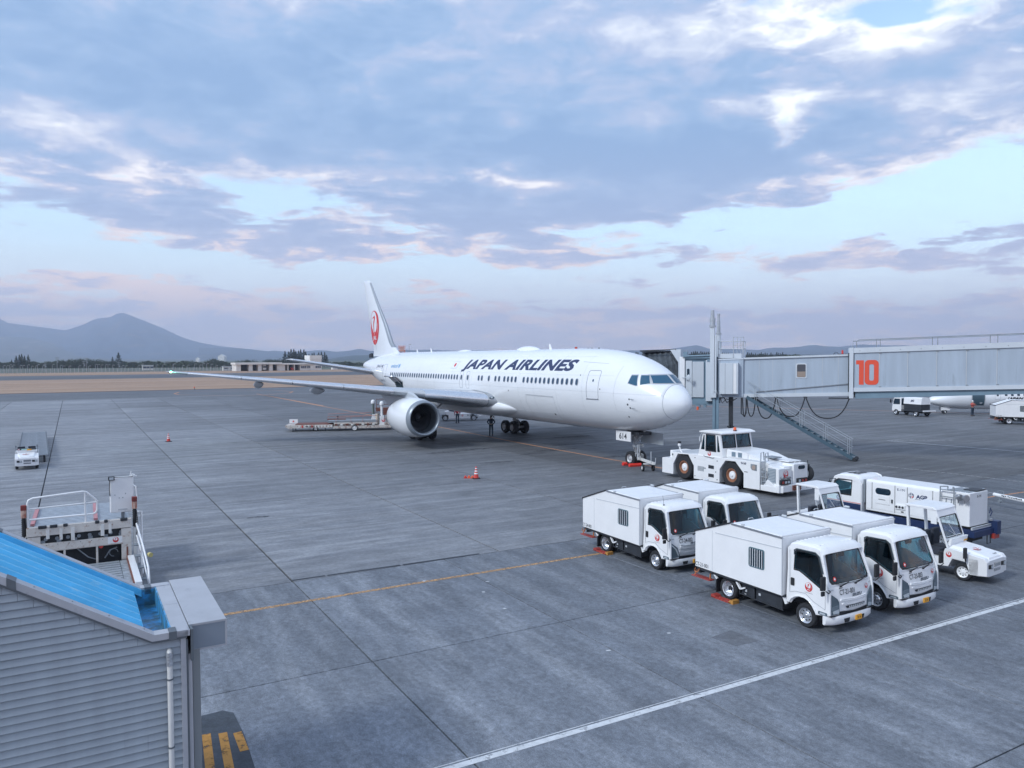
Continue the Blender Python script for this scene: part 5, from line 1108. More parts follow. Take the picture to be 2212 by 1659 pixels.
g=G(); g.prism([(-2.28,2.79),(-2.26,2.87),(-1.9,2.93),(-1.0,2.94),(-.66,2.87),(-.62,2.80)],-.08,TGW+.06,'y'); g.ob('cab_roof',WHITE,tg_,bev=.02)
g=G(); g.cyl((-.86,1.16,2.9),(-.86,1.16,2.95),.10,n=12); g.ob('beacon_base',BLACK,tcab); g=G(); g.cyl((-.86,1.16,2.95),(-.86,1.16,3.1),.085,.07,12); g.ob('beacon',ORANGE,tcab)
g=G(); 
for u in (.5,1.75): a=rearm(u,2.74,.05); b=rearm(u-.25,2.2,.05); g.bar(a,b,.02)
g.ob('wiper',BLACK,tcab)
g=G(); g.box(-2.35,-.75,.1,TGW-.15,1.5,1.6); 
for y0 in (.3,1.5): g.box(-1.6,-1.1,y0,y0+.5,1.6,1.85); g.box(-1.2,-1.08,y0,y0+.5,1.8,2.35)
g.box(-2.25,-2.0,.15,TGW-.2,1.6,2.0); g.ob('seat',SEAT,tcab,bev=.02)
g=G(); g.tube([(-1.9,.5+.2*math.cos(a),2.1+.16*math.sin(a)) for a in [2*pi*k/14 for k in range(14)]],.016,5,True); g.ob('steering_wheel',BLACK,tcab)
for y in (-.04,TGW+.02): g=G(); g.tube([(-2.1,y,2.75),(-2.2,y*1.0-.02,2.6),(-2.22,y,2.35)],.02,5); g.box(-2.26,-2.18,y-.05,y+.05,2.3,2.55); g.ob('mirror',LGREY,tcab)
# hood, side boxes, grilles
g=G(); g.prism([(-.66,1.56),(-.66,2.0),(.35,1.97),(1.1,1.86),(2.25,1.52),(2.25,1.4)],.34,TGW-.2,'y'); hood=g.ob('hood',WHITE,tg_,bev=.015)
g=G(); g.box(-.55,.86,.27,.345,1.62,1.95); g.ob('intake_box',WHITE,hood,bev=.01)
for x in (-.22,.22): g=G(); g.box(x,x+.26,.255,.275,1.66,1.90); g.ob('intake_grille',mat('grille blue grey',(.20,.27,.33),.5,.3),hood)
g=G(); g.box(1.25,2.0,.9,1.5,1.74,1.79); g.ob('hood_vent',GREY,hood)
g=G()
for k,(x0,x1,z0,z1) in enumerate(((-2.58,-1.86,.34,1.22),(-1.74,-1.3,1.10,1.32),(-1.74,-1.3,.34,.86),(-2.58,-1.86,1.25,1.42))): g.box(x0,x1,-.006,.01,z0,z1)
g.ob('service_panel',WHITE,body,bev=.004)
g=G(); 
for k in range(7): g.box(-2.44+k*.07,-2.40+k*.07,-.014,.0,.66,.92)
g.box(-2.0,-1.84,-.012,0,.82,.88); g.ob('cooling_slots',GREY,body)
for z0 in (.88,.42): g=G(); g.box(-1.64,-1.24,-.012,.0,z0,z0+.18); g.ob('step_hole',DARK,body)
g=G(); 
for x,z in ((-2.66,1.34),(-2.66,.34),(-1.0,1.34),(-1.0,.34),(-1.1,.74),(.92,1.42)): g.cyl((x,-.012,z),(x,0,z),.03,n=8)
g.box(.9,1.12,-.012,0,1.0,1.03); g.box(-5.0+.5,-4.42,-.012,0,1.28,1.38); g.ob('fastener',DARK,body)
decal('cab_emblem',crane(.12,.13,-1.62,1.67),lambda u,v,l:Vector((u,.036-l,v)),EMB,tcab)
decal('fleet_number',[(fit(text2('9419',1,.02,0),.36,.13,.84,1.43),0,0)],lambda u,v,l:Vector((u,-.004,v)),[NAVY],body)
g=G(); g.tube([(-2.0,-.02,1.56),(-1.9,-.05,1.52),(-1.3,-.05,1.47),(-1.2,-.02,1.5)],.012,5); g.ob('grab_handle',BLACK,body)
g=G(); g.prism([(1.32,1.46),(1.72,1.46),(1.72,1.14),(1.40,1.16),(1.32,1.26)],-.012,0,'y'); lb=g.ob('lamp_recess',GREY,body); g=G(); g.cyl((1.53,-.03,1.30),(1.53,0,1.30),.12,n=14); g.ob('side_lamp',mat('dull amber',(.38,.30,.26),.4),lb)
# rear block with lamps, emblem, bumper, hitch
g=G(); g.prism([(1.9,.26),(1.9,1.5),(2.3,1.50),(2.3,.26)],.35,TGW-.1,'y'); g.prism([(2.3,.26),(2.3,1.50),(2.98,1.38),(3.0,.26)],.02+.1,.98,'y'); g.prism([(2.3,.26),(2.3,1.56),(3.0,1.55),(3.02,.26)],1.18,TGW-.22,'y'); g.box(2.2,2.7,.98,1.18,.3,1.3); g.prism([(1.95,.22),(2.35,.80),(2.9,.5),(3.1,.62),(3.1,.22)],.02,.14,'y'); rb=g.ob('engine_housing',WHITE,tg_,bev=.02)
g=G(); g.box(2.34,2.80,.10,.122,.66,1.36); rgm=g.ob('radiator_grille',mat('grille blue grey',(.20,.27,.33),.5,.3),rb)
g=G()
for k in range(9): g.box(2.36,2.78,.088,.102,.69+k*.075,.72+k*.075)
g.ob('louvre',LGREY,rgm)
rm=lambda u,v,l:Vector((3.0+l-(v-.26)*.018,u,v))
decal('rear_emblem',crane(.17,.2,.62,1.10),lambda u,v,l:rm(u,v,.012+l),EMB,rb)
g=G(); g.T=None; patch(g,rrect(1.50,1.98,1.28,1.46,.08),lambda u,v,l:Vector((3.012+l,u,v)),.012); g.ob('number_recess',GLD,rb)
for a,b in ((.16,.86),(1.36,2.14)):
    g=G(); g.box(3.0,3.1,a,b,.60,.84); lm=g.ob('lamp_cluster',BLACK,rb,bev=.01)
    for k in range(3): g=G(); u=a+.08+k*(b-a-.1)/3; g.box(3.1,3.115,u,u+.13,.66,.78); g.ob('lens',(LENS if (k>0)==(a<1) else mat('tail lamp red',(.35,.05,.04),.3)),lm)
g=G(); 
for u in (.3,.75): g.cyl((3.02,u,.95),(3.14,u,.93),.07,n=10); g.bar((3.0,u,.84),(3.06,u,.95),.03)
g.tube([(3.02,.5,.86),(3.1,.55,.95),(3.1,.62,1.0)],.015,5); g.ob('work_lamp',GREY,rb)
g=G(); g.add([],[]); g.prism([(2.9,.0),(3.05,.12),(3.12,.2),(3.20,.2),(3.20,TGW-.1),(2.9,TGW-.1)],.26,.56,'z'); g.prism([(1.95,0),(2.9,0),(3.2,.2),(2.9,.2)],.22,.5,'z'); bmp=g.ob('rear_bumper',WHITE,tg_,bev=.01)
decal('bumper_number',[(fit(text2('9419',1,.02,0),.34,.14,2.02,.42),0,0)],lambda u,v,l:Vector((3.204,u,v)),[NAVY],bmp)
g=G(); g.box(3.2,3.34,.92,1.34,.36,.42); g.box(3.2,3.34,.92,1.34,.48,.52); g.cyl((3.28,1.12,.30),(3.28,1.12,.60),.03,n=8); g.box(3.2,3.26,.85,1.40,.30,.56); g.ob('tow_hitch',RUST,bmp)
g=G(); g.lathe([(-.12,.22),(-.14,.30),(-.05,.40),(.05,.40),(.14,.30),(.12,.22)],ax='y',n=18); sp=g.ob('spare_wheel',TYRE,tg_,smooth=40); sp.location=(2.72,TGW+.08,.98)
g=G(); g.box(2.6,2.8,TGW-.1,TGW+.2,1.36,1.42); g.cyl((2.7,TGW+.16,1.4),(2.7,TGW+.16,1.62),.02,n=6); g.ob('spare_bracket',DARK,tg_)
# ladder
lad=G()
for x in (2.0,2.28): lad.tube([(x,.05,.28),(x-.06,.02,1.5),(x-.06,.04,2.08),(x-.06,.22,2.12),(x-.04,.24,1.7)],.028,6)
for k in range(6): lad.bar((1.98,.04,.42+k*.24),(2.26,.04,.42+k*.24),.035)
lad.ob('ladder',GALV,tg_)
g=G(); g.box(2.0,2.3,.1,.3,.5,.8); g.cyl((2.1,.12,.9),(2.1,.12,1.2),.05,n=8); g.tube([(2.0,.1,1.3),(2.1,.02,1.1),(2.3,.06,1.2),(2.4,.05,1.0)],.02,5); g.box(1.98,2.05,.3,1.2,.3,.4); g.ob('ladder_fitting',GREY,tg_)
g=G(); g.tube([(-3.9,.2,1.48),(-4.05,.2,1.62),(-4.12,.2,1.78)],.04,6); g.blob((-4.13,.2,1.9),(.10,.10,.12)); g.ob('marker_post',WHITE,tg_,smooth=60); g=G(); g.cyl((-4.13,.2,2.0),(-4.13,.2,2.1),.1,n=10); g.ob('marker_lamp',DARK,tg_)
g=G(); g.box(1.6,2.6,1.3,2.2,1.60,1.64); g.tube([(2.7,1.55,1.55),(2.78,1.6,1.66),(2.78,1.9,1.66),(2.7,1.95,1.55)],.012,5); g.ob('tail_deck',WHITE,tg_)
# tow bar between tug and nose gear
tb=thing('tow_bar','white wheeled tow bar joining the tug to the nose wheels','tow bar',(8.35,45.05,0),math.atan2(49.15-45.05,7.87-8.35)); 
g=G(); g.bar((0,0,.62),(3.9,0,.50),.14); g.bar((1.2,-.3,.45),(1.2,.3,.45),.08); g.ob('beam',WOLD,tb)
for y in (-.32,.32): wheel('wheel',tb,1.25,y,.22,.22,.12,1 if y>0 else -1,.5,rimcol=WHITE)
g=G(); g.cyl((2.6,.16,.5),(2.6,.16,1.45),.025,n=6); g.cyl((2.6,.26,.5),(2.6,.26,1.45),.025,n=6); g.cyl((.3,.1,.6),(.3,.1,1.3),.025,n=6); g.cyl((.05,-.1,.6),(.05,-.1,.95),.02,n=6); g.tube([(3.0,-.2,.55),(3.0,-.2,.8),(3.4,-.2,.8),(3.4,-.2,.55)],.02,5); g.tube([(2.9,.2,.55),(2.9,.2,.85),(3.3,.2,.85),(3.3,.2,.55)],.02,5); g.ob('post',LGREY,tb)
g=G(); g.box(3.6,4.0,-.22,.22,.36,.62); g.cyl((3.9,-.34,.5),(3.9,.34,.5),.05,n=8); g.ob('head',WOLD,tb)
for x,y,l in ((7.22,48.85,'small red chock left of the nose wheel'),(7.75,48.35,'long red chock in front of the nose wheel')):
    t=thing('wheel_chock',l,'wheel chock',(x,y,0),R(20),'red chocks at the nose wheels'); w_=.2 if 'small' in l else .42; g=G(); g.prism([(-.11,0),(.11,0),(.13,.12),(.05,.2),(-.05,.2),(-.13,.12)],-w_,w_,'x'); o=g.ob('block',mat('bright red plastic',(.78,.045,.03),.45),t,bev=.015)
# ================= ground power truck =================
A=thing('ground_power_truck','white and blue power supply truck with AGP lettering and E-191, rear towards the camera','truck',(15.8,26.39,0),R(-57.6)); BW=1.30
g=G(); g.prism([(0,.96),(0,2.12),(-.95,2.12),(-.95,.96)],0,BW-.1,'y'); rbx=g.ob('rear_unit',WHITE,A,bev=.01)
g=G(); g.loft([[(x,0,.94),(x,0,2.06),(x,.10,2.13),(x,BW-.10,2.13),(x,BW,2.06),(x,BW,.94)] for x in (-3.87,-.96)]); gb=g.ob('generator_body',WHITE,A,bev=.012)
def sb(name,x0,x1,z0,z1,m=WHITE,par=gb,pr=.012): g=G(); g.box(x0,x1,-pr,.004,z0,z1); return g.ob(name,m,par,bev=.003)
for x0,x1,z0,z1 in ((-3.6,-2.72,1.04,2.03),(-2.68,-2.24,1.04,2.03),(-2.20,-1.30,1.02,2.03),(-1.26,-1.0,1.02,2.03),(-3.84,-3.64,1.0,2.03)): sb('access_panel',x0,x1,z0,z1)
for x in (-3.62,-2.70,-2.22,-1.28): g=G(); g.box(x-.008,x+.008,-.004,.002,1.0,2.03); g.ob('panel_gap',DARK,gb)
sp=lambda u,v,l:Vector((u,-.013-l,v))
g=G(); patch(g,rrect(-3.47,-2.86,1.62,1.86,.11),sp,.012); w=g.ob('control_window',GLD,gb)
sb('control_box',-3.47,-2.90,1.26,1.58,WHITE,gb,.03); g=G(); g.box(-3.34,-3.06,-.036,-.03,1.42,1.44); g.ob('slot',DARK,gb)
for x,z in ((-2.80,1.42),(-2.17,1.38),(-1.05,1.3)): g=G(); g.box(x-.03,x+.03,-.035,-.01,z-.07,z+.07); g.ob('latch',DARK,gb)
g=G(); g.box(-2.66,-2.28,-.06,-.01,1.18,1.34); pb=g.ob('outlet_hood',WHITE,gb)
for k in range(3): g=G(); g.cyl((-2.60+k*.12,-.075,1.26),(-2.60+k*.12,-.06,1.26),.045,n=10); g.ob('outlet',DARK,pb)
sb('vent',-2.46,-2.34,1.05,1.11,DARK)
decal('unit_number',[(fit(text2('E-191',1,.02,0),.30,.085,-2.46,1.90),0,0)],sp,[NAVY],gb)
decal('operator_name',[(fit(text2('AGP',1,.05,0),.42,.15,-1.68,1.74),0,0),(P2([(-1.93,1.645),(-1.47,1.645),(-1.47,1.632),(-1.93,1.632)]),0,0)],sp,[NAVY],gb)
decal('operator_emblem',[(P2(ell(-2.07,1.75,.105,.105,20)),0,0),(P2([(-2.07,1.745),(-1.98,1.745),(-2.0,1.68),(-2.07,1.655)]),1,.003),(P2([(-2.13,1.84),(-2.10,1.84),(-2.10,1.66),(-2.13,1.66)]),2,.004),(P2([(-2.06,1.85),(-2.03,1.85),(-2.03,1.65),(-2.06,1.65)]),2,.004),(P2([(-2.16,1.76),(-1.98,1.76),(-1.98,1.74),(-2.16,1.74)]),2,.004)],sp,[NAVY,RED,WHITE],gb)
decal('unit_number',[(fit(text2('E-191',1,.02,0),.26,.09,.62,1.98),0,0)],lambda u,v,l:Vector((.004,u,v)),[INK],rbx)
g=G(); 
for k in range(5): g.box(-.85+k*.16,-.75+k*.16,.15,BW-.25,2.12,2.135)
g.ob('roof_grille',GREY,rbx); g=G(); g.box(-.5,-.05,.55,BW-.15,2.135,2.16); g.ob('roof_flap',DARK,rbx)
g=G()
for x in (-.96,-.80,-.62,-.48): g.bar((x,-.14,1.1),(x+.0,-.10 if x in(-.96,-.48) else .1,2.26),.03)
for k in range(5): g.bar((-.96,-.12,1.2+k*.24),(-.48,-.12,1.2+k*.24),.03)
g.bar((-.96,-.1,2.26),(-.80,.1,2.26),.03); g.bar((-.48,-.1,2.26),(-.62,.1,2.26),.03); g.ob('ladder',GREY,A)
for x in (-.34,-.12): g=G(); g.cyl((x,-.16,1.98),(x+.12,-.22,1.98),.09,.12,n=14); g.cyl((x+.12,-.22,1.98),(x+.13,-.225,1.98),.12,n=14); g.bar((x,-.1,1.75),(x,-.1,1.95),.03); g.ob('work_lamp',STEEL,A,smooth=40)
g=G(); g.box(-4.0,.12,.06,BW+.12,.60,.86); g.box(.0,.18,-.02,BW+.30,.60,.82); chs=g.ob('chassis_skirt',BLUEP,A,bev=.01)
g=G(); g.box(-3.9,.1,.06,BW,.90,.94); g.box(-3.8,-.2,.2,BW,.35,.55); g.ob('deck',BLACK,A)
g=G(); g.box(.05,.10,0,BW,.86,.95); g.ob('rear_sill',LGREY,A); g=G(); g.box(.14,.26,BW-.12,BW+.22,.45,.62); g.ob('tail_lamp',mat('tail lamp red',(.35,.05,.04),.3),A); g=G(); g.tube([(.16,BW-.42,.60),(.16,BW-.42,.30),(.16,BW-.20,.30),(.16,BW-.20,.60)],.018,5); g.ob('step',BLACK,A)
g=G(); g.box(.0,.3,BW-.02,BW+.24,.60,1.06); g.tube([(.05,BW,1.2),(.08,BW+.06,1.35),(.05,BW+.02,1.5),(.02,BW,1.3)],.02,5); g.ob('rear_locker',BLUEP,A)
g=G(); g.cyl((.1,BW-.05,1.06),(.1,BW-.05,1.14),.05,n=8); g.ob('filler_cap',STEEL,A)
for x in (-.85,-4.55):
    for y,s in ((.10,-1),(BW,1)): wheel('wheel',A,x,y,.33,.33,.2,s,.62)
# cab, facing away from the camera (-x)
g=G(); 
ac_=[(-4.02,.62),(-4.02,1.95),(-4.12,2.14),(-4.3,2.20),(-5.0,2.19),(-5.18,2.10),(-5.50,1.45),(-5.52,.62)]
awin=[(-4.45,1.46),(-4.42,2.00),(-4.98,1.98),(-5.12,1.90),(-5.30,1.44)]
holed(g,ac_,[awin],-.12,-.07); holed(g,ac_,[awin],BW+.07,BW+.12); g.box(-4.06,-4.0,-.10,BW+.10,.62,1.94); g.box(-5.52,-5.46,-.1,BW+.1,.9,1.42); cb=g.ob('cab',WHITE,A,bev=.02)
g=G(); g.loft([[(-4.02,y,1.90),(-4.10,y,2.09+d),(-4.3,y,2.19+d),(-4.6,y,2.22+d),(-5.0,y,2.20+d),(-5.17,y,2.10+d),(-5.22,y,2.0)] for y,d in ((-.11,-.08),(-.04,-.01),(.15,.02),(BW/2,.035),(BW-.15,.02),(BW+.04,-.01),(BW+.11,-.08))]); g.ob('cab_roof',WHITE,A,smooth=50)
decal('roof_number',[(fit(text2('E191',1,.06,.2),1.05,.5,0,0),0,0)],lambda u,v,l:Vector((-4.6+v,.62+u*.85,2.258)),[INK],cb)
for ya in (-.10,BW+.09): g=G(); g.prism(awin,ya,ya+.01,'y'); g.ob('side_window',GLS,cb)
g=G(); holed(g,[(-4.42,1.40),(-4.38,2.04),(-5.0,2.03),(-5.16,1.94),(-5.38,1.40)],[awin],-.125,-.1); g.ob('window_seal',BLACK,cb)
g=G(); g.box(-5.45,-4.1,-.06,BW+.06,.6,1.4); g.box(-4.5,-4.15,.1,.6,1.4,1.95); g.box(-4.5,-4.15,.7,BW-.05,1.4,1.95); g.ob('seat',SEAT,cb)
g=G(); g.box(-5.50,-4.02,-.126,-.12,.62,1.12); g.box(-5.50,-4.02,BW+.12,BW+.126,.62,1.12); g.ob('blue_band',BLUEP,cb); g=G(); g.box(-5.5,-4.02,-.127,-.12,1.14,1.16); g.ob('red_pinstripe',RED,cb)
decal('cab_emblem',[(P2(ell(-4.95,1.27,.12,.12,18)),0,0),(fit(text2('GP',1,.03),.15,.1,-4.95,1.28),1,.003)],lambda u,v,l:Vector((u,-.129-l,v)),[mat('emblem mauve',(.35,.28,.40),.5),WHITE],cb)
g=G(); g.cyl((-3.96,.05,1.2),(-3.96,.05,2.1),.05,n=10); g.box(-3.98,-3.9,.2,.9,1.0,1.9); g.ob('intake_stack',GREY,A)
g=G(); g.tube([(-5.1,-.12,2.0),(-5.25,-.3,2.0),(-5.25,-.34,1.7)],.015,5); g.box(-5.28,-5.22,-.40,-.26,1.55,1.9); g.ob('mirror',BLACK,A)
# ================= baggage tractors =================
def tractor(loc,rz,label,num,canopy=True,open_=False,grp=None,front=True):
    "low tow tractor; origin under the viewer-side front wheel"
    t=thing('baggage_tractor',label,'tractor',loc,rz,grp); w=1.28
    so=[(-2.15,.35),(-2.15,.98),(-1.45,.98),(-1.3,.60),(-.62,.60),(-.52,.90),(-.35,.93),(.62,.80),(.70,.70),(.70,.28),(.22,.24),(.10,.60),(-.30,.62),(-.42,.36),(-1.35,.30),(-1.45,.52),(-1.9,.52),(-2.0,.35)]
    g=G(); g.prism(so,.0,.20,'y'); g.prism(so,w-.20,w,'y'); g.box(-2.1,-.4,.15,w-.15,.32,.58); b=g.ob('body',WHITE,t,bev=.01)
    # nose block with chamfered corners
    g=G(); c=[(.18,.0),(.46,.0),(.70,.16),(.70,w-.16),(.46,w),(.18,w)]; g.prism(c,.25,.74,'z'); nb=g.ob('nose',WHITE,t,bev=.012)
    g=G(); g.add([(-.52,.12,.92),(.16,.12,.86),(.66,.22,.74),(.66,w-.22,.74),(.16,w-.12,.86),(-.52,w-.12,.92),(-.52,.22,1.02),(.1,.22,.95),(.63,.30,.80),(.63,w-.30,.80),(.1,w-.22,.95),(-.52,w-.22,1.02)],[(0,1,7,6),(1,2,8,7),(2,3,9,8),(3,4,10,9),(4,5,11,10),(6,7,10,11),(7,8,9,10),(0,6,11,5)]); hd=g.ob('hood',WHITE,t,bev=.012)
    for u0 in (.10,w-.36): g=G(); g.prism([(u0,.62),(u0+.28,.60),(u0+.28,.47),(u0,.50)],.695,.715,'x'); q=g.ob('headlight',BLACK,nb); g=G(); g.prism([(u0+.15,.60),(u0+.27,.59),(u0+.27,.48),(u0+.15,.50)],.712,.72,'x'); g.ob('lens',LENS,q)
    mesh=mat('perforated grille',(.16,.17,.19),.5,.4)
    for z0,z1 in ((.52,.64),(.38,.46)):
        g=G(); g.box(.70,.708,.46,.86,z0,z1); q=g.ob('grille',mesh,nb); g=G()
        for k in range(9): g.bar((.713,.46+k*.045,z0),(.713,.50+k*.045,z1),.01)
        g.ob('grille_bar',LGREY,q)
    for u in (.04,w-.04): g=G(); g.blob((.38,u,.78),(.05,.04,.05)); g.ob('indicator',AMBER if canopy else mat('dull lamp',(.45,.38,.34),.4),nb,smooth=60)
    for x,r_ in ((0,.27),(-1.68,.27)):
        for y,s in ((.10,-1),(w-.10,1)): wheel('wheel',t,x,y,r_,r_,.17,s,.62,rimcol=WHITE)
    g=G(); g.prism([(-.50,1.0),(-.44,1.20),(-.36,1.20),(-.42,.96)],.12,w-.12,'y'); ds=g.ob('scuttle',WHITE,t,bev=.008)
    g=G(); g.box(-.43,-.42+.03,w-.34,w-.12,1.03,1.13) if canopy else g.box(-.43,-.33,.66,.9,1.13,1.22); pl=g.ob('number_plate',YPL,ds); 
    g=G(); g.box(-1.25,-.75,.14,.56,.62,.80); g.box(-1.35,-1.22,.14,.56,.75,1.30); g.ob('seat',SEAT,t,bev=.03); g=G(); g.box(-1.25,-.75,w-.56,w-.14,.62,.80); g.box(-1.35,-1.22,w-.56,w-.14,.75,1.30); g.ob('seat',SEAT,t,bev=.03)
    g=G(); g.tube([(-.68-.06*math.sin(a),w-.36+.17*math.cos(a),1.06+.15*math.sin(a)) for a in [2*pi*k/14 for k in range(14)]],.013,5,True); g.cyl((-.68,w-.36,1.06),(-.5,w-.36,.9),.02,n=6); g.ob('steering_wheel',BLACK,t)
    g=G(); g.box(-2.1,-1.4,.1,w-.1,.62,.98); g.ob('rear_deck',WHITE,t,bev=.02); g=G(); g.box(-2.22,-2.15,.5,w-.5,.3,.5); g.ob('hitch',DARK,t)
    decal('side_emblem',crane(.085,.09,-.40,.74,True),lambda u,v,l:Vector((u,-.004-l,v)),EMB,b)
    if canopy:
        g=G(); g.bar((-.46,.06,.92),(-.84,.08,2.02),.055,.05); g.bar((-.46,w-.06,.92),(-.84,w-.08,2.02),.055,.05); g.bar((-1.68,.08,.95),(-1.74,.10,2.02),.10,.07); g.bar((-1.68,w-.08,.95),(-1.74,w-.10,2.02),.10,.07); pf=g.ob('canopy_frame',WHITE,t,bev=.006)
        wm=lambda u,v,l:Vector((-.50-(v-1.0)*.345+l,u,v))
        g=G(); patch(g,[(.03,1.80),(w-.03,1.80),(w-.05,2.06),(.05,2.06)],wm,.03); g.ob('canopy_header',WHITE,pf); g=G(); patch(g,[(.05,1.12),(w-.05,1.12),(w-.05,1.22),(.05,1.22)],wm,.03); g.ob('windscreen_sill',WHITE,pf)
        g=G(); patch(g,rrect(.10,w-.10,1.19,1.83,.05),wm,.036,[rrect(.125,w-.125,1.215,1.805,.04)]); ws=g.ob('windscreen',BLACK,pf); g=G(); patch(g,rrect(.12,w-.12,1.21,1.81,.04),wm,.004); g.ob('pane',GLC,ws)
        g=G(); g.bar(wm(.72,1.2,.05),wm(.5,1.6,.05),.015); g.bar(wm(.78,1.18,.05),wm(.40,1.40,.05),.012); g.ob('wiper',LGREY,pf)
        g=G(); g.prism([(-.80,2.03),(-.92,2.12),(-1.78,2.12),(-1.80,2.05)],.02,w-.02,'y'); g.ob('roof',WHITE,t,bev=.015)
        g=G(); g.box(-.98,-.80,.04,.09,1.6,2.05); g.ob('side_plate',WHITE,pf)
        g=G(); g.tube([(.08,-.02,.72),(.14,-.10,.62),(.16,-.12,.8)],.015,5); g.box(.10,.17,-.19,-.07,.74,1.06); g.ob('mirror',BLACK,t,bev=.02)
    else:
        g=G(); g.box(-.47,-.35,.12,w-.12,1.16,1.26); q=g.ob('dash_panel',TRIM,t)
        g=G(); g.box(-.349,-.34,.35,.78,1.17,1.24); g.ob('dash_label',mat('pale green label',(.45,.68,.62),.5),q); g=G(); g.box(-.349,-.34,.16,.26,1.17,1.25); g.ob('dash_label',mat('pink label',(.75,.5,.5),.5),q)
        for y in (.06,w-.06): g=G(); g.bar((-.42,y,.95),(-.42,y,1.34),.04); g.box(-.44,-.40,y-.05,y+.05,1.32,1.46); g.ob('mirror',GREY,t)
    decal('hood_emblem',[((([(a,b) for a,b in v]),f),mi,l) for (v,f),mi,l in crane(.20,.17,w/2+.05,.10,True)],lambda u,v,l:Vector((-.02+v*1.0,w-u+.0,.962+l-(v+.02)*.1)),EMB,hd)
    if num: decal('hood_number',[(fit(text2(num,1,.02),.24,.055,w-.38,.0),0,0)],lambda u,v,l:Vector((.53-v*.9,u,.832+v*.26)),[INK],hd)
    return t
BH=R(-55)
tractor((13.75,23.3,0),BH,'white open sided baggage tractor 25-027 with red crane on its hood, right of the trucks','25-027',grp='canopied baggage tractors by the trucks')
q_=gnd(2094,1050,2.1)
tractor((11.65,27.35,0),R(-57),'white canopied baggage tractor parked behind the box trucks, before the power truck','25-019',grp='canopied baggage tractors by the trucks')
dd=thing('flat_dolly','low dark flat dolly with a hooped tow handle behind the box trucks','dolly',(10.0,27.3,0),R(-57))
g=G(); g.box(-1.5,.3,-.6,.6,.40,.48); g.ob('deck',GREY,dd,bev=.01); g=G(); g.tube([(.25,-.3,.48),(.25,-.3,.85),(.25,.3,.85),(.25,.3,.48)],.02,6); g.tube([(-1.4,-.5,.48),(-1.4,-.5,.8),(-1.4,.5,.8),(-1.4,.5,.48)],.02,6); g.bar((.3,0,.4),(1.2,0,.25),.05); g.tube([(1.2,-.12,.3),(1.25,-.12,.62),(1.25,.12,.62),(1.2,.12,.3)],.02,6); g.ob('handle',DARK,dd)
for x in (-1.2,0):
    for y in (-.5,.5): wheel('wheel',dd,x,y,.2,.2,.1,1 if y>0 else -1,.5)
# loose tow bar at the right edge
a_=gnd(2128,1063,.62); b_=gnd(2240,1092,.5)
tb2=thing('tow_bar','white tubular tow bar with round eye at the right edge of the picture','tow bar',(a_.x,a_.y,0),math.atan2(b_.y-a_.y,b_.x-a_.x)); Ld=(Vector((b_.x-a_.x,b_.y-a_.y))).length+2.5
g=G(); g.cyl((.5,0,.6),(Ld,0,.55),.085,n=12); tube_=g.ob('tube',WHITE,tb2,smooth=50); g=G(); g.lathe([(-.03,.10),(-.03,.17),(.03,.17),(.03,.10)],o=(-.05,0,.62),ax='x',n=18); g.bar((.05,0,.62),(.5,0,.6),.08); g.cyl((.2,-.12,.6),(.2,.12,.6),.03,n=8); g.ob('eye',STEEL,tb2)
g=G(); g.tube([(.7,0,.68),(.7,0,.82),(1.0,0,.82),(1.0,0,.68)],.018,5); g.bar((.8,0,.5),(.8,0,.38),.04); g.cyl((.8,-.05,.34),(.8,.05,.34),.07,n=10); g.ob('handle',GREY,tb2)
decal('tube_lettering',[(fit(text2('767 TOWBAR',1,.04),1.1,.09,1.5,0),0,0)],lambda u,v,l:Vector((u,-.088*math.cos(v/.088)-.002,.6+.0+.088*math.sin(v/.088)+.02)),[INK],tube_)
for y in (-.3,.3): wheel('wheel',tb2,Ld-1,y,.24,.24,.12,1 if y>0 else -1,.5)
g=G(); g.bar((Ld-1,-.3,.25),(Ld-1,.3,.25),.06); g.bar((Ld-1,0,.25),(Ld-1,0,.5),.06); g.ob('axle',GREY,tb2)
# ================= passenger boarding bridge =================
BP=mat('bridge wall paint',(.38,.45,.53),.5,.05,var=.09,vs=.9,dirt=(.27,.32,.37),df=.46,ds=1.3,st=(2.5,1,.25)); BP2=mat('bridge light paint',(.55,.60,.65),.5,var=.05,vs=.8); BPB=mat('bridge blue grey',(.17,.26,.33),.5,var=.1,vs=1); CNV=mat('canopy bellows fabric',(.07,.085,.10),.85,var=.35,vs=3)
B=thing('boarding_bridge','grey boarding bridge numbered 10 reaching the far side of the airliner nose','boarding bridge',(16.3,54.2,0),R(-22.6)); BD=2.9
slope=lambda x:.030*x
def tun(x0,x1,z0,z1,y0,y1,name,m,par=B,**k):
    g=G(); g.loft([[(x,y0,z0+slope(x)),(x,y0,z1+slope(x)),(x,y1,z1+slope(x)),(x,y1,z0+slope(x))] for x in (x0,x1)]); return g.ob(name,m,par,**k)
inner=tun(.05,7.2,4.12,6.72,0,BD,'inner_tunnel',BP,bev=.02)
tun(-.0,7.1,6.70,6.82,-.10,BD+.1,'roof_trim',BP2,inner); tun(-.0,7.1,4.02,4.26,-.06,BD+.06,'floor_beam',BP2,inner)
for x in (1.1,2.0,3.5,5.2,6.2): tun(x-.012,x+.012,4.27,6.7,-.012,0,'wall_seam',LGREY,inner)
g=G(); patch(g,rrect(3.50,4.22,5.38,6.42,.12),lambda u,v,l:Vector((u,-l,v)),.03,[rrect(3.58,4.14,5.46,6.34,.08)]); wq=g.ob('window',BP2,inner)
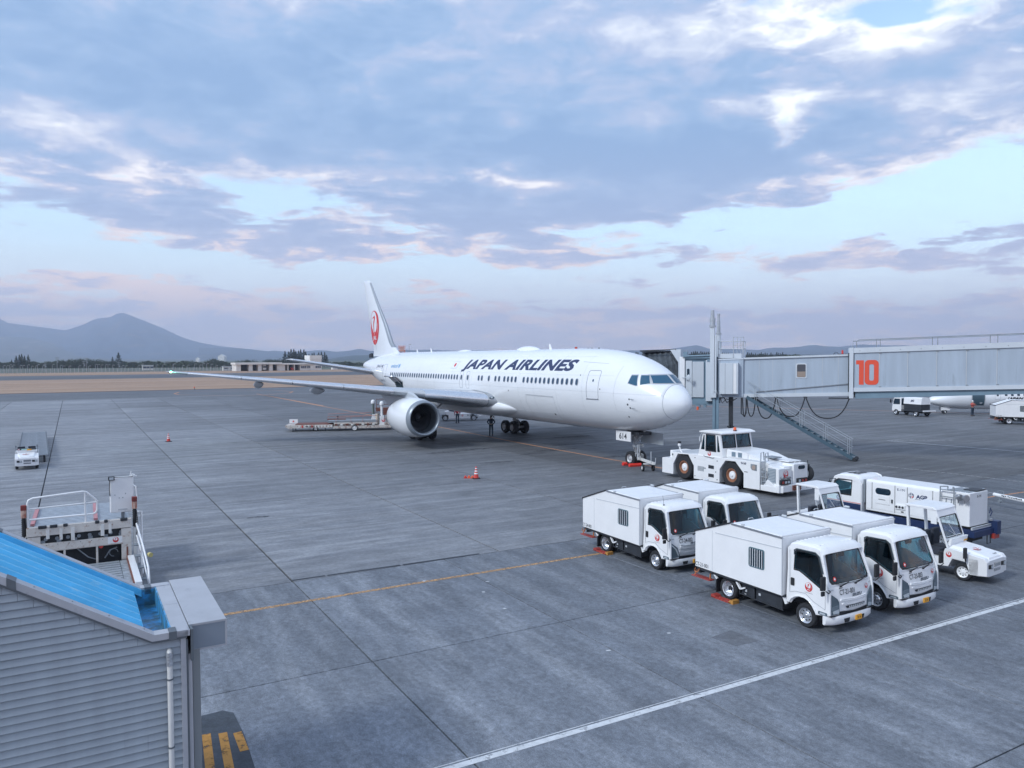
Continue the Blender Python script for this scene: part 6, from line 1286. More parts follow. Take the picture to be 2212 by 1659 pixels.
g=G(); patch(g,rrect(3.57,4.15,5.45,6.35,.08),lambda u,v,l:Vector((u,-l,v)),.006); g.ob('pane',GLD,wq); g=G(); g.box(3.60,4.12,-.015,-.005,5.48,5.85); g.ob('window_view',mat('tan view reflection',(.30,.24,.20),.4),wq)
g=G(); g.bar((.9,-.05,4.42),(7.0,-.05,5.05),.05); g.ob('cable_track',GREY,inner)
outer=tun(7.15,34,4.38,6.95,-.30,BD+.3,'outer_tunnel',BP,bev=.02)
tun(7.1,34,6.88,7.22,-.38,BD+.38,'roof_trim',BP2,outer); tun(7.1,34,4.30,4.56,-.36,BD+.36,'floor_trim',BP2,outer); g=G(); g.prism([(7.25,4.05),(34,5.30),(34,5.33),(7.25,4.53)],-.22,BD+.22,'y'); g.ob('floor_beam',BPB,outer)
tun(6.86,7.12,3.86,7.24,-.42,BD+.42,'portal_frame',BP2,B,bev=.015); tun(6.80,6.87,4.3,6.9,-.36,-.1,'portal_seal',DARK)
k=0
for x in [8.68+1.66*i for i in range(15)]: tun(x-.02,x+.02,4.57,6.87,-.325,-.30,'wall_seam',LGREY,outer)
g=G()
for i in range(15):
    x=8.68+1.66*i
    for z in (4.60,6.80): g.box(x-.02,x+.12,-.34,-.30,z+slope(x)-.02,z+slope(x)+.03)
g.ob('seam_clip',GREY,outer)
decal('gate_number',[(P2([(7.46,4.99),(7.75,4.99),(7.75,6.61),(7.28,6.61),(7.28,6.34),(7.46,6.34)]),0,0)],lambda u,v,l:Vector((u,-.309-l,v)),[REDOR],outer)
loop=[rrect(7.80,8.64,4.99,6.63,.26,6),rrect(8.08,8.36,5.27,6.35,.10,6)]
g=G(); patch(g,loop[0],lambda u,v,l:Vector((u,-.309-l,v)),.006,[loop[1]]); g.ob('gate_number',REDOR,outer)
# roof rails
g=G(); z=lambda x:7.22+slope(x)
g.tube([(7.3,-.25,z(7.3)),(7.3,-.25,z(7.3)+.40),(7.42,-.25,z(7.4)+.52),(20,-.25,z(20)+.52),(34,-.25,z(34)+.52)],.03,6); g.tube([(7.15,BD,z(7)),(7.15,BD,z(7)+.5),(34,BD,z(34)+.52)],.03,6)
for x in (8.5,8.72,11.75,12.05,14.95,15.35,18.6,19,22.3,22.7): g.bar((x,-.25,z(x)),(x,-.25,z(x)+.5),.04)
g.ob('roof_rail',GREY,B)
g=G(); g.box(6.2,6.9,.4,.9,6.98,7.05); g.tube([(5.9,.5,7.0),(5.95,.5,7.12),(6.15,.5,7.12),(6.2,.5,7.0)],.02,5); g.ob('roof_bracket',DARK,B)
g=G(); g.cyl((6.45,.5,7.05),(6.45,.5,7.30),.07,.05,8); g.ob('obstruction_lamp',RED,B)
# rotunda cab and bellows at the aircraft
tun(-1.72,.05,4.05,6.72,-.12,BD,'service_section',BP,bev=.02); tun(-1.72,.05,6.7,6.80,-.16,BD,'roof_trim',BP2,inner)
g=G(); g.box(-1.55,-.28,-.46,-.12,4.25,6.45); eq=g.ob('equipment_cabinet',BP2,B,bev=.015); 
for x in (-1.16,-.62): g=G(); g.box(x-.01,x+.01,-.468,-.46,4.27,6.43); g.ob('cabinet_seam',GREY,eq)
g=G(); g.box(-.60,-.40,-.475,-.46,4.3,6.4); g.ob('cabinet_strip',WHITE,eq)
g=G(); g.box(-1.72,-.1,-.05,BD,6.8,7.12); g.ob('roof_plinth',BP2,B)
g=G(); 
for x,y in ((-1.7,-.05),(-.65,-.05),(-.0,-.05),(-1.7,1.6),(-.0,1.6)): g.bar((x,y,6.8),(x,y,8.0),.05)
for zz in (7.45,7.98): g.tube([(-1.7,1.6,zz),(-1.7,-.05,zz),(0,-.05,zz),(0,1.6,zz)],.028,6)
for x in (-.72,-.45,-.2,-.0): g.bar((x,.5,7.1),(x,.5,8.3 if x!=-.2 else 8.25),.035)
for zz in (7.7,8.28): g.bar((-.74,.5,zz),(.02,.5,zz),.035)
g.ob('roof_guardrail',GALV,B)
# left machine section, cab wall, shutter
g=G(); g.box(-4.15,-1.7,.1,BD+.3,3.78,6.78); cabn=g.ob('cab_body',BPB,B,bev=.02)
g=G(); g.box(-4.42,-4.05,-.10,BD,3.9,6.9); cw_=g.ob('cab_wall',WHITE,B,bev=.02)
g=G(); g.add([(-5.12,-.05,7.42),(-4.35,-.05,7.46),(-4.35,-.05,6.7),(-4.46,-.05,6.4),(-5.12,BD+.2,7.42),(-4.35,BD+.2,7.46),(-4.35,BD+.2,6.7),(-4.46,BD+.2,6.4)],[(0,1,2,3),(4,5,6,7)[::-1],(0,4,5,1),(1,5,6,2),(2,6,7,3),(3,7,4,0)]); g.box(-4.52,-4.38,-.08,.25,3.9,6.6); g.ob('canopy_side',BP2,B)
g=G(); g.box(-4.0,-3.55,-.02,.1,3.95,6.62); g.box(-3.52,-2.72,.0,.1,3.98,6.55); sh_=g.ob('cab_door',BP2,cabn)
g=G()
for k in range(9): g.box(-3.48+k*.085,-3.46+k*.085,-.008,0,4.0,6.52)
g.ob('shutter_groove',LGREY,sh_)
g=G(); patch(g,rrect(-3.90,-3.72,5.15,6.05,.08),lambda u,v,l:Vector((u,-.02-l,v)),.02); g.ob('door_window',GLD,sh_)
g=G(); g.box(-2.55,-2.10,-.16,.1,3.72,6.66); lp=g.ob('side_locker',BP2,cabn,bev=.01)
for zz in (4.0,4.5,5.0,5.5,6.1): g=G(); g.box(-2.16,-2.09,-.19,-.16,zz,zz+.08); g.ob('hinge',DARK,lp)
g=G(); g.box(-4.2,-1.8,-.1,BD,6.78,6.9); g.cyl((-3.9,-.15,6.95),(-2.2,-.15,7.0),.06,n=8); g.box(-4.15,-3.85,-.2,.1,6.9,7.28); g.box(-2.45,-2.25,-.2,0,6.55,6.72); g.ob('roof_beam',BPB,B)
g=G(); g.tube([(-4.3,-.05,5.4),(-3.9,-.35,5.4),(-3.75,-.45,5.4)],.02,5); g.blob((-3.7,-.5,5.4),(.14,.05,.24)); g.ob('mirror',BP2,B,smooth=60)
g=G(); g.box(-4.2,-1.9,.1,BD,3.45,3.8); g.box(-3.3,-3.0,.1,.4,3.2,3.5); g.box(-2.75,-2.55,.1,.3,3.25,3.5); g.ob('cab_underframe',BPB,B); g=G(); g.cyl((-3.15,.1,3.05),(-3.15,.1,3.3),.08,n=8); g.ob('warning_lamp',ORANGE,B)
# bellows canopy: pleated hood leaning to the fuselage
g=G(); rg=[]
nf=15
for i in range(nf):
    q=i/(nf-1); p=.10 if i%2 else -.03; x0=-4.45-q*2.6; y0=.15+q*.5; top=7.30-q*.12+p; bot=4.4+q*.0-p
    lean=.0
    rg.append([(x0-.02,y0-p,bot),(x0-lean,y0-.05-p,6.35-q*.15),(x0-.1-q*.2,y0+.25,top-.35),(x0-.15-q*.35,y0+.8,top),(x0-.15-q*.35,BD-.3,top),(x0,BD+.1,top-.6),(x0,BD+.2,bot)])
g.loft(rg,cap=False,closed=False); o=g.ob('bellows',CNV,B); o.modifiers.new('thickness','SOLIDIFY').thickness=.04
g=G(); g.box(-7.5,-4.6,.9,BD,7.30,7.36); g.bar((-7.5,.6,7.36),(-4.7,-.02,7.44),.08); g.bar((-7.4,.8,7.24),(-4.7,.15,7.34),.06); g.bar((-5.2,.0,7.2),(-4.55,-.05,6.3),.05); g.ob('canopy_frame',DARK,B)
# lift columns
g=G(); g.box(-2.22,-1.92,-.42,-.10,3.95,9.0); g.box(-2.06,-1.9,-.1,.06,3.95,8.4); g.box(-1.90,-1.78,-.38,-.2,4.0,8.4); col_=g.ob('lift_column',BP2,B,bev=.012)
g=G(); 
for z0,z1,r_ in ((9.0,9.12,.24),(9.12,9.3,.17),(9.3,9.62,.20),(9.62,9.7,.15),(9.7,9.92,.13),(9.92,10.2,.12)): g.cyl((-2.07,-.26,z0),(-2.07,-.26,z1),r_,n=14)
g.ob('screw_jack',GALV,col_,smooth=30); g=G()
for z0,z1,r_ in ((8.5,8.62,.2),(8.62,9.1,.13),(9.1,9.5,.11),(9.5,9.9,.09),(9.9,10.0,.11)): g.cyl((-1.80,.9,z0),(-1.80,.9,z1),r_,n=12)
g.ob('screw_jack',GALV,col_,smooth=30)
g=G(); g.box(-1.95,-1.65,.75,1.05,3.9,8.55); g.ob('lift_column',BP2,B,bev=.012)
g=G(); g.box(-2.12,-1.78,-.50,-.42,4.0,4.32); g.tube([(-2.0,-.5,4.3),(-1.95,-.55,4.5),(-1.75,-.5,4.5),(-1.7,-.4,4.25)],.02,5); g.ob('junction_box',BP2,B)
g=G(); g.box(-2.04,-1.86,-.34,-.12,.5,4.0); g.box(-1.78,-1.62,-.30,-.16,.5,4.0); g.box(-1.88,-1.76,-.26,-.2,.5,3.9); g.ob('drive_leg',BPB,B)
g=G(); g.box(-1.0,-.72,.3,.6,.5,4.1); g.bar((-1.1,.3,1.9),(-.6,.3,1.9),.10); g.tube([(-.9,.25,2.1),(-1.0,.1,1.6),(-.85,.2,1.1)],.06,6); g.ob('drive_leg',DARK,B)
g=G(); g.box(-2.3,-.6,-.5,.8,.35,.62); g.ob('bogie_beam',BPB,B)
for x in (-2.0,-.9): wheel('wheel',B,x,-.2,.42,.42,.3,-1,.5); wheel('wheel',B,x,.6,.42,.42,.3,1,.5)
# hanging cables
g=G(); g.tube([(-1.55,-.1,4.0),(-1.4,-.1,3.6),(-1.1,-.1,3.9),(-.7,-.1,3.75),(-.4,-.1,3.95)],.03,5); g.tube([(-1.3,0,4.0),(-1.1,0,3.65),(-.6,0,3.85)],.04,5)
def cat_(x0,x1,d):
    g.tube([(x0+(x1-x0)*i/12,-.2,3.98+slope(x0+(x1-x0)*i/12)*.5-d*(1-(2*i/12-1)**4*.55-(2*i/12-1)**2*.45)) for i in range(13)],.042,6)
cat_(-.11,.12,1.28) if 0 else None
for x0,x1,d in ((.0,.28,1.30),(.30,.88,1.28),(.92,2.22,1.42),(2.28,4.1,1.28),(4.18,6.9,1.38)): cat_(x0,x1,d)
g.tube([(-.08,-.2,4.0),(-.08,-.2,2.9),(.1,-.2,2.72),(.25,-.2,2.9),(.25,-.2,4.0)],.04,6)
g.ob('festoon_cable',BLACK,B)
g=G()
for x in (.9,2.25,4.14,6.9): g.box(x-.12,x+.12,-.25,-.1,3.98+slope(x)*.6,4.06+slope(x)*.6)
g.box(5.6,6.9,-.2,-.1,4.02,4.1); g.ob('cable_trolley',DARK,B)
# service stair from the bridge to the ground
s0=B.matrix_basis@Vector((.35,.2,4.05)); s1=Vector((22.6,50.4,.12)); dv=(s1-s0); n_=Vector((-dv.y,dv.x,0)).normalized()*.42
st_=thing('bridge_stair','grey steel stair slanting down from the bridge to the apron','stair',(0,0,0))
for s in (-1,1): g=G(); g.bar(s0+n_*s,s1+n_*s,.05,.24); g.ob('stringer',mat('stair blue grey',(.06,.11,.15),.5,.1),st_)
for k in range(19):
    p=s0.lerp(s1,(k+.5)/19); dh=Vector((dv.x,dv.y,0)).normalized()*.14; g=G(); g.add([p-n_-dh,p+n_-dh,p+n_+dh,p-n_+dh,p-n_-dh+Vector((0,0,.04)),p+n_-dh+Vector((0,0,.04)),p+n_+dh+Vector((0,0,.04)),p-n_+dh+Vector((0,0,.04))],[(0,3,2,1),(4,5,6,7),(0,1,5,4),(1,2,6,5),(2,3,7,6),(3,0,4,7)]); g.ob('tread',GREY,st_)
for s in (-1,1):
    g=G(); up_=Vector((0,0,1.15)); g.tube([s0+n_*s+up_,s1+n_*s+up_-dv*.03],.018,5); g.tube([s0+n_*s+up_*.55,s1+n_*s+up_*.55-dv*.03],.014,5)
    for k in range(5): p=s0.lerp(s1,.08+k*.215)+n_*s; g.bar(p,p+up_,.025); g.bar(p+dv*.018,p+up_+dv*.018,.02)
    g.ob('handrail',GALV,st_)
g=G(); g.cyl(s1-n_*1.2,s1+n_*1.2,.13,n=12); g.ob('roller',BLACK,st_)
# ================= shed with blue roof (lower left) =================
S=thing('roof_shed','grey weatherboarded shed with a blue ribbed metal roof at the lower left corner','shed',(-4.55,10.62,0),R(29.8))
SD=mat('weathered siding',(.30,.345,.39),.5,var=.07,vs=1.2,dirt=(.18,.205,.23),df=.42,ds=3.0,st=(3.5,1,.35)); CP_=mat('coping metal',(.43,.44,.47),.45,.15,var=.08,vs=2,dirt=(.27,.28,.31),df=.46,ds=3); CPD=mat('dark flashing',(.13,.15,.17),.5,.3,var=.1); BLU=mat('blue roof metal',(.10,.50,.80),.5,.0,var=.14,vs=3.5,coat=.05,dirt=(.32,.60,.75),df=.46,ds=5,st=(.3,1,1)); BLUW=mat('stained blue gutter',(.06,.33,.62),.35,var=.15,vs=3,dirt=(.07,.14,.15),df=.62,ds=4)
zc=lambda x:3.15+max(0,-(x+.43))*.617     # coping line
g=G(); g.prism([(-6.5,-.1),(-6.5,zc(-6.5)-.32),(-.60,2.84),(-.43,2.83),(-.03,2.83),(-.03,-.1)],.02,2.55,'y'); core=g.ob('wall_core',CPD,S)
pk=[]; z0=3.02; rowh=.1045
nr=int((zc(-4.2)-.2)/rowh)
first=True
for r_ in range(-12,29):
    zb=3.015-rowh*(r_+1); zt=zb+rowh-.006
    if zt<.2: break
    # the board runs until the slope of the coping cuts it
    xe=-.085 if zt<3.03 else -.43-(zt-3.01)/.617-.02
    xe=xe if zt<3.03 else xe+.03
    segs=[(-6.4,xe)] if zt<3.03 else [(-6.4,xe-.05),(xe-.047,xe)]
    for a,b in segs:
        b2=b+.0; bb=b if zt<3.03 or b<xe-.01 else b+rowh/.617
        g=G(); g.add([(a,-.004,zb),(bb,-.004,zb),(b2,.012,zt),(a,.012,zt),(a,.03,zb),(bb,.03,zb),(b2,.03,zt),(a,.03,zt),(a,-.010,zb+.012),(bb,-.010,zb+.012)],[(0,1,9,8),(8,9,2,3),(0,4,5,1),(3,2,6,7),(1,5,6,2,9),(0,8,3,7,4)]); g.ob('board',SD,S)
g=G(); g.box(-.10,-.03,-.02,.08,-.1,3.03); g.ob('corner_trim',CP_,S,bev=.004); g=G(); g.box(-.03,-.005,-.01,2.5,-.1,3.0); g.ob('end_shadow_gap',CPD,S); g=G(); g.box(.0,.05,.02,2.5,-.1,2.78); g.ob('end_wall',CP_,S); g=G(); g.box(.07,.17,.14,.30,-.1,2.78); g.ob('post',mat('post grey',(.24,.26,.27),.5),S)
# front coping along the slope + level part
def coping(y0,y1,name,par=S):
    g=G(); pts=[(-6.5,zc(-6.5)),(-.43,3.15),(.0,3.15)]
    g.prism([(-6.5,zc(-6.5)),(-.43,3.15),(-.0,3.15),(-.0,3.06),(-.46,3.06),(-6.5,zc(-6.5)-.10)],y0,y1,'y'); return g.ob(name,CP_,par,bev=.004)
coping(-.06,.13,'front_coping'); coping(2.42,2.60,'rear_coping')
g=G(); g.prism([(-6.5,zc(-6.5)-.10),(-.46,3.06),(-.02,3.06),(-.02,3.03),(-.46,3.03),(-6.5,zc(-6.5)-.15)],-.045,.02,'y'); g.ob('coping_drip',CPD,S)
for x in (-2.05,-.20): 
    g=G(); g.prism([(x-.05,zc(x-.05)+.006),(x+.05,zc(x+.05)+.006),(x+.05,zc(x+.05)-.11),(x-.05,zc(x-.05)-.11)],-.07,.14,'y'); g.ob('coping_joint',CPD,S)
for x in (-2.35,-.32): g=G(); g.prism([(x-.05,zc(x-.05)+.006),(x+.05,zc(x+.05)+.006),(x+.05,zc(x+.05)-.11),(x-.05,zc(x-.05)-.11)],2.40,2.61,'y'); g.ob('coping_joint',CPD,S)
# roof pan with ribs running down the slope
zr=lambda x:zc(x)-.13
ribs=[.30,.62,.94,1.26,1.58,1.90,2.18]
g=G(); g.add([(-6.5,.13,zr(-6.5)+.0),(-.52,.13,zr(-.52)),(-.52,2.42,zr(-.52)),(-6.5,2.42,zr(-6.5))],[(0,1,2,3)]); rf=g.ob('roof_sheet',BLU,S)
for y in ribs:
    g=G(); h_=.075; prs=[(-.07,.002),(-.03,h_),(.03,h_),(.07,.002)]
    g.loft([[(x,y+a,zr(x)+b) for a,b in prs] for x in (-6.5,-.54)],cap=True,closed=True); g.ob('roof_rib',BLU,rf)
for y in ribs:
    g=G(); g.bar((-6.5,y-.085,zr(-6.5)+.004),(-.54,y-.085,zr(-.54)+.004),.012,.012); g.ob('rib_shade_line',mat('blue rib shade paint',(.02,.16,.36),.5),rf)  # dark line paints the shade along the foot of each rib
g=G(); 
for y0,y1 in ((.13,.17),(2.36,2.42)): g.loft([[(x,y0,zr(x)),(x,y0,zc(x)-.015),(x,y1,zc(x)-.02),(x,y1,zr(x))] for x in (-6.5,-.42)])
g.ob('edge_flashing',BLU,rf)
g=G(); g.box(-.54,-.20,.13,2.42,2.84,2.86); g.box(-.54,-.53,.13,2.42,2.86,zr(-.52)+.0); g.box(-.22,-.20,.13,2.42,2.86,3.14); g.box(-.54,-.2,.13,.15,2.86,3.10); g.box(-.54,-.2,2.40,2.42,2.86,3.12); g.ob('gutter',BLUW,S)
g=G(); g.box(-.20,.02,-.06,1.30,3.06,3.14); g.ob('end_coping',CP_,S,bev=.004); g=G(); g.box(-.20,.02,1.31,2.60,3.06,3.14); g.ob('end_coping',CP_,S,bev=.004)
g=G(); g.box(.03,.54,.16,2.72,2.76,3.14); cn=g.ob('fascia_box',CP_,S,bev=.006); g=G(); holed(g,[(.03,2.76),(.54,2.76),(.54,3.15),(.03,3.15)],[[(.05,2.785),(.515,2.785),(.515,3.12),(.05,3.12)]],.145,.16); g.ob('fascia_rim',CP_,cn); g=G(); g.box(.028,.06,-.06,.16,2.70,3.145); g.ob('fascia_edge',CPD,cn)
g=G(); g.box(.05,.515,.153,.165,2.785,3.12); g.ob('fascia_end_panel',mat('panel grey blue',(.24,.28,.33),.4,.1),cn)
PIPE=mat('drain pipe plastic',(.58,.58,.57),.45,var=.04,dirt=(.3,.3,.3),df=.4,ds=9)
g=G(); g.tube([(-.245,.0,2.86),(-.245,-.03,2.885),(-.25,-.07,2.87),(-.25,-.085,2.82),(-.25,-.085,-.1)],.036,12); dp=g.ob('drain_pipe',PIPE,S,smooth=60)
g=G(); g.cyl((-.25,-.085,2.70),(-.25,-.085,2.88),.043,n=12); g.ob('pipe_tape',mat('silver tape',(.55,.57,.6),.3,.7,var=.3,vs=30),dp,smooth=60)
for z in (2.50,1.55): g=G(); g.cyl((-.25,-.085,z),(-.25,-.085,z+.022),.043,n=12); g.box(-.26,-.24,-.08,.0,z,z+.02); g.ob('pipe_clip',CPD,dp)

g=G()
for k in range(12):
    x=-.55-k*.42; g.cyl((x,.035,zc(x)-.002),(x,.035,zc(x)+.010),.012,n=6)
g.ob('coping_screw',STEEL,S)['kind']='stuff'
g=G()
for k in range(22):
    x=7.5+k*1.2
    if x<33: g.cyl((x,-.39,7.02+slope(x)),(x,-.38,7.02+slope(x)),.03,n=6)
g.ob('trim_bolt',GREY,outer)['kind']='stuff'
# ================= container loader beside the shed =================
LD=thing('container_loader','worn white container loader with rusty lamp masts and a tall control panel behind the shed','loader',(-12.09,24.16,0),R(29.8))
g=G()
rest=[]
g=G(); g.box(-2.78,.0,.02,3.7,1.70,1.80); dk=g.ob('upper_deck',GREY,LD)
for k in range(15):
    y=.18+k*.235; g=G(); g.box(-2.62,-.12,y,y+.17,1.80,1.845); g.ob('deck_plank',GALV,dk)
for x in (-2.72,-1.02): g=G(); g.prism([(x,.5),(x+.11,.5),(x+.15,3.5),(x+.04,3.5)],1.845,1.91,'z'); g.ob('guide_bar',mat('pink red paint',(.46,.20,.21),.55,var=.15,vs=8),dk)
g=G(); g.box(-2.80,.02,-.06,.10,1.62,1.90); g.ob('edge_ledge',WRUST,LD,bev=.01)
g=G()
for x,w_ in ((-2.5,.22),(-2.2,.2),(-1.85,.12),(-1.0,.12),(-.75,.1),(-.3,.2)): g.box(x,x+w_,-.10,.02,1.84,1.93)
g.ob('stop_roller',DARK,dk,bev=.02)
for x,w_,z in ((-2.3,.09,1.52),(-1.95,.08,1.46),(-1.65,.10,1.40),(-.85,.1,1.44),(-.63,.08,1.5)): g=G(); g.box(x,x+w_,-.09,-.02,z,1.80); g.ob('latch_plate',WOLD,LD,bev=.006)
g=G(); g.box(-2.74,-.03,.04,.5,1.28,1.66); g.ob('machinery_gap',mat('greasy black',(.02,.024,.03),.7,var=.3,vs=8),LD)
for k in range(9): g=G(); x=-2.6+k*.29; g.cyl((x,-.0,1.50),(x,.08,1.50),.055,n=8); g.ob('hydraulic_valve',GREY,LD)
for k in range(6): g=G(); x=-2.45+k*.42; g.box(x,x+.12,-.01,.06,1.36,1.46); g.ob('valve_block',GREY,LD)
g=G(); g.box(-2.76,-.24,-.05,.0,1.18,1.36); g.box(-2.76,-.28,-.04,.0,1.12,1.30); g.ob('cross_panel',WRUST,LD,bev=.008)
g=G(); g.box(-2.76,0,-.06,0,1.14,1.38); g.box(-.28,.0,-.055,.05,.62,1.60); g.box(-2.78,-2.45,-.05,.05,.4,1.60); g.box(-.99,-.93,-.05,0,.6,1.16); g.box(-1.86,-1.80,-.05,0,.6,1.16); g.ob('body_panel',WRUST,LD,bev=.006)
g=G(); g.box(-2.5,-.28,.25,.3,.4,1.16); bay=g.ob('engine_bay',mat('greasy black',(.02,.024,.03),.7),LD)
g=G(); g.tube([(-1.5,.1,1.1),(-1.2,.05,.8),(-1.0,.1,.7)],.02,5); g.tube([(-.75,.1,.7),(-.6,.05,.95),(-.4,.1,1.0)],.02,5); g.tube([(-.5+.12*math.cos(a),.08,.85+.12*math.sin(a)) for a in [k*.6 for k in range(9)]],.012,4); g.ob('hose',GREY,bay)
g=G(); g.cyl((-.85,.0,1.1),(-.85,.05,1.1),.06,n=12); g.ob('warning_disc',RED,bay)
for k in range(7):
    d=-.15-.46*k; decal('panel_rivet',[(P2(ell(-2.3+k*.3,1.33,.012,.012,6)),0,0)],lambda u,v,l:Vector((u,-.064,v)),[DARK],LD) if k<6 else None
g=G(); g.box(-.66,-.26,-.068,-.06,1.17,1.37); lpl=g.ob('emblem_plate',WHITE,LD); decal('side_emblem',crane(.085,.085,-.44,1.275,True),lambda u,v,l:Vector((u,-.071-l,v)),EMB,lpl)
# lower platform toward the camera
g=G(); g.box(-2.5,-.02,-3.6,-.08,.45,.58); lo=g.ob('lower_platform',GREY,LD)
for k in range(12): y=-.32-k*.28; g=G(); g.box(-2.35,-.36,y,y+.2,.58,.62); g.ob('deck_plank',GALV,lo)
g=G(); g.box(-.34,-.14,-3.5,-.1,.58,.61); g.ob('side_plate',mat('scuffed steel',(.36,.40,.44),.5,.3,var=.4,vs=9),lo)
g=G(); g.box(-.12,.06,-3.45,-.08,.58,.74); g.ob('side_beam',WHITE,LD,bev=.01); g=G(); g.box(-.15,-.12,-3.3,-.05,.56,.70); g.bar((-.12,-.08,.6),(-.12,-.02,1.1),.05); g.ob('rust_strip',RUST,LD)
# masts with rusty beacons
for x,zt in ((-2.86,2.76),(.115,2.74)):
    g=G(); g.box(x-.075,x+.075,-.02,.13,zt-.33,zt-.18); g.ob('beacon_cap',mat('dark red lamp',(.20,.035,.03),.6,var=.3,vs=6),LD,bev=.01)
    g=G(); g.box(x-.07,x+.07,-.015,.12,zt-.18,zt) if 0 else g.box(x-.07,x+.07,-.015,.12,zt-.56,zt-.33); g.ob('beacon_body',mat('rust streaked lamp',(.60,.42,.34),.6,var=.3,vs=10,dirt=(.30,.08,.05),df=.62,ds=9,st=(3,3,.6)),LD,bev=.01)
    g=G(); g.cyl((x,.05,zt-1.15),(x,.05,zt-.56),.055,n=10)
    for k in range(9): g.cyl((x,.05,zt-1.12+k*.06),(x,.05,zt-1.09+k*.06),.068,n=10)
    g.ob('spring_mount',BLACK,LD)
    g=G(); g.box(x-.05,x+.05,.0,.12,.35,zt-1.1); g.ob('mast',WOLD,LD)
    g=G(); g.tube([(x+.05,-.02,zt-.6),(x+.08,-.05,zt-1.0),(x+.03,-.02,zt-1.5)],.012,5); g.ob('cable',BLACK,LD)
# front hoop rail
g=G(); g.tube([(-2.76,.02,1.86),(-2.76,.02,2.62),(-2.73,.02,2.72),(-2.62,.02,2.77),(-1.32,.02,2.86),(-1.22,.02,2.84),(-.98,.02,2.60),(-.93,.02,2.52),(-.93,.02,2.25),(-.97,.02,2.17),(-1.05,.02,2.14),(-2.72,.02,2.13)],.03,8); g.tube([(-2.76,.02,2.45),(-.94,.02,2.50)],.024,8); g.tube([(-1.25,.02,2.84),(-1.25,.02,1.86)],.028,8); g.ob('hoop_rail',WHITE,LD,smooth=60)
# control box
g=G(); g.box(-.56,.12,.30,.62,2.05,3.16); cbx=g.ob('control_box',WHITE,LD,bev=.03); g=G(); 
for x,z in ((-.42,2.62),(-.12,2.65),(-.30,2.52),(-.20,2.52)): g.cyl((x,.29,z),(x,.30,z),.016,n=8)
g.ob('bolt',GREY,cbx); g=G(); g.box(-.34,-.08,.29,.30,2.13,2.17); g.ob('maker_plate',LGREY,cbx)
g=G(); g.box(-.60,-.42,.24,.30,3.10,3.22); g.bar((-.42,.3,3.18),(.1,.3,3.17),.02); g.tube([(-.56,.28,3.1),(-.57,.28,2.8),(-.56,.3,2.6)],.012,5); g.ob('flood_lamp',DARK,LD); g=G(); g.box(-.57,-.45,.235,.24,3.12,3.2); g.ob('lamp_lens',LENS,LD)
g=G(); g.tube([(.05,.35,3.1),(.08,.35,3.25),(.16,.32,3.22)],.02,6); g.cyl((.02,.4,3.16),(.06,.4,3.34),.008,n=4); g.box(.10,.22,.3,.36,3.17,3.20); g.tube([(.1,.3,2.9),(.18,.28,2.85),(.20,.28,2.6),(.2,.25,2.4)],.02,6); g.ob('aerial',WHITE,LD)
g=G(); g.cyl((-.2,.45,1.85),(-.2,.45,2.06),.05,n=8); g.ob('box_pedestal',GREY,LD)
# right ladder frame and stair rail
g=G(); g.tube([(.18,.2,2.05),(.32,.2,2.05),(.32,.2,.4),(.30,-.1,.1)],.03,6); g.tube([(.18,.2,2.05),(.18,.2,.6)],.03,6)
for k in range(5): g.bar((.18,.2,.7+k*.3),(.32,.2,.7+k*.3),.03)
g.ob('ladder_frame',WHITE,LD,smooth=60)
g=G(); g.tube([(.15,-.1,1.72),(.24,-1.2,1.28),(.30,-2.3,.84),(.30,-2.55,.60),(.30,-2.6,.05)],.028,6); g.tube([(.15,-.1,1.35),(.24,-1.2,.9),(.30,-2.4,.36)],.022,6)
for y,z0,z1 in ((-.2,.5,1.66),(-1.2,.15,1.28)): g.bar((.2,y,z0),(.2,y,z1),.04)
g.ob('stair_rail',WHITE,LD,smooth=60); g=G(); g.cyl((.38,-1.65,1.05),(.42,-1.75,1.05),.07,n=10); g.ob('side_lamp',mat('dull yellow lens',(.50,.44,.18),.4),LD)
for k in range(4): g=G(); g.box(.04,.34,-.5-k*.5,-.25-k*.5,1.1-k*.24,1.13-k*.24); g.ob('stair_tread',GREY,LD)
for y in (-2.6,.8,3.0):
    for x,s in ((-2.5,-1),(-.1,1)):
        o=wheel('wheel',LD,x,y,.28,.28,.22,s,.6); o.rotation_euler=(0,0,R(90)) if 0 else (0,0,-pi/2)
g=G(); g.box(-2.6,-.1,.3,3.6,.3,1.7); g.ob('hull',WRUST,LD)
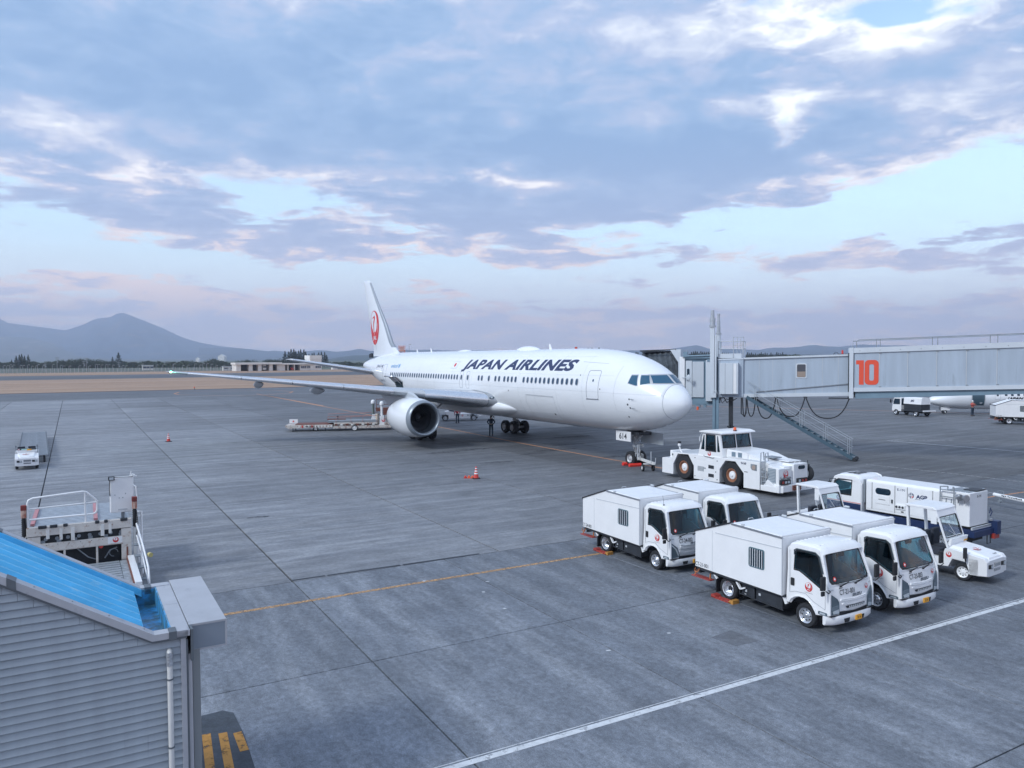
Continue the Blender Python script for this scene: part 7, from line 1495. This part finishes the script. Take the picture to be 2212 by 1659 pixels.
# ================= open tractor with flat dollies, far left =================
p0=Vector((-31.47,48.47,0)); p1=Vector((-30.37,49.16,0))
TH=R(32.1)-pi/2        # faces the camera
o_=Vector((-31.47,48.47,0)); f_=Vector((math.cos(TH),math.sin(TH),0))
LT=tractor((-31.50,48.45,0),TH,'small open baggage tractor towing empty flat dollies at the far left','21-020',canopy=False)
back=-f_; right=Vector((-f_.y,f_.x,0))
base=Vector((-31.5,48.45,0))+right*.66
p00=base+back*2.6+right*.35; dirs=Vector((-42.3,67.8,0))-p00; dl=dirs.normalized(); ang_d=math.atan2(dl.y,dl.x)
dol=None
for k in range(6):
    p=p00+dl*(3.2*k+.1)
    lb='%s empty pallet dolly behind the small tractor, counted from the tractor'%('first','second','third','fourth','fifth','last')[k]
    if dol is None:
        dol=thing('pallet_dolly',lb,'dolly',(p.x,p.y,0),ang_d,'empty dollies behind the small tractor')
        g=G(); 
        for y in (-.78,-.2,.2,.78): g.bar((0,y,.52),(2.95,y,.52),.06,.07)
        g.ob('side_rail',GALV,dol)
        for i in range(7): g=G(); x=.05+i*.47; g.box(x,x+.09,-.84,.84,.50,.585); g.ob('cross_bar',GALV,dol)
        g=G()
        for i in range(6):
            x=.16+i*.47; g.box(x,x+.26,-.74,-.24,.50,.525); g.box(x,x+.26,.24,.74,.50,.525); g.box(x,x+.26,-.17,.17,.50,.53)
        pn=g.ob('roller_panel',mat('dolly panel',(.58,.63,.67),.45,.4,var=.2,vs=5),dol); pn['kind']='stuff'
        g=G()
        for i in range(7):
            for s in (-1,1): x=.05+i*.47; g.box(x-.03,x+.10,s*.84,s*.92,.48,.62)
        pn=g.ob('edge_stop',GREY,dol); pn['kind']='stuff'
        g=G(); g.bar((-.45,0,.35),(0,0,.45),.05); g.ob('tow_bar',DARK,dol)
        for x in (.4,2.5):
            for y in (-.62,.62): wheel('wheel',dol,x,y,.2,.2,.12,1 if y>0 else -1,.5)
    else: copytree(dol,None,(p.x,p.y,0),ang_d,lb)
# ================= belt / pallet loader near the engine =================
WR0=WRUST; WRUST=mat('heavily rusted white paint',(.58,.55,.51),.6,var=.12,vs=4,dirt=(.20,.085,.06),df=.57,ds=3.5)
HL=thing('pallet_loader','long low rust streaked white pallet loader with two domed posts beside the left engine','loader',(-21.19,72.58,0),R(8.4))
g=G(); g.box(.3,4.1,.0,2.2,.30,.62); g.prism([(-.3,.45),(-.3,.6),(.3,.62),(.3,.25),(0,.25)],0,2.2,'y'); m1=g.ob('front_platform',WRUST,HL,bev=.02)
g=G(); g.box(.6,4.0,.1,2.1,.62,.68); g.ob('front_deck',RUST,HL)
for k in range(11): g=G(); x=.9+k*.3; g.box(x,x+.14,-.02,.0,.36,.58); g.ob('side_slot',WOLD if k>6 else RED if k%3==1 else WOLD,m1)
g=G(); g.box(4.15,9.6,.0,2.2,.22,.50); g.box(4.2,8.3,.0,2.2,.60,.78); m2=g.ob('main_frame',WRUST,HL,bev=.02)
for k in range(8): g=G(); x=4.3+k*.5; g.box(x,x+.24,-.03,.0,.50,.68); g.ob('bracket',WOLD if k%2 else RUST,m2)
g=G(); g.box(3.6,8.3,.1,2.1,.78,.95); g.ob('upper_deck',GREY,HL); g=G(); g.box(3.45,5.2,1.6,2.1,.92,1.02); g.ob('deck_edge',RUST,HL)
g=G(); g.tube([(3.5,1.9,.95),(3.5,1.9,1.5),(8.3,1.9,1.62),(8.3,1.9,1.0)],.025,5); g.tube([(4.4,.05,.8),(4.4,.05,1.28),(8.25,.05,1.42),(8.25,.05,.8)],.025,5); g.tube([(3.5,1.9,1.25),(8.3,1.9,1.32)],.02,5)
for x in (5.8,6.9): g.bar((x,.05,.8),(x,.05,1.35),.03)
g.ob('guard_rail',mat('faded red rail',(.42,.20,.17),.6,var=.2),HL)
g=G(); g.box(-.1,.68,1.4,1.5,.70,1.08); sgn=g.ob('sign_board',WHITE,HL); g=G(); g.prism([(.15,.88),(.27,.78),(.39,.88),(.31,.86),(.31,.96),(.23,.96),(.23,.86)],1.38,1.395,'y'); g.ob('sign_mark',RED,sgn)
decal('fleet_number',[(fit(text2('94-301',1,.03),.7,.13,1.9,.46),0,0)],lambda u,v,l:Vector((u,-.026,v)),[INK],m1)
g=G(); g.cyl((4.5,.9,1.0),(4.5,.9,1.4),.03,n=6); g.blob((4.5,.9,1.28),(.12,.12,.07)); g.ob('control_lever',DARK,HL)
for x,y,zt in ((7.85,1.7,2.86),(8.72,.35,2.78)):
    g=G(); g.box(x-.20,x+.20,y-.15,y+.15,.3,1.3 if x>8 else 1.0); g.prism([(x-.28,.25),(x+.28,.25),(x+.2,1.42),(x-.1,1.42)],y-.22,y-.12,'y'); g.ob('post_housing',WHITE,HL,bev=.02)
    g=G(); g.cyl((x,y,1.0),(x,y,zt-.38),.12,n=12); g.ob('hydraulic_post',mat('dark post',(.16,.2,.19),.4,.2) if x<8 else WHITE,HL,smooth=40)
    g=G(); g.lathe([(0,.20),(.18,.21),(.28,.18),(.36,.10),(.38,.005)],o=(x,y,zt-.38),ax='z',n=16); g.ob('post_dome',WHITE,HL,smooth=60)
g=G(); g.cyl((8.25,1.2,.5),(8.25,1.2,1.5),.16,n=12); g.ob('tank',mat('cream paint',(.60,.52,.42),.5),HL)
decal('emblem',crane(.16,.17,8.86,.95,True),lambda u,v,l:Vector((u,.12-l,v)),EMB,HL)
g=G(); g.box(8.1,9.6,1.0,2.2,1.95,2.05); g.box(8.15,9.6,1.0,2.0,1.75,1.95); g.box(8.6,9.4,.9,1.9,1.4,1.75); g.tube([(8.2,1.0,2.05),(8.2,1.0,2.92),(9.5,1.0,2.95)],.03,5); g.tube([(8.2,1.0,2.4),(9.5,1.0,2.42)],.025,5); g.ob('lift_head',RUST,HL)
g=G(); 
for x in (9.1,9.35,9.6): g.bar((x,.2,.3),(x,.2,1.4),.07)
g.box(8.95,9.7,.1,1.2,.6,.7); g.ob('lift_frame',WRUST,HL)
wheel('wheel',HL,6.13,.0,.28,.28,.2,-1,.75,rimcol=WHITE)
for x in (2.5,): wheel('wheel',HL,x,.1,.26,.26,.2,-1,.5)
for x,y in ((.4,.1),(3.4,.1),(.4,2),(6.1,2.1)):
    g=G(); g.cyl((x,y,0),(x,y,.4),.04,n=6); g.box(x-.1,x+.1,y-.1,y+.1,0,.03); g.ob('jack_leg',DARK,HL)
WRUST=WR0
# ================= tow tractor beneath the belly =================
TT=thing('tow_tractor','white tow tractor seen under the airliner belly with grey steel wheels','tractor',(-7.35,84.2,0),R(9))
g=G(); g.prism([(.35,.25),(.35,.62),(.1,.70),(0,1.0),(.4,1.06),(.9,.98),(1.1,.78),(2.9,.80),(2.75,.25)],0,1.4,'y'); tb_=g.ob('body',WHITE,TT,bev=.02)
g=G(); g.box(.0,3.6,.2,1.2,.22,.4); g.box(-.3,.4,.1,1.3,.45,.62); g.ob('frame',DARK,TT)
for x in (0,3.15): wheel('wheel',TT,x,.05,.31,.31,.2,-1,.7,rimcol=LGREY); wheel('wheel',TT,x,1.35,.31,.31,.2,1,.7,rimcol=LGREY)
decal('emblem',crane(.1,.1,1.9,.58,True),lambda u,v,l:Vector((u,-.004-l,v)),EMB,tb_); g=G(); g.cyl((2.5,-.01,.6),(2.5,0,.6),.07,n=10); g.box(2.72,2.78,-.01,0,.45,.72); g.ob('filler',DARK,tb_)
g=G(); g.box(.5,1.0,.2,1.2,.98,1.15); g.ob('seat',SEAT,TT); g=G(); g.box(3.7,5.6,.1,1.3,.42,.72); g.ob('rear_body',WHITE,TT,bev=.03); g=G(); g.box(4.0,5.4,.09,.1,.50,.54); g.ob('stripe',GREY,TT)
wheel('wheel',TT,5.2,.1,.25,.25,.18,-1,.6)
# ================= cones =================
def cone(x,y,label,n=''):
    t=thing('traffic_cone',label,'cone',(x,y,0),random.random(),'red and white traffic cones'); g=G(); g.box(-.21,.21,-.21,.21,0,.05); g.ob('base',BLACK,t,bev=.012)
    g=G(); pr=[(.05,.15),(.24,.117),(.25,.115),(.32,.102),(.40,.088),(.47,.075),(.55,.062),(.62,.05),(.68,.04),(.70,.001)]; g.lathe(pr,ax='z',n=18); g.ob('body',RED,t,smooth=40)
    for z0,z1 in ((.27,.34),(.41,.48),(.56,.62)):
        r=lambda z:.155-.155*(z-.03)/.86; g=G(); g.lathe([(z0,r(z0)+.003),(z1,r(z1)+.003)],ax='z',n=18); g.ob('reflective_band',WHITE,t,smooth=40)
    return t
cone(-28.93,64.45,'lone red and white cone on the open apron at the left'); cone(-2.08,43.75,'red and white cone beside a row of chocks, nearer the camera')
ck=thing('chock_set','row of faded orange chocks lying behind the nearer cone','wheel chock',(-2.38,43.95,0),R(-4))
for k in range(4): g=G(); x=-.42+k*.2; g.prism([(x,0),(x+.18,0),(x+.12,.14),(x+.06,.14)],-.12,.12,'y'); g.ob('block',ORANGE if k else RED,ck,bev=.01)
# ================= people =================
def skinmesh(name,m,joints,edges,radii,parent,sub=1):
    me=bpy.data.meshes.new(name); me.from_pydata(joints,edges,[]); o=link(name,me,parent); sk=o.modifiers.new('skin','SKIN'); sk.use_smooth_shade=True; ly=me.skin_vertices[0] if me.skin_vertices else None
    if ly is None:
        bpy.context.view_layer.objects.active=o; bm=bmesh.new(); bm.from_mesh(me); bm.verts.layers.skin.verify(); bm.to_mesh(me); bm.free(); ly=me.skin_vertices[0]
    for i,r in enumerate(radii): ly.data[i].radius=(r[0],r[1]) if isinstance(r,tuple) else (r,r); ly.data[i].use_root=(i==0)
    s=o.modifiers.new('smooth','SUBSURF'); s.levels=sub; s.render_levels=sub; me.materials.append(m); return o
SKN=mat('skin',(.42,.27,.20),.6)
def person(x,y,rz,label,jac,tro,head,arms,hi=None,helmet=None):
    t=thing('person',label,'person',(x,y,0),rz); s=1.0
    LA,RA=arms
    # body: pelvis first
    J=[(0,0,.94),(0,0,1.12),(0,0,1.34),(0,0,1.46),(0,.0,1.53),(0,.01,1.62),(0,.01,1.70),(-.10,0,.90),(-.11,.0,.50),(-.12,.02,.08),(-.13,-.10,.035),(.10,0,.90),(.11,0,.50),(.12,.02,.08),(.13,-.10,.035),(-.19,0,1.42),LA[0],LA[1],(.19,0,1.42),RA[0],RA[1]]
    E=[(0,1),(1,2),(2,3),(3,4),(4,5),(5,6),(0,7),(7,8),(8,9),(9,10),(0,11),(11,12),(12,13),(13,14),(2,15),(15,16),(16,17),(2,18),(18,19),(19,20)]
    Rr=[(.13,.10),(.12,.095),(.14,.10),.07,.055,.085,.075,.09,.065,.045,.035,.09,.065,.045,.035,.06,.045,.035,.06,.045,.035]
    skinmesh('body',SKN,J,E,Rr,t)
    skinmesh('trousers',tro,[J[0]]+J[7:10]+J[11:14],[(0,1),(1,2),(2,3),(0,4),(4,5),(5,6)],[(.145,.115),.105,.08,.068,.105,.08,.068],t)
    skinmesh('jacket',jac,[(0,0,.98),(0,0,1.12),(0,0,1.34),(0,0,1.46)]+[J[15],J[16],J[17]]+[J[18],J[19],J[20]],[(0,1),(1,2),(2,3),(2,4),(4,5),(5,6),(2,7),(7,8),(8,9)],[(.165,.125),(.155,.12),(.175,.125),.085,.085,.065,.05,.085,.065,.05],t)
    for sx in (-1,1): g=G(); g.box(sx*.125-.05,sx*.125+.05,-.17,.10,0,.09); g.ob('shoe',BLACK,t,bev=.02)
    g=G()
    for c in (LA[1],RA[1]):
        d=(Vector(c)-Vector(LA[0] if c==LA[1] else RA[0])).normalized(); a=d.orthogonal().normalized(); c=Vector(c)
        g.bar(c,c+d*.09,.075,.035)
        for k in range(4): g.cyl(c+d*.08+a*(-.028+k*.019),c+d*(.15+(.01,.02,.015,0)[k])+a*(-.03+k*.02),.009,.007,5)
        g.cyl(c+d*.02+a*.03,c+d*.09+a*.065,.011,.008,5)
    g.ob('hand',SKN,t)
    g=G(); g.blob((0,.015,1.70),(.088,.10,.10),10,7); g.ob('hair' if not helmet else 'helmet',head,t,smooth=80)
    if helmet: g=G(); g.box(-.08,.08,-.16,-.06,1.67,1.685); g.ob('helmet_brim',head,t)
    g=G(); g.blob((0,-.085,1.645),(.014,.02,.02),6,4); g.ob('nose',SKN,t); g=G(); g.box(-.04,-.02,-.082,-.072,1.665,1.675); g.box(.02,.04,-.082,-.072,1.665,1.675); g.box(-.025,.025,-.082,-.072,1.605,1.612); g.ob('face_marks',BLACK,t)
    if hi:
        g=G(); g.lathe([(1.02,.17),(1.06,.17)],ax='z',n=14); g.v=[(a,b*.78,c) for a,b,c in g.v]; g.ob('reflective_band',hi,t)
    return t
NVY=mat('navy uniform',(.025,.05,.09),.8); TRD=mat('dark trousers',(.03,.05,.08),.8); RJ=mat('red jacket',(.50,.03,.05),.7)
person(-1.88,68.2,R(180),'person in a navy jacket seen from behind, hands at the waist, near the main wheels',NVY,mat('grey blue trousers',(.05,.09,.12),.8),mat('dark cap',(.03,.04,.06),.8),(((-.34,.06,1.20),(-.20,-.12,1.02)),((.34,.06,1.20),(.20,-.12,1.02))),mat('reflective grey',(.45,.47,.48),.4))
person(-5.82,81.5,R(200),'person in a red jacket and dark trousers standing before the tow tractor',RJ,TRD,BLACK,(((-.27,.0,1.18),(-.28,-.05,.92)),((.27,.0,1.18),(.28,-.05,.92))),mat('reflective red grey',(.55,.35,.35),.4))
person(52.3,87.1,R(20),'person in a red jacket and white helmet facing the regional airliner door',mat('orange red jacket',(.50,.10,.08),.7),TRD,WHITE,(((-.30,-.02,1.28),(-.16,-.28,1.38)),((.30,-.02,1.22),(.20,-.24,1.25))),None,True)
# ================= regional airliner, flat bed truck and box truck, far right =================
RQ=Vector((50.53,90.39,0)); rd=R(-14)
RA_=thing('regional_airliner','small white regional airliner with its forward door open, beyond the boarding bridge','airliner',(49.3,91.3,0),R(-9))
g=G(); rg=[]
for x,zt,zb,hw in ((0,1.55,1.45,.05),(.3,1.85,1.25,.35),(.8,2.1,1.05,.62),(1.5,2.45,.85,.90),(2.2,2.85,.70,1.08),(3.0,3.30,.62,1.25),(4.0,3.45,.58,1.33),(5,3.48,.56,1.35),(26,3.48,.56,1.35)):
    c=(zt+zb)/2; rg.append([(x,hw*math.cos(2*pi*k/24),c+(zt-zb)/2*math.sin(2*pi*k/24)) for k in range(24)])
g.loft(rg); rf_=g.ob('fuselage',WPLANE,RA_,smooth=60)
ry=lambda v:-1.35*math.sqrt(max(0,1-((v-2.02)/1.46)**2))
rmap=lambda u,v,l:Vector((u,ry(v)*(1.0 if u>4.6 else (.80+.2*max(0,min(1,(u-1.2)/3.2))))-.012-l,v))
decal('hold_door_opening',[(P2([(4.5,1.05),(5.9,1.05),(5.9,3.0),(4.5,3.0)]),0,0)],rmap,[mat('open hold blue',(.05,.09,.12),.6)],rf_,.2)
decal('door_frame',[(P2([(4.45,1.0),(4.53,1.0),(4.53,3.0),(4.45,3.0)]),0,0),(P2([(5.87,1.0),(5.95,1.0),(5.95,3.0),(5.87,3.0)]),0,0)],lambda u,v,l:rmap(u,v,.01),[LGREY],rf_,.2)
decal('title',[(fit(text2('JAPAN AIR COMMUTER',1,.05,.25),6.0,.40,11.2,1.85),0,0)],rmap,[INK],rf_,.2)
for k in range(12): decal('window',[(P2(rrect(8.0+k*.66,8.28+k*.66,2.18,2.55,.08,3)),0,0)],rmap,[GLD],rf_,.2)
decal('cabin_door',[(P2(rrect(6.95,7.55,1.75,2.72,.1,3)),0,0),(P2(rrect(6.98,7.52,1.78,2.69,.09,3)),1,.003),(P2(rrect(7.12,7.36,2.15,2.5,.06,3)),2,.006)],rmap,[LGREY,WPLANE,GLD],rf_,.2)
g=G(); 
for x,z in ((4.8,1.9),(5.3,2.4),(5.5,1.4)): g.cyl((x,-1.1,z),(x,-1.25,z),.16,n=8)
g.box(4.6,4.75,-1.25,-1.2,1.2,2.6); g.ob('hold_equipment',GREY,RA_)
for s in (-.15,.15): wheel('wheel',RA_,2.0,s,.24,.24,.16,-1 if s<0 else 1,.5)
g=G(); g.cyl((2.0,0,.2),(2.0,0,.9),.07,n=8); g.box(1.5,2.5,-.35,-.33,.42,.78); g.box(1.5,2.5,.33,.35,.42,.78); g.ob('nose_gear',WHITE,RA_)
FT=thing('flatbed_truck','dark flat bed truck carrying a white generator unit with JAC lettering','truck',(46.2,88.3,0),R(108))
# forward is +x, rear towards the camera
g=G(); g.box(-2.2,.9,-.85,.85,.55,.68); g.ob('flat_bed',DARK,FT); g=G(); g.box(-2.28,-2.2,-.9,.9,.58,.74); g.ob('tail_board',WHITE,FT); g=G(); g.box(-2.1,2.2,-.35,.35,.35,.55); g.ob('chassis',BLACK,FT)
g=G(); g.box(-1.7,.7,-.65,.65,.68,1.36); gu=g.ob('generator_base',DARK,FT); g=G(); g.prism([(-.68,1.36),(.68,1.36),(.60,2.0),(.45,2.12),(-.45,2.12),(-.60,2.0)],-1.75,.75,'x'); gc=g.ob('generator_cover',WHITE,FT)
decal('unit_lettering',[(fit(text2('JAC',1,.06,.2),.5,.3,0,1.72),0,0)],lambda u,v,l:Vector((-.5-u,.66,v)),[NAVY],gc)
g=G(); g.prism([(1.0,.45),(1.0,2.02),(1.15,2.12),(2.0,2.10),(2.3,1.3),(2.35,.45)],-.8,.8,'y'); fc=g.ob('cab',WHITE,FT,bev=.04); g=G(); g.prism([(1.15,1.25),(1.15,1.9),(1.95,1.9),(2.15,1.25)],.80,.81,'y'); g.prism([(1.15,1.25),(1.15,1.9),(1.95,1.9),(2.15,1.25)],-.81,-.80,'y'); g.ob('side_window',GLD,fc); g=G(); g.box(.985,1.0,-.7,.7,1.2,1.95); g.ob('rear_window',GLD,fc)
for x in (1.7,-1.2):
    for y,s in ((-.75,-1),(.75,1)): wheel('wheel',FT,x,y,.33,.33,.22,s,.6)
g=G(); g.bar((2.0,.8,1.6),(2.2,1.15,1.6),.04); g.box(2.15,2.2,1.05,1.25,1.4,1.8); g.ob('mirror',BLACK,FT)
k0=[o for o in bpy.data.objects if o.get('label','').startswith('white box truck CT-21-001')][0]
far=copytree(k0,None,(52.1,75.6,0),R(-17),'distant white box truck half out of frame at the right, before the regional airliner'); far.scale=(1.02,1.02,1.08)
# ================= air =================
hb=G(); hb.box(-9200,9200,-58,10300,-8,620); hz=hb.ob('haze',mat('h',(1,1,1))); hz['kind']='stuff'
hm=bpy.data.materials.new('haze air'); hm.use_nodes=True; hn=hm.node_tree.nodes; hn.remove(hn['Principled BSDF']); pv_=hn.new('ShaderNodeVolumePrincipled'); pv_.inputs['Color'].default_value=(.76,.84,1,1); pv_.inputs["Density"].default_value=1.75e-4; pv_.inputs['Anisotropy'].default_value=.55
hm.node_tree.links.new(pv_.outputs[0],hn['Material Output'].inputs['Volume']); hz.data.materials.clear(); hz.data.materials.append(hm)
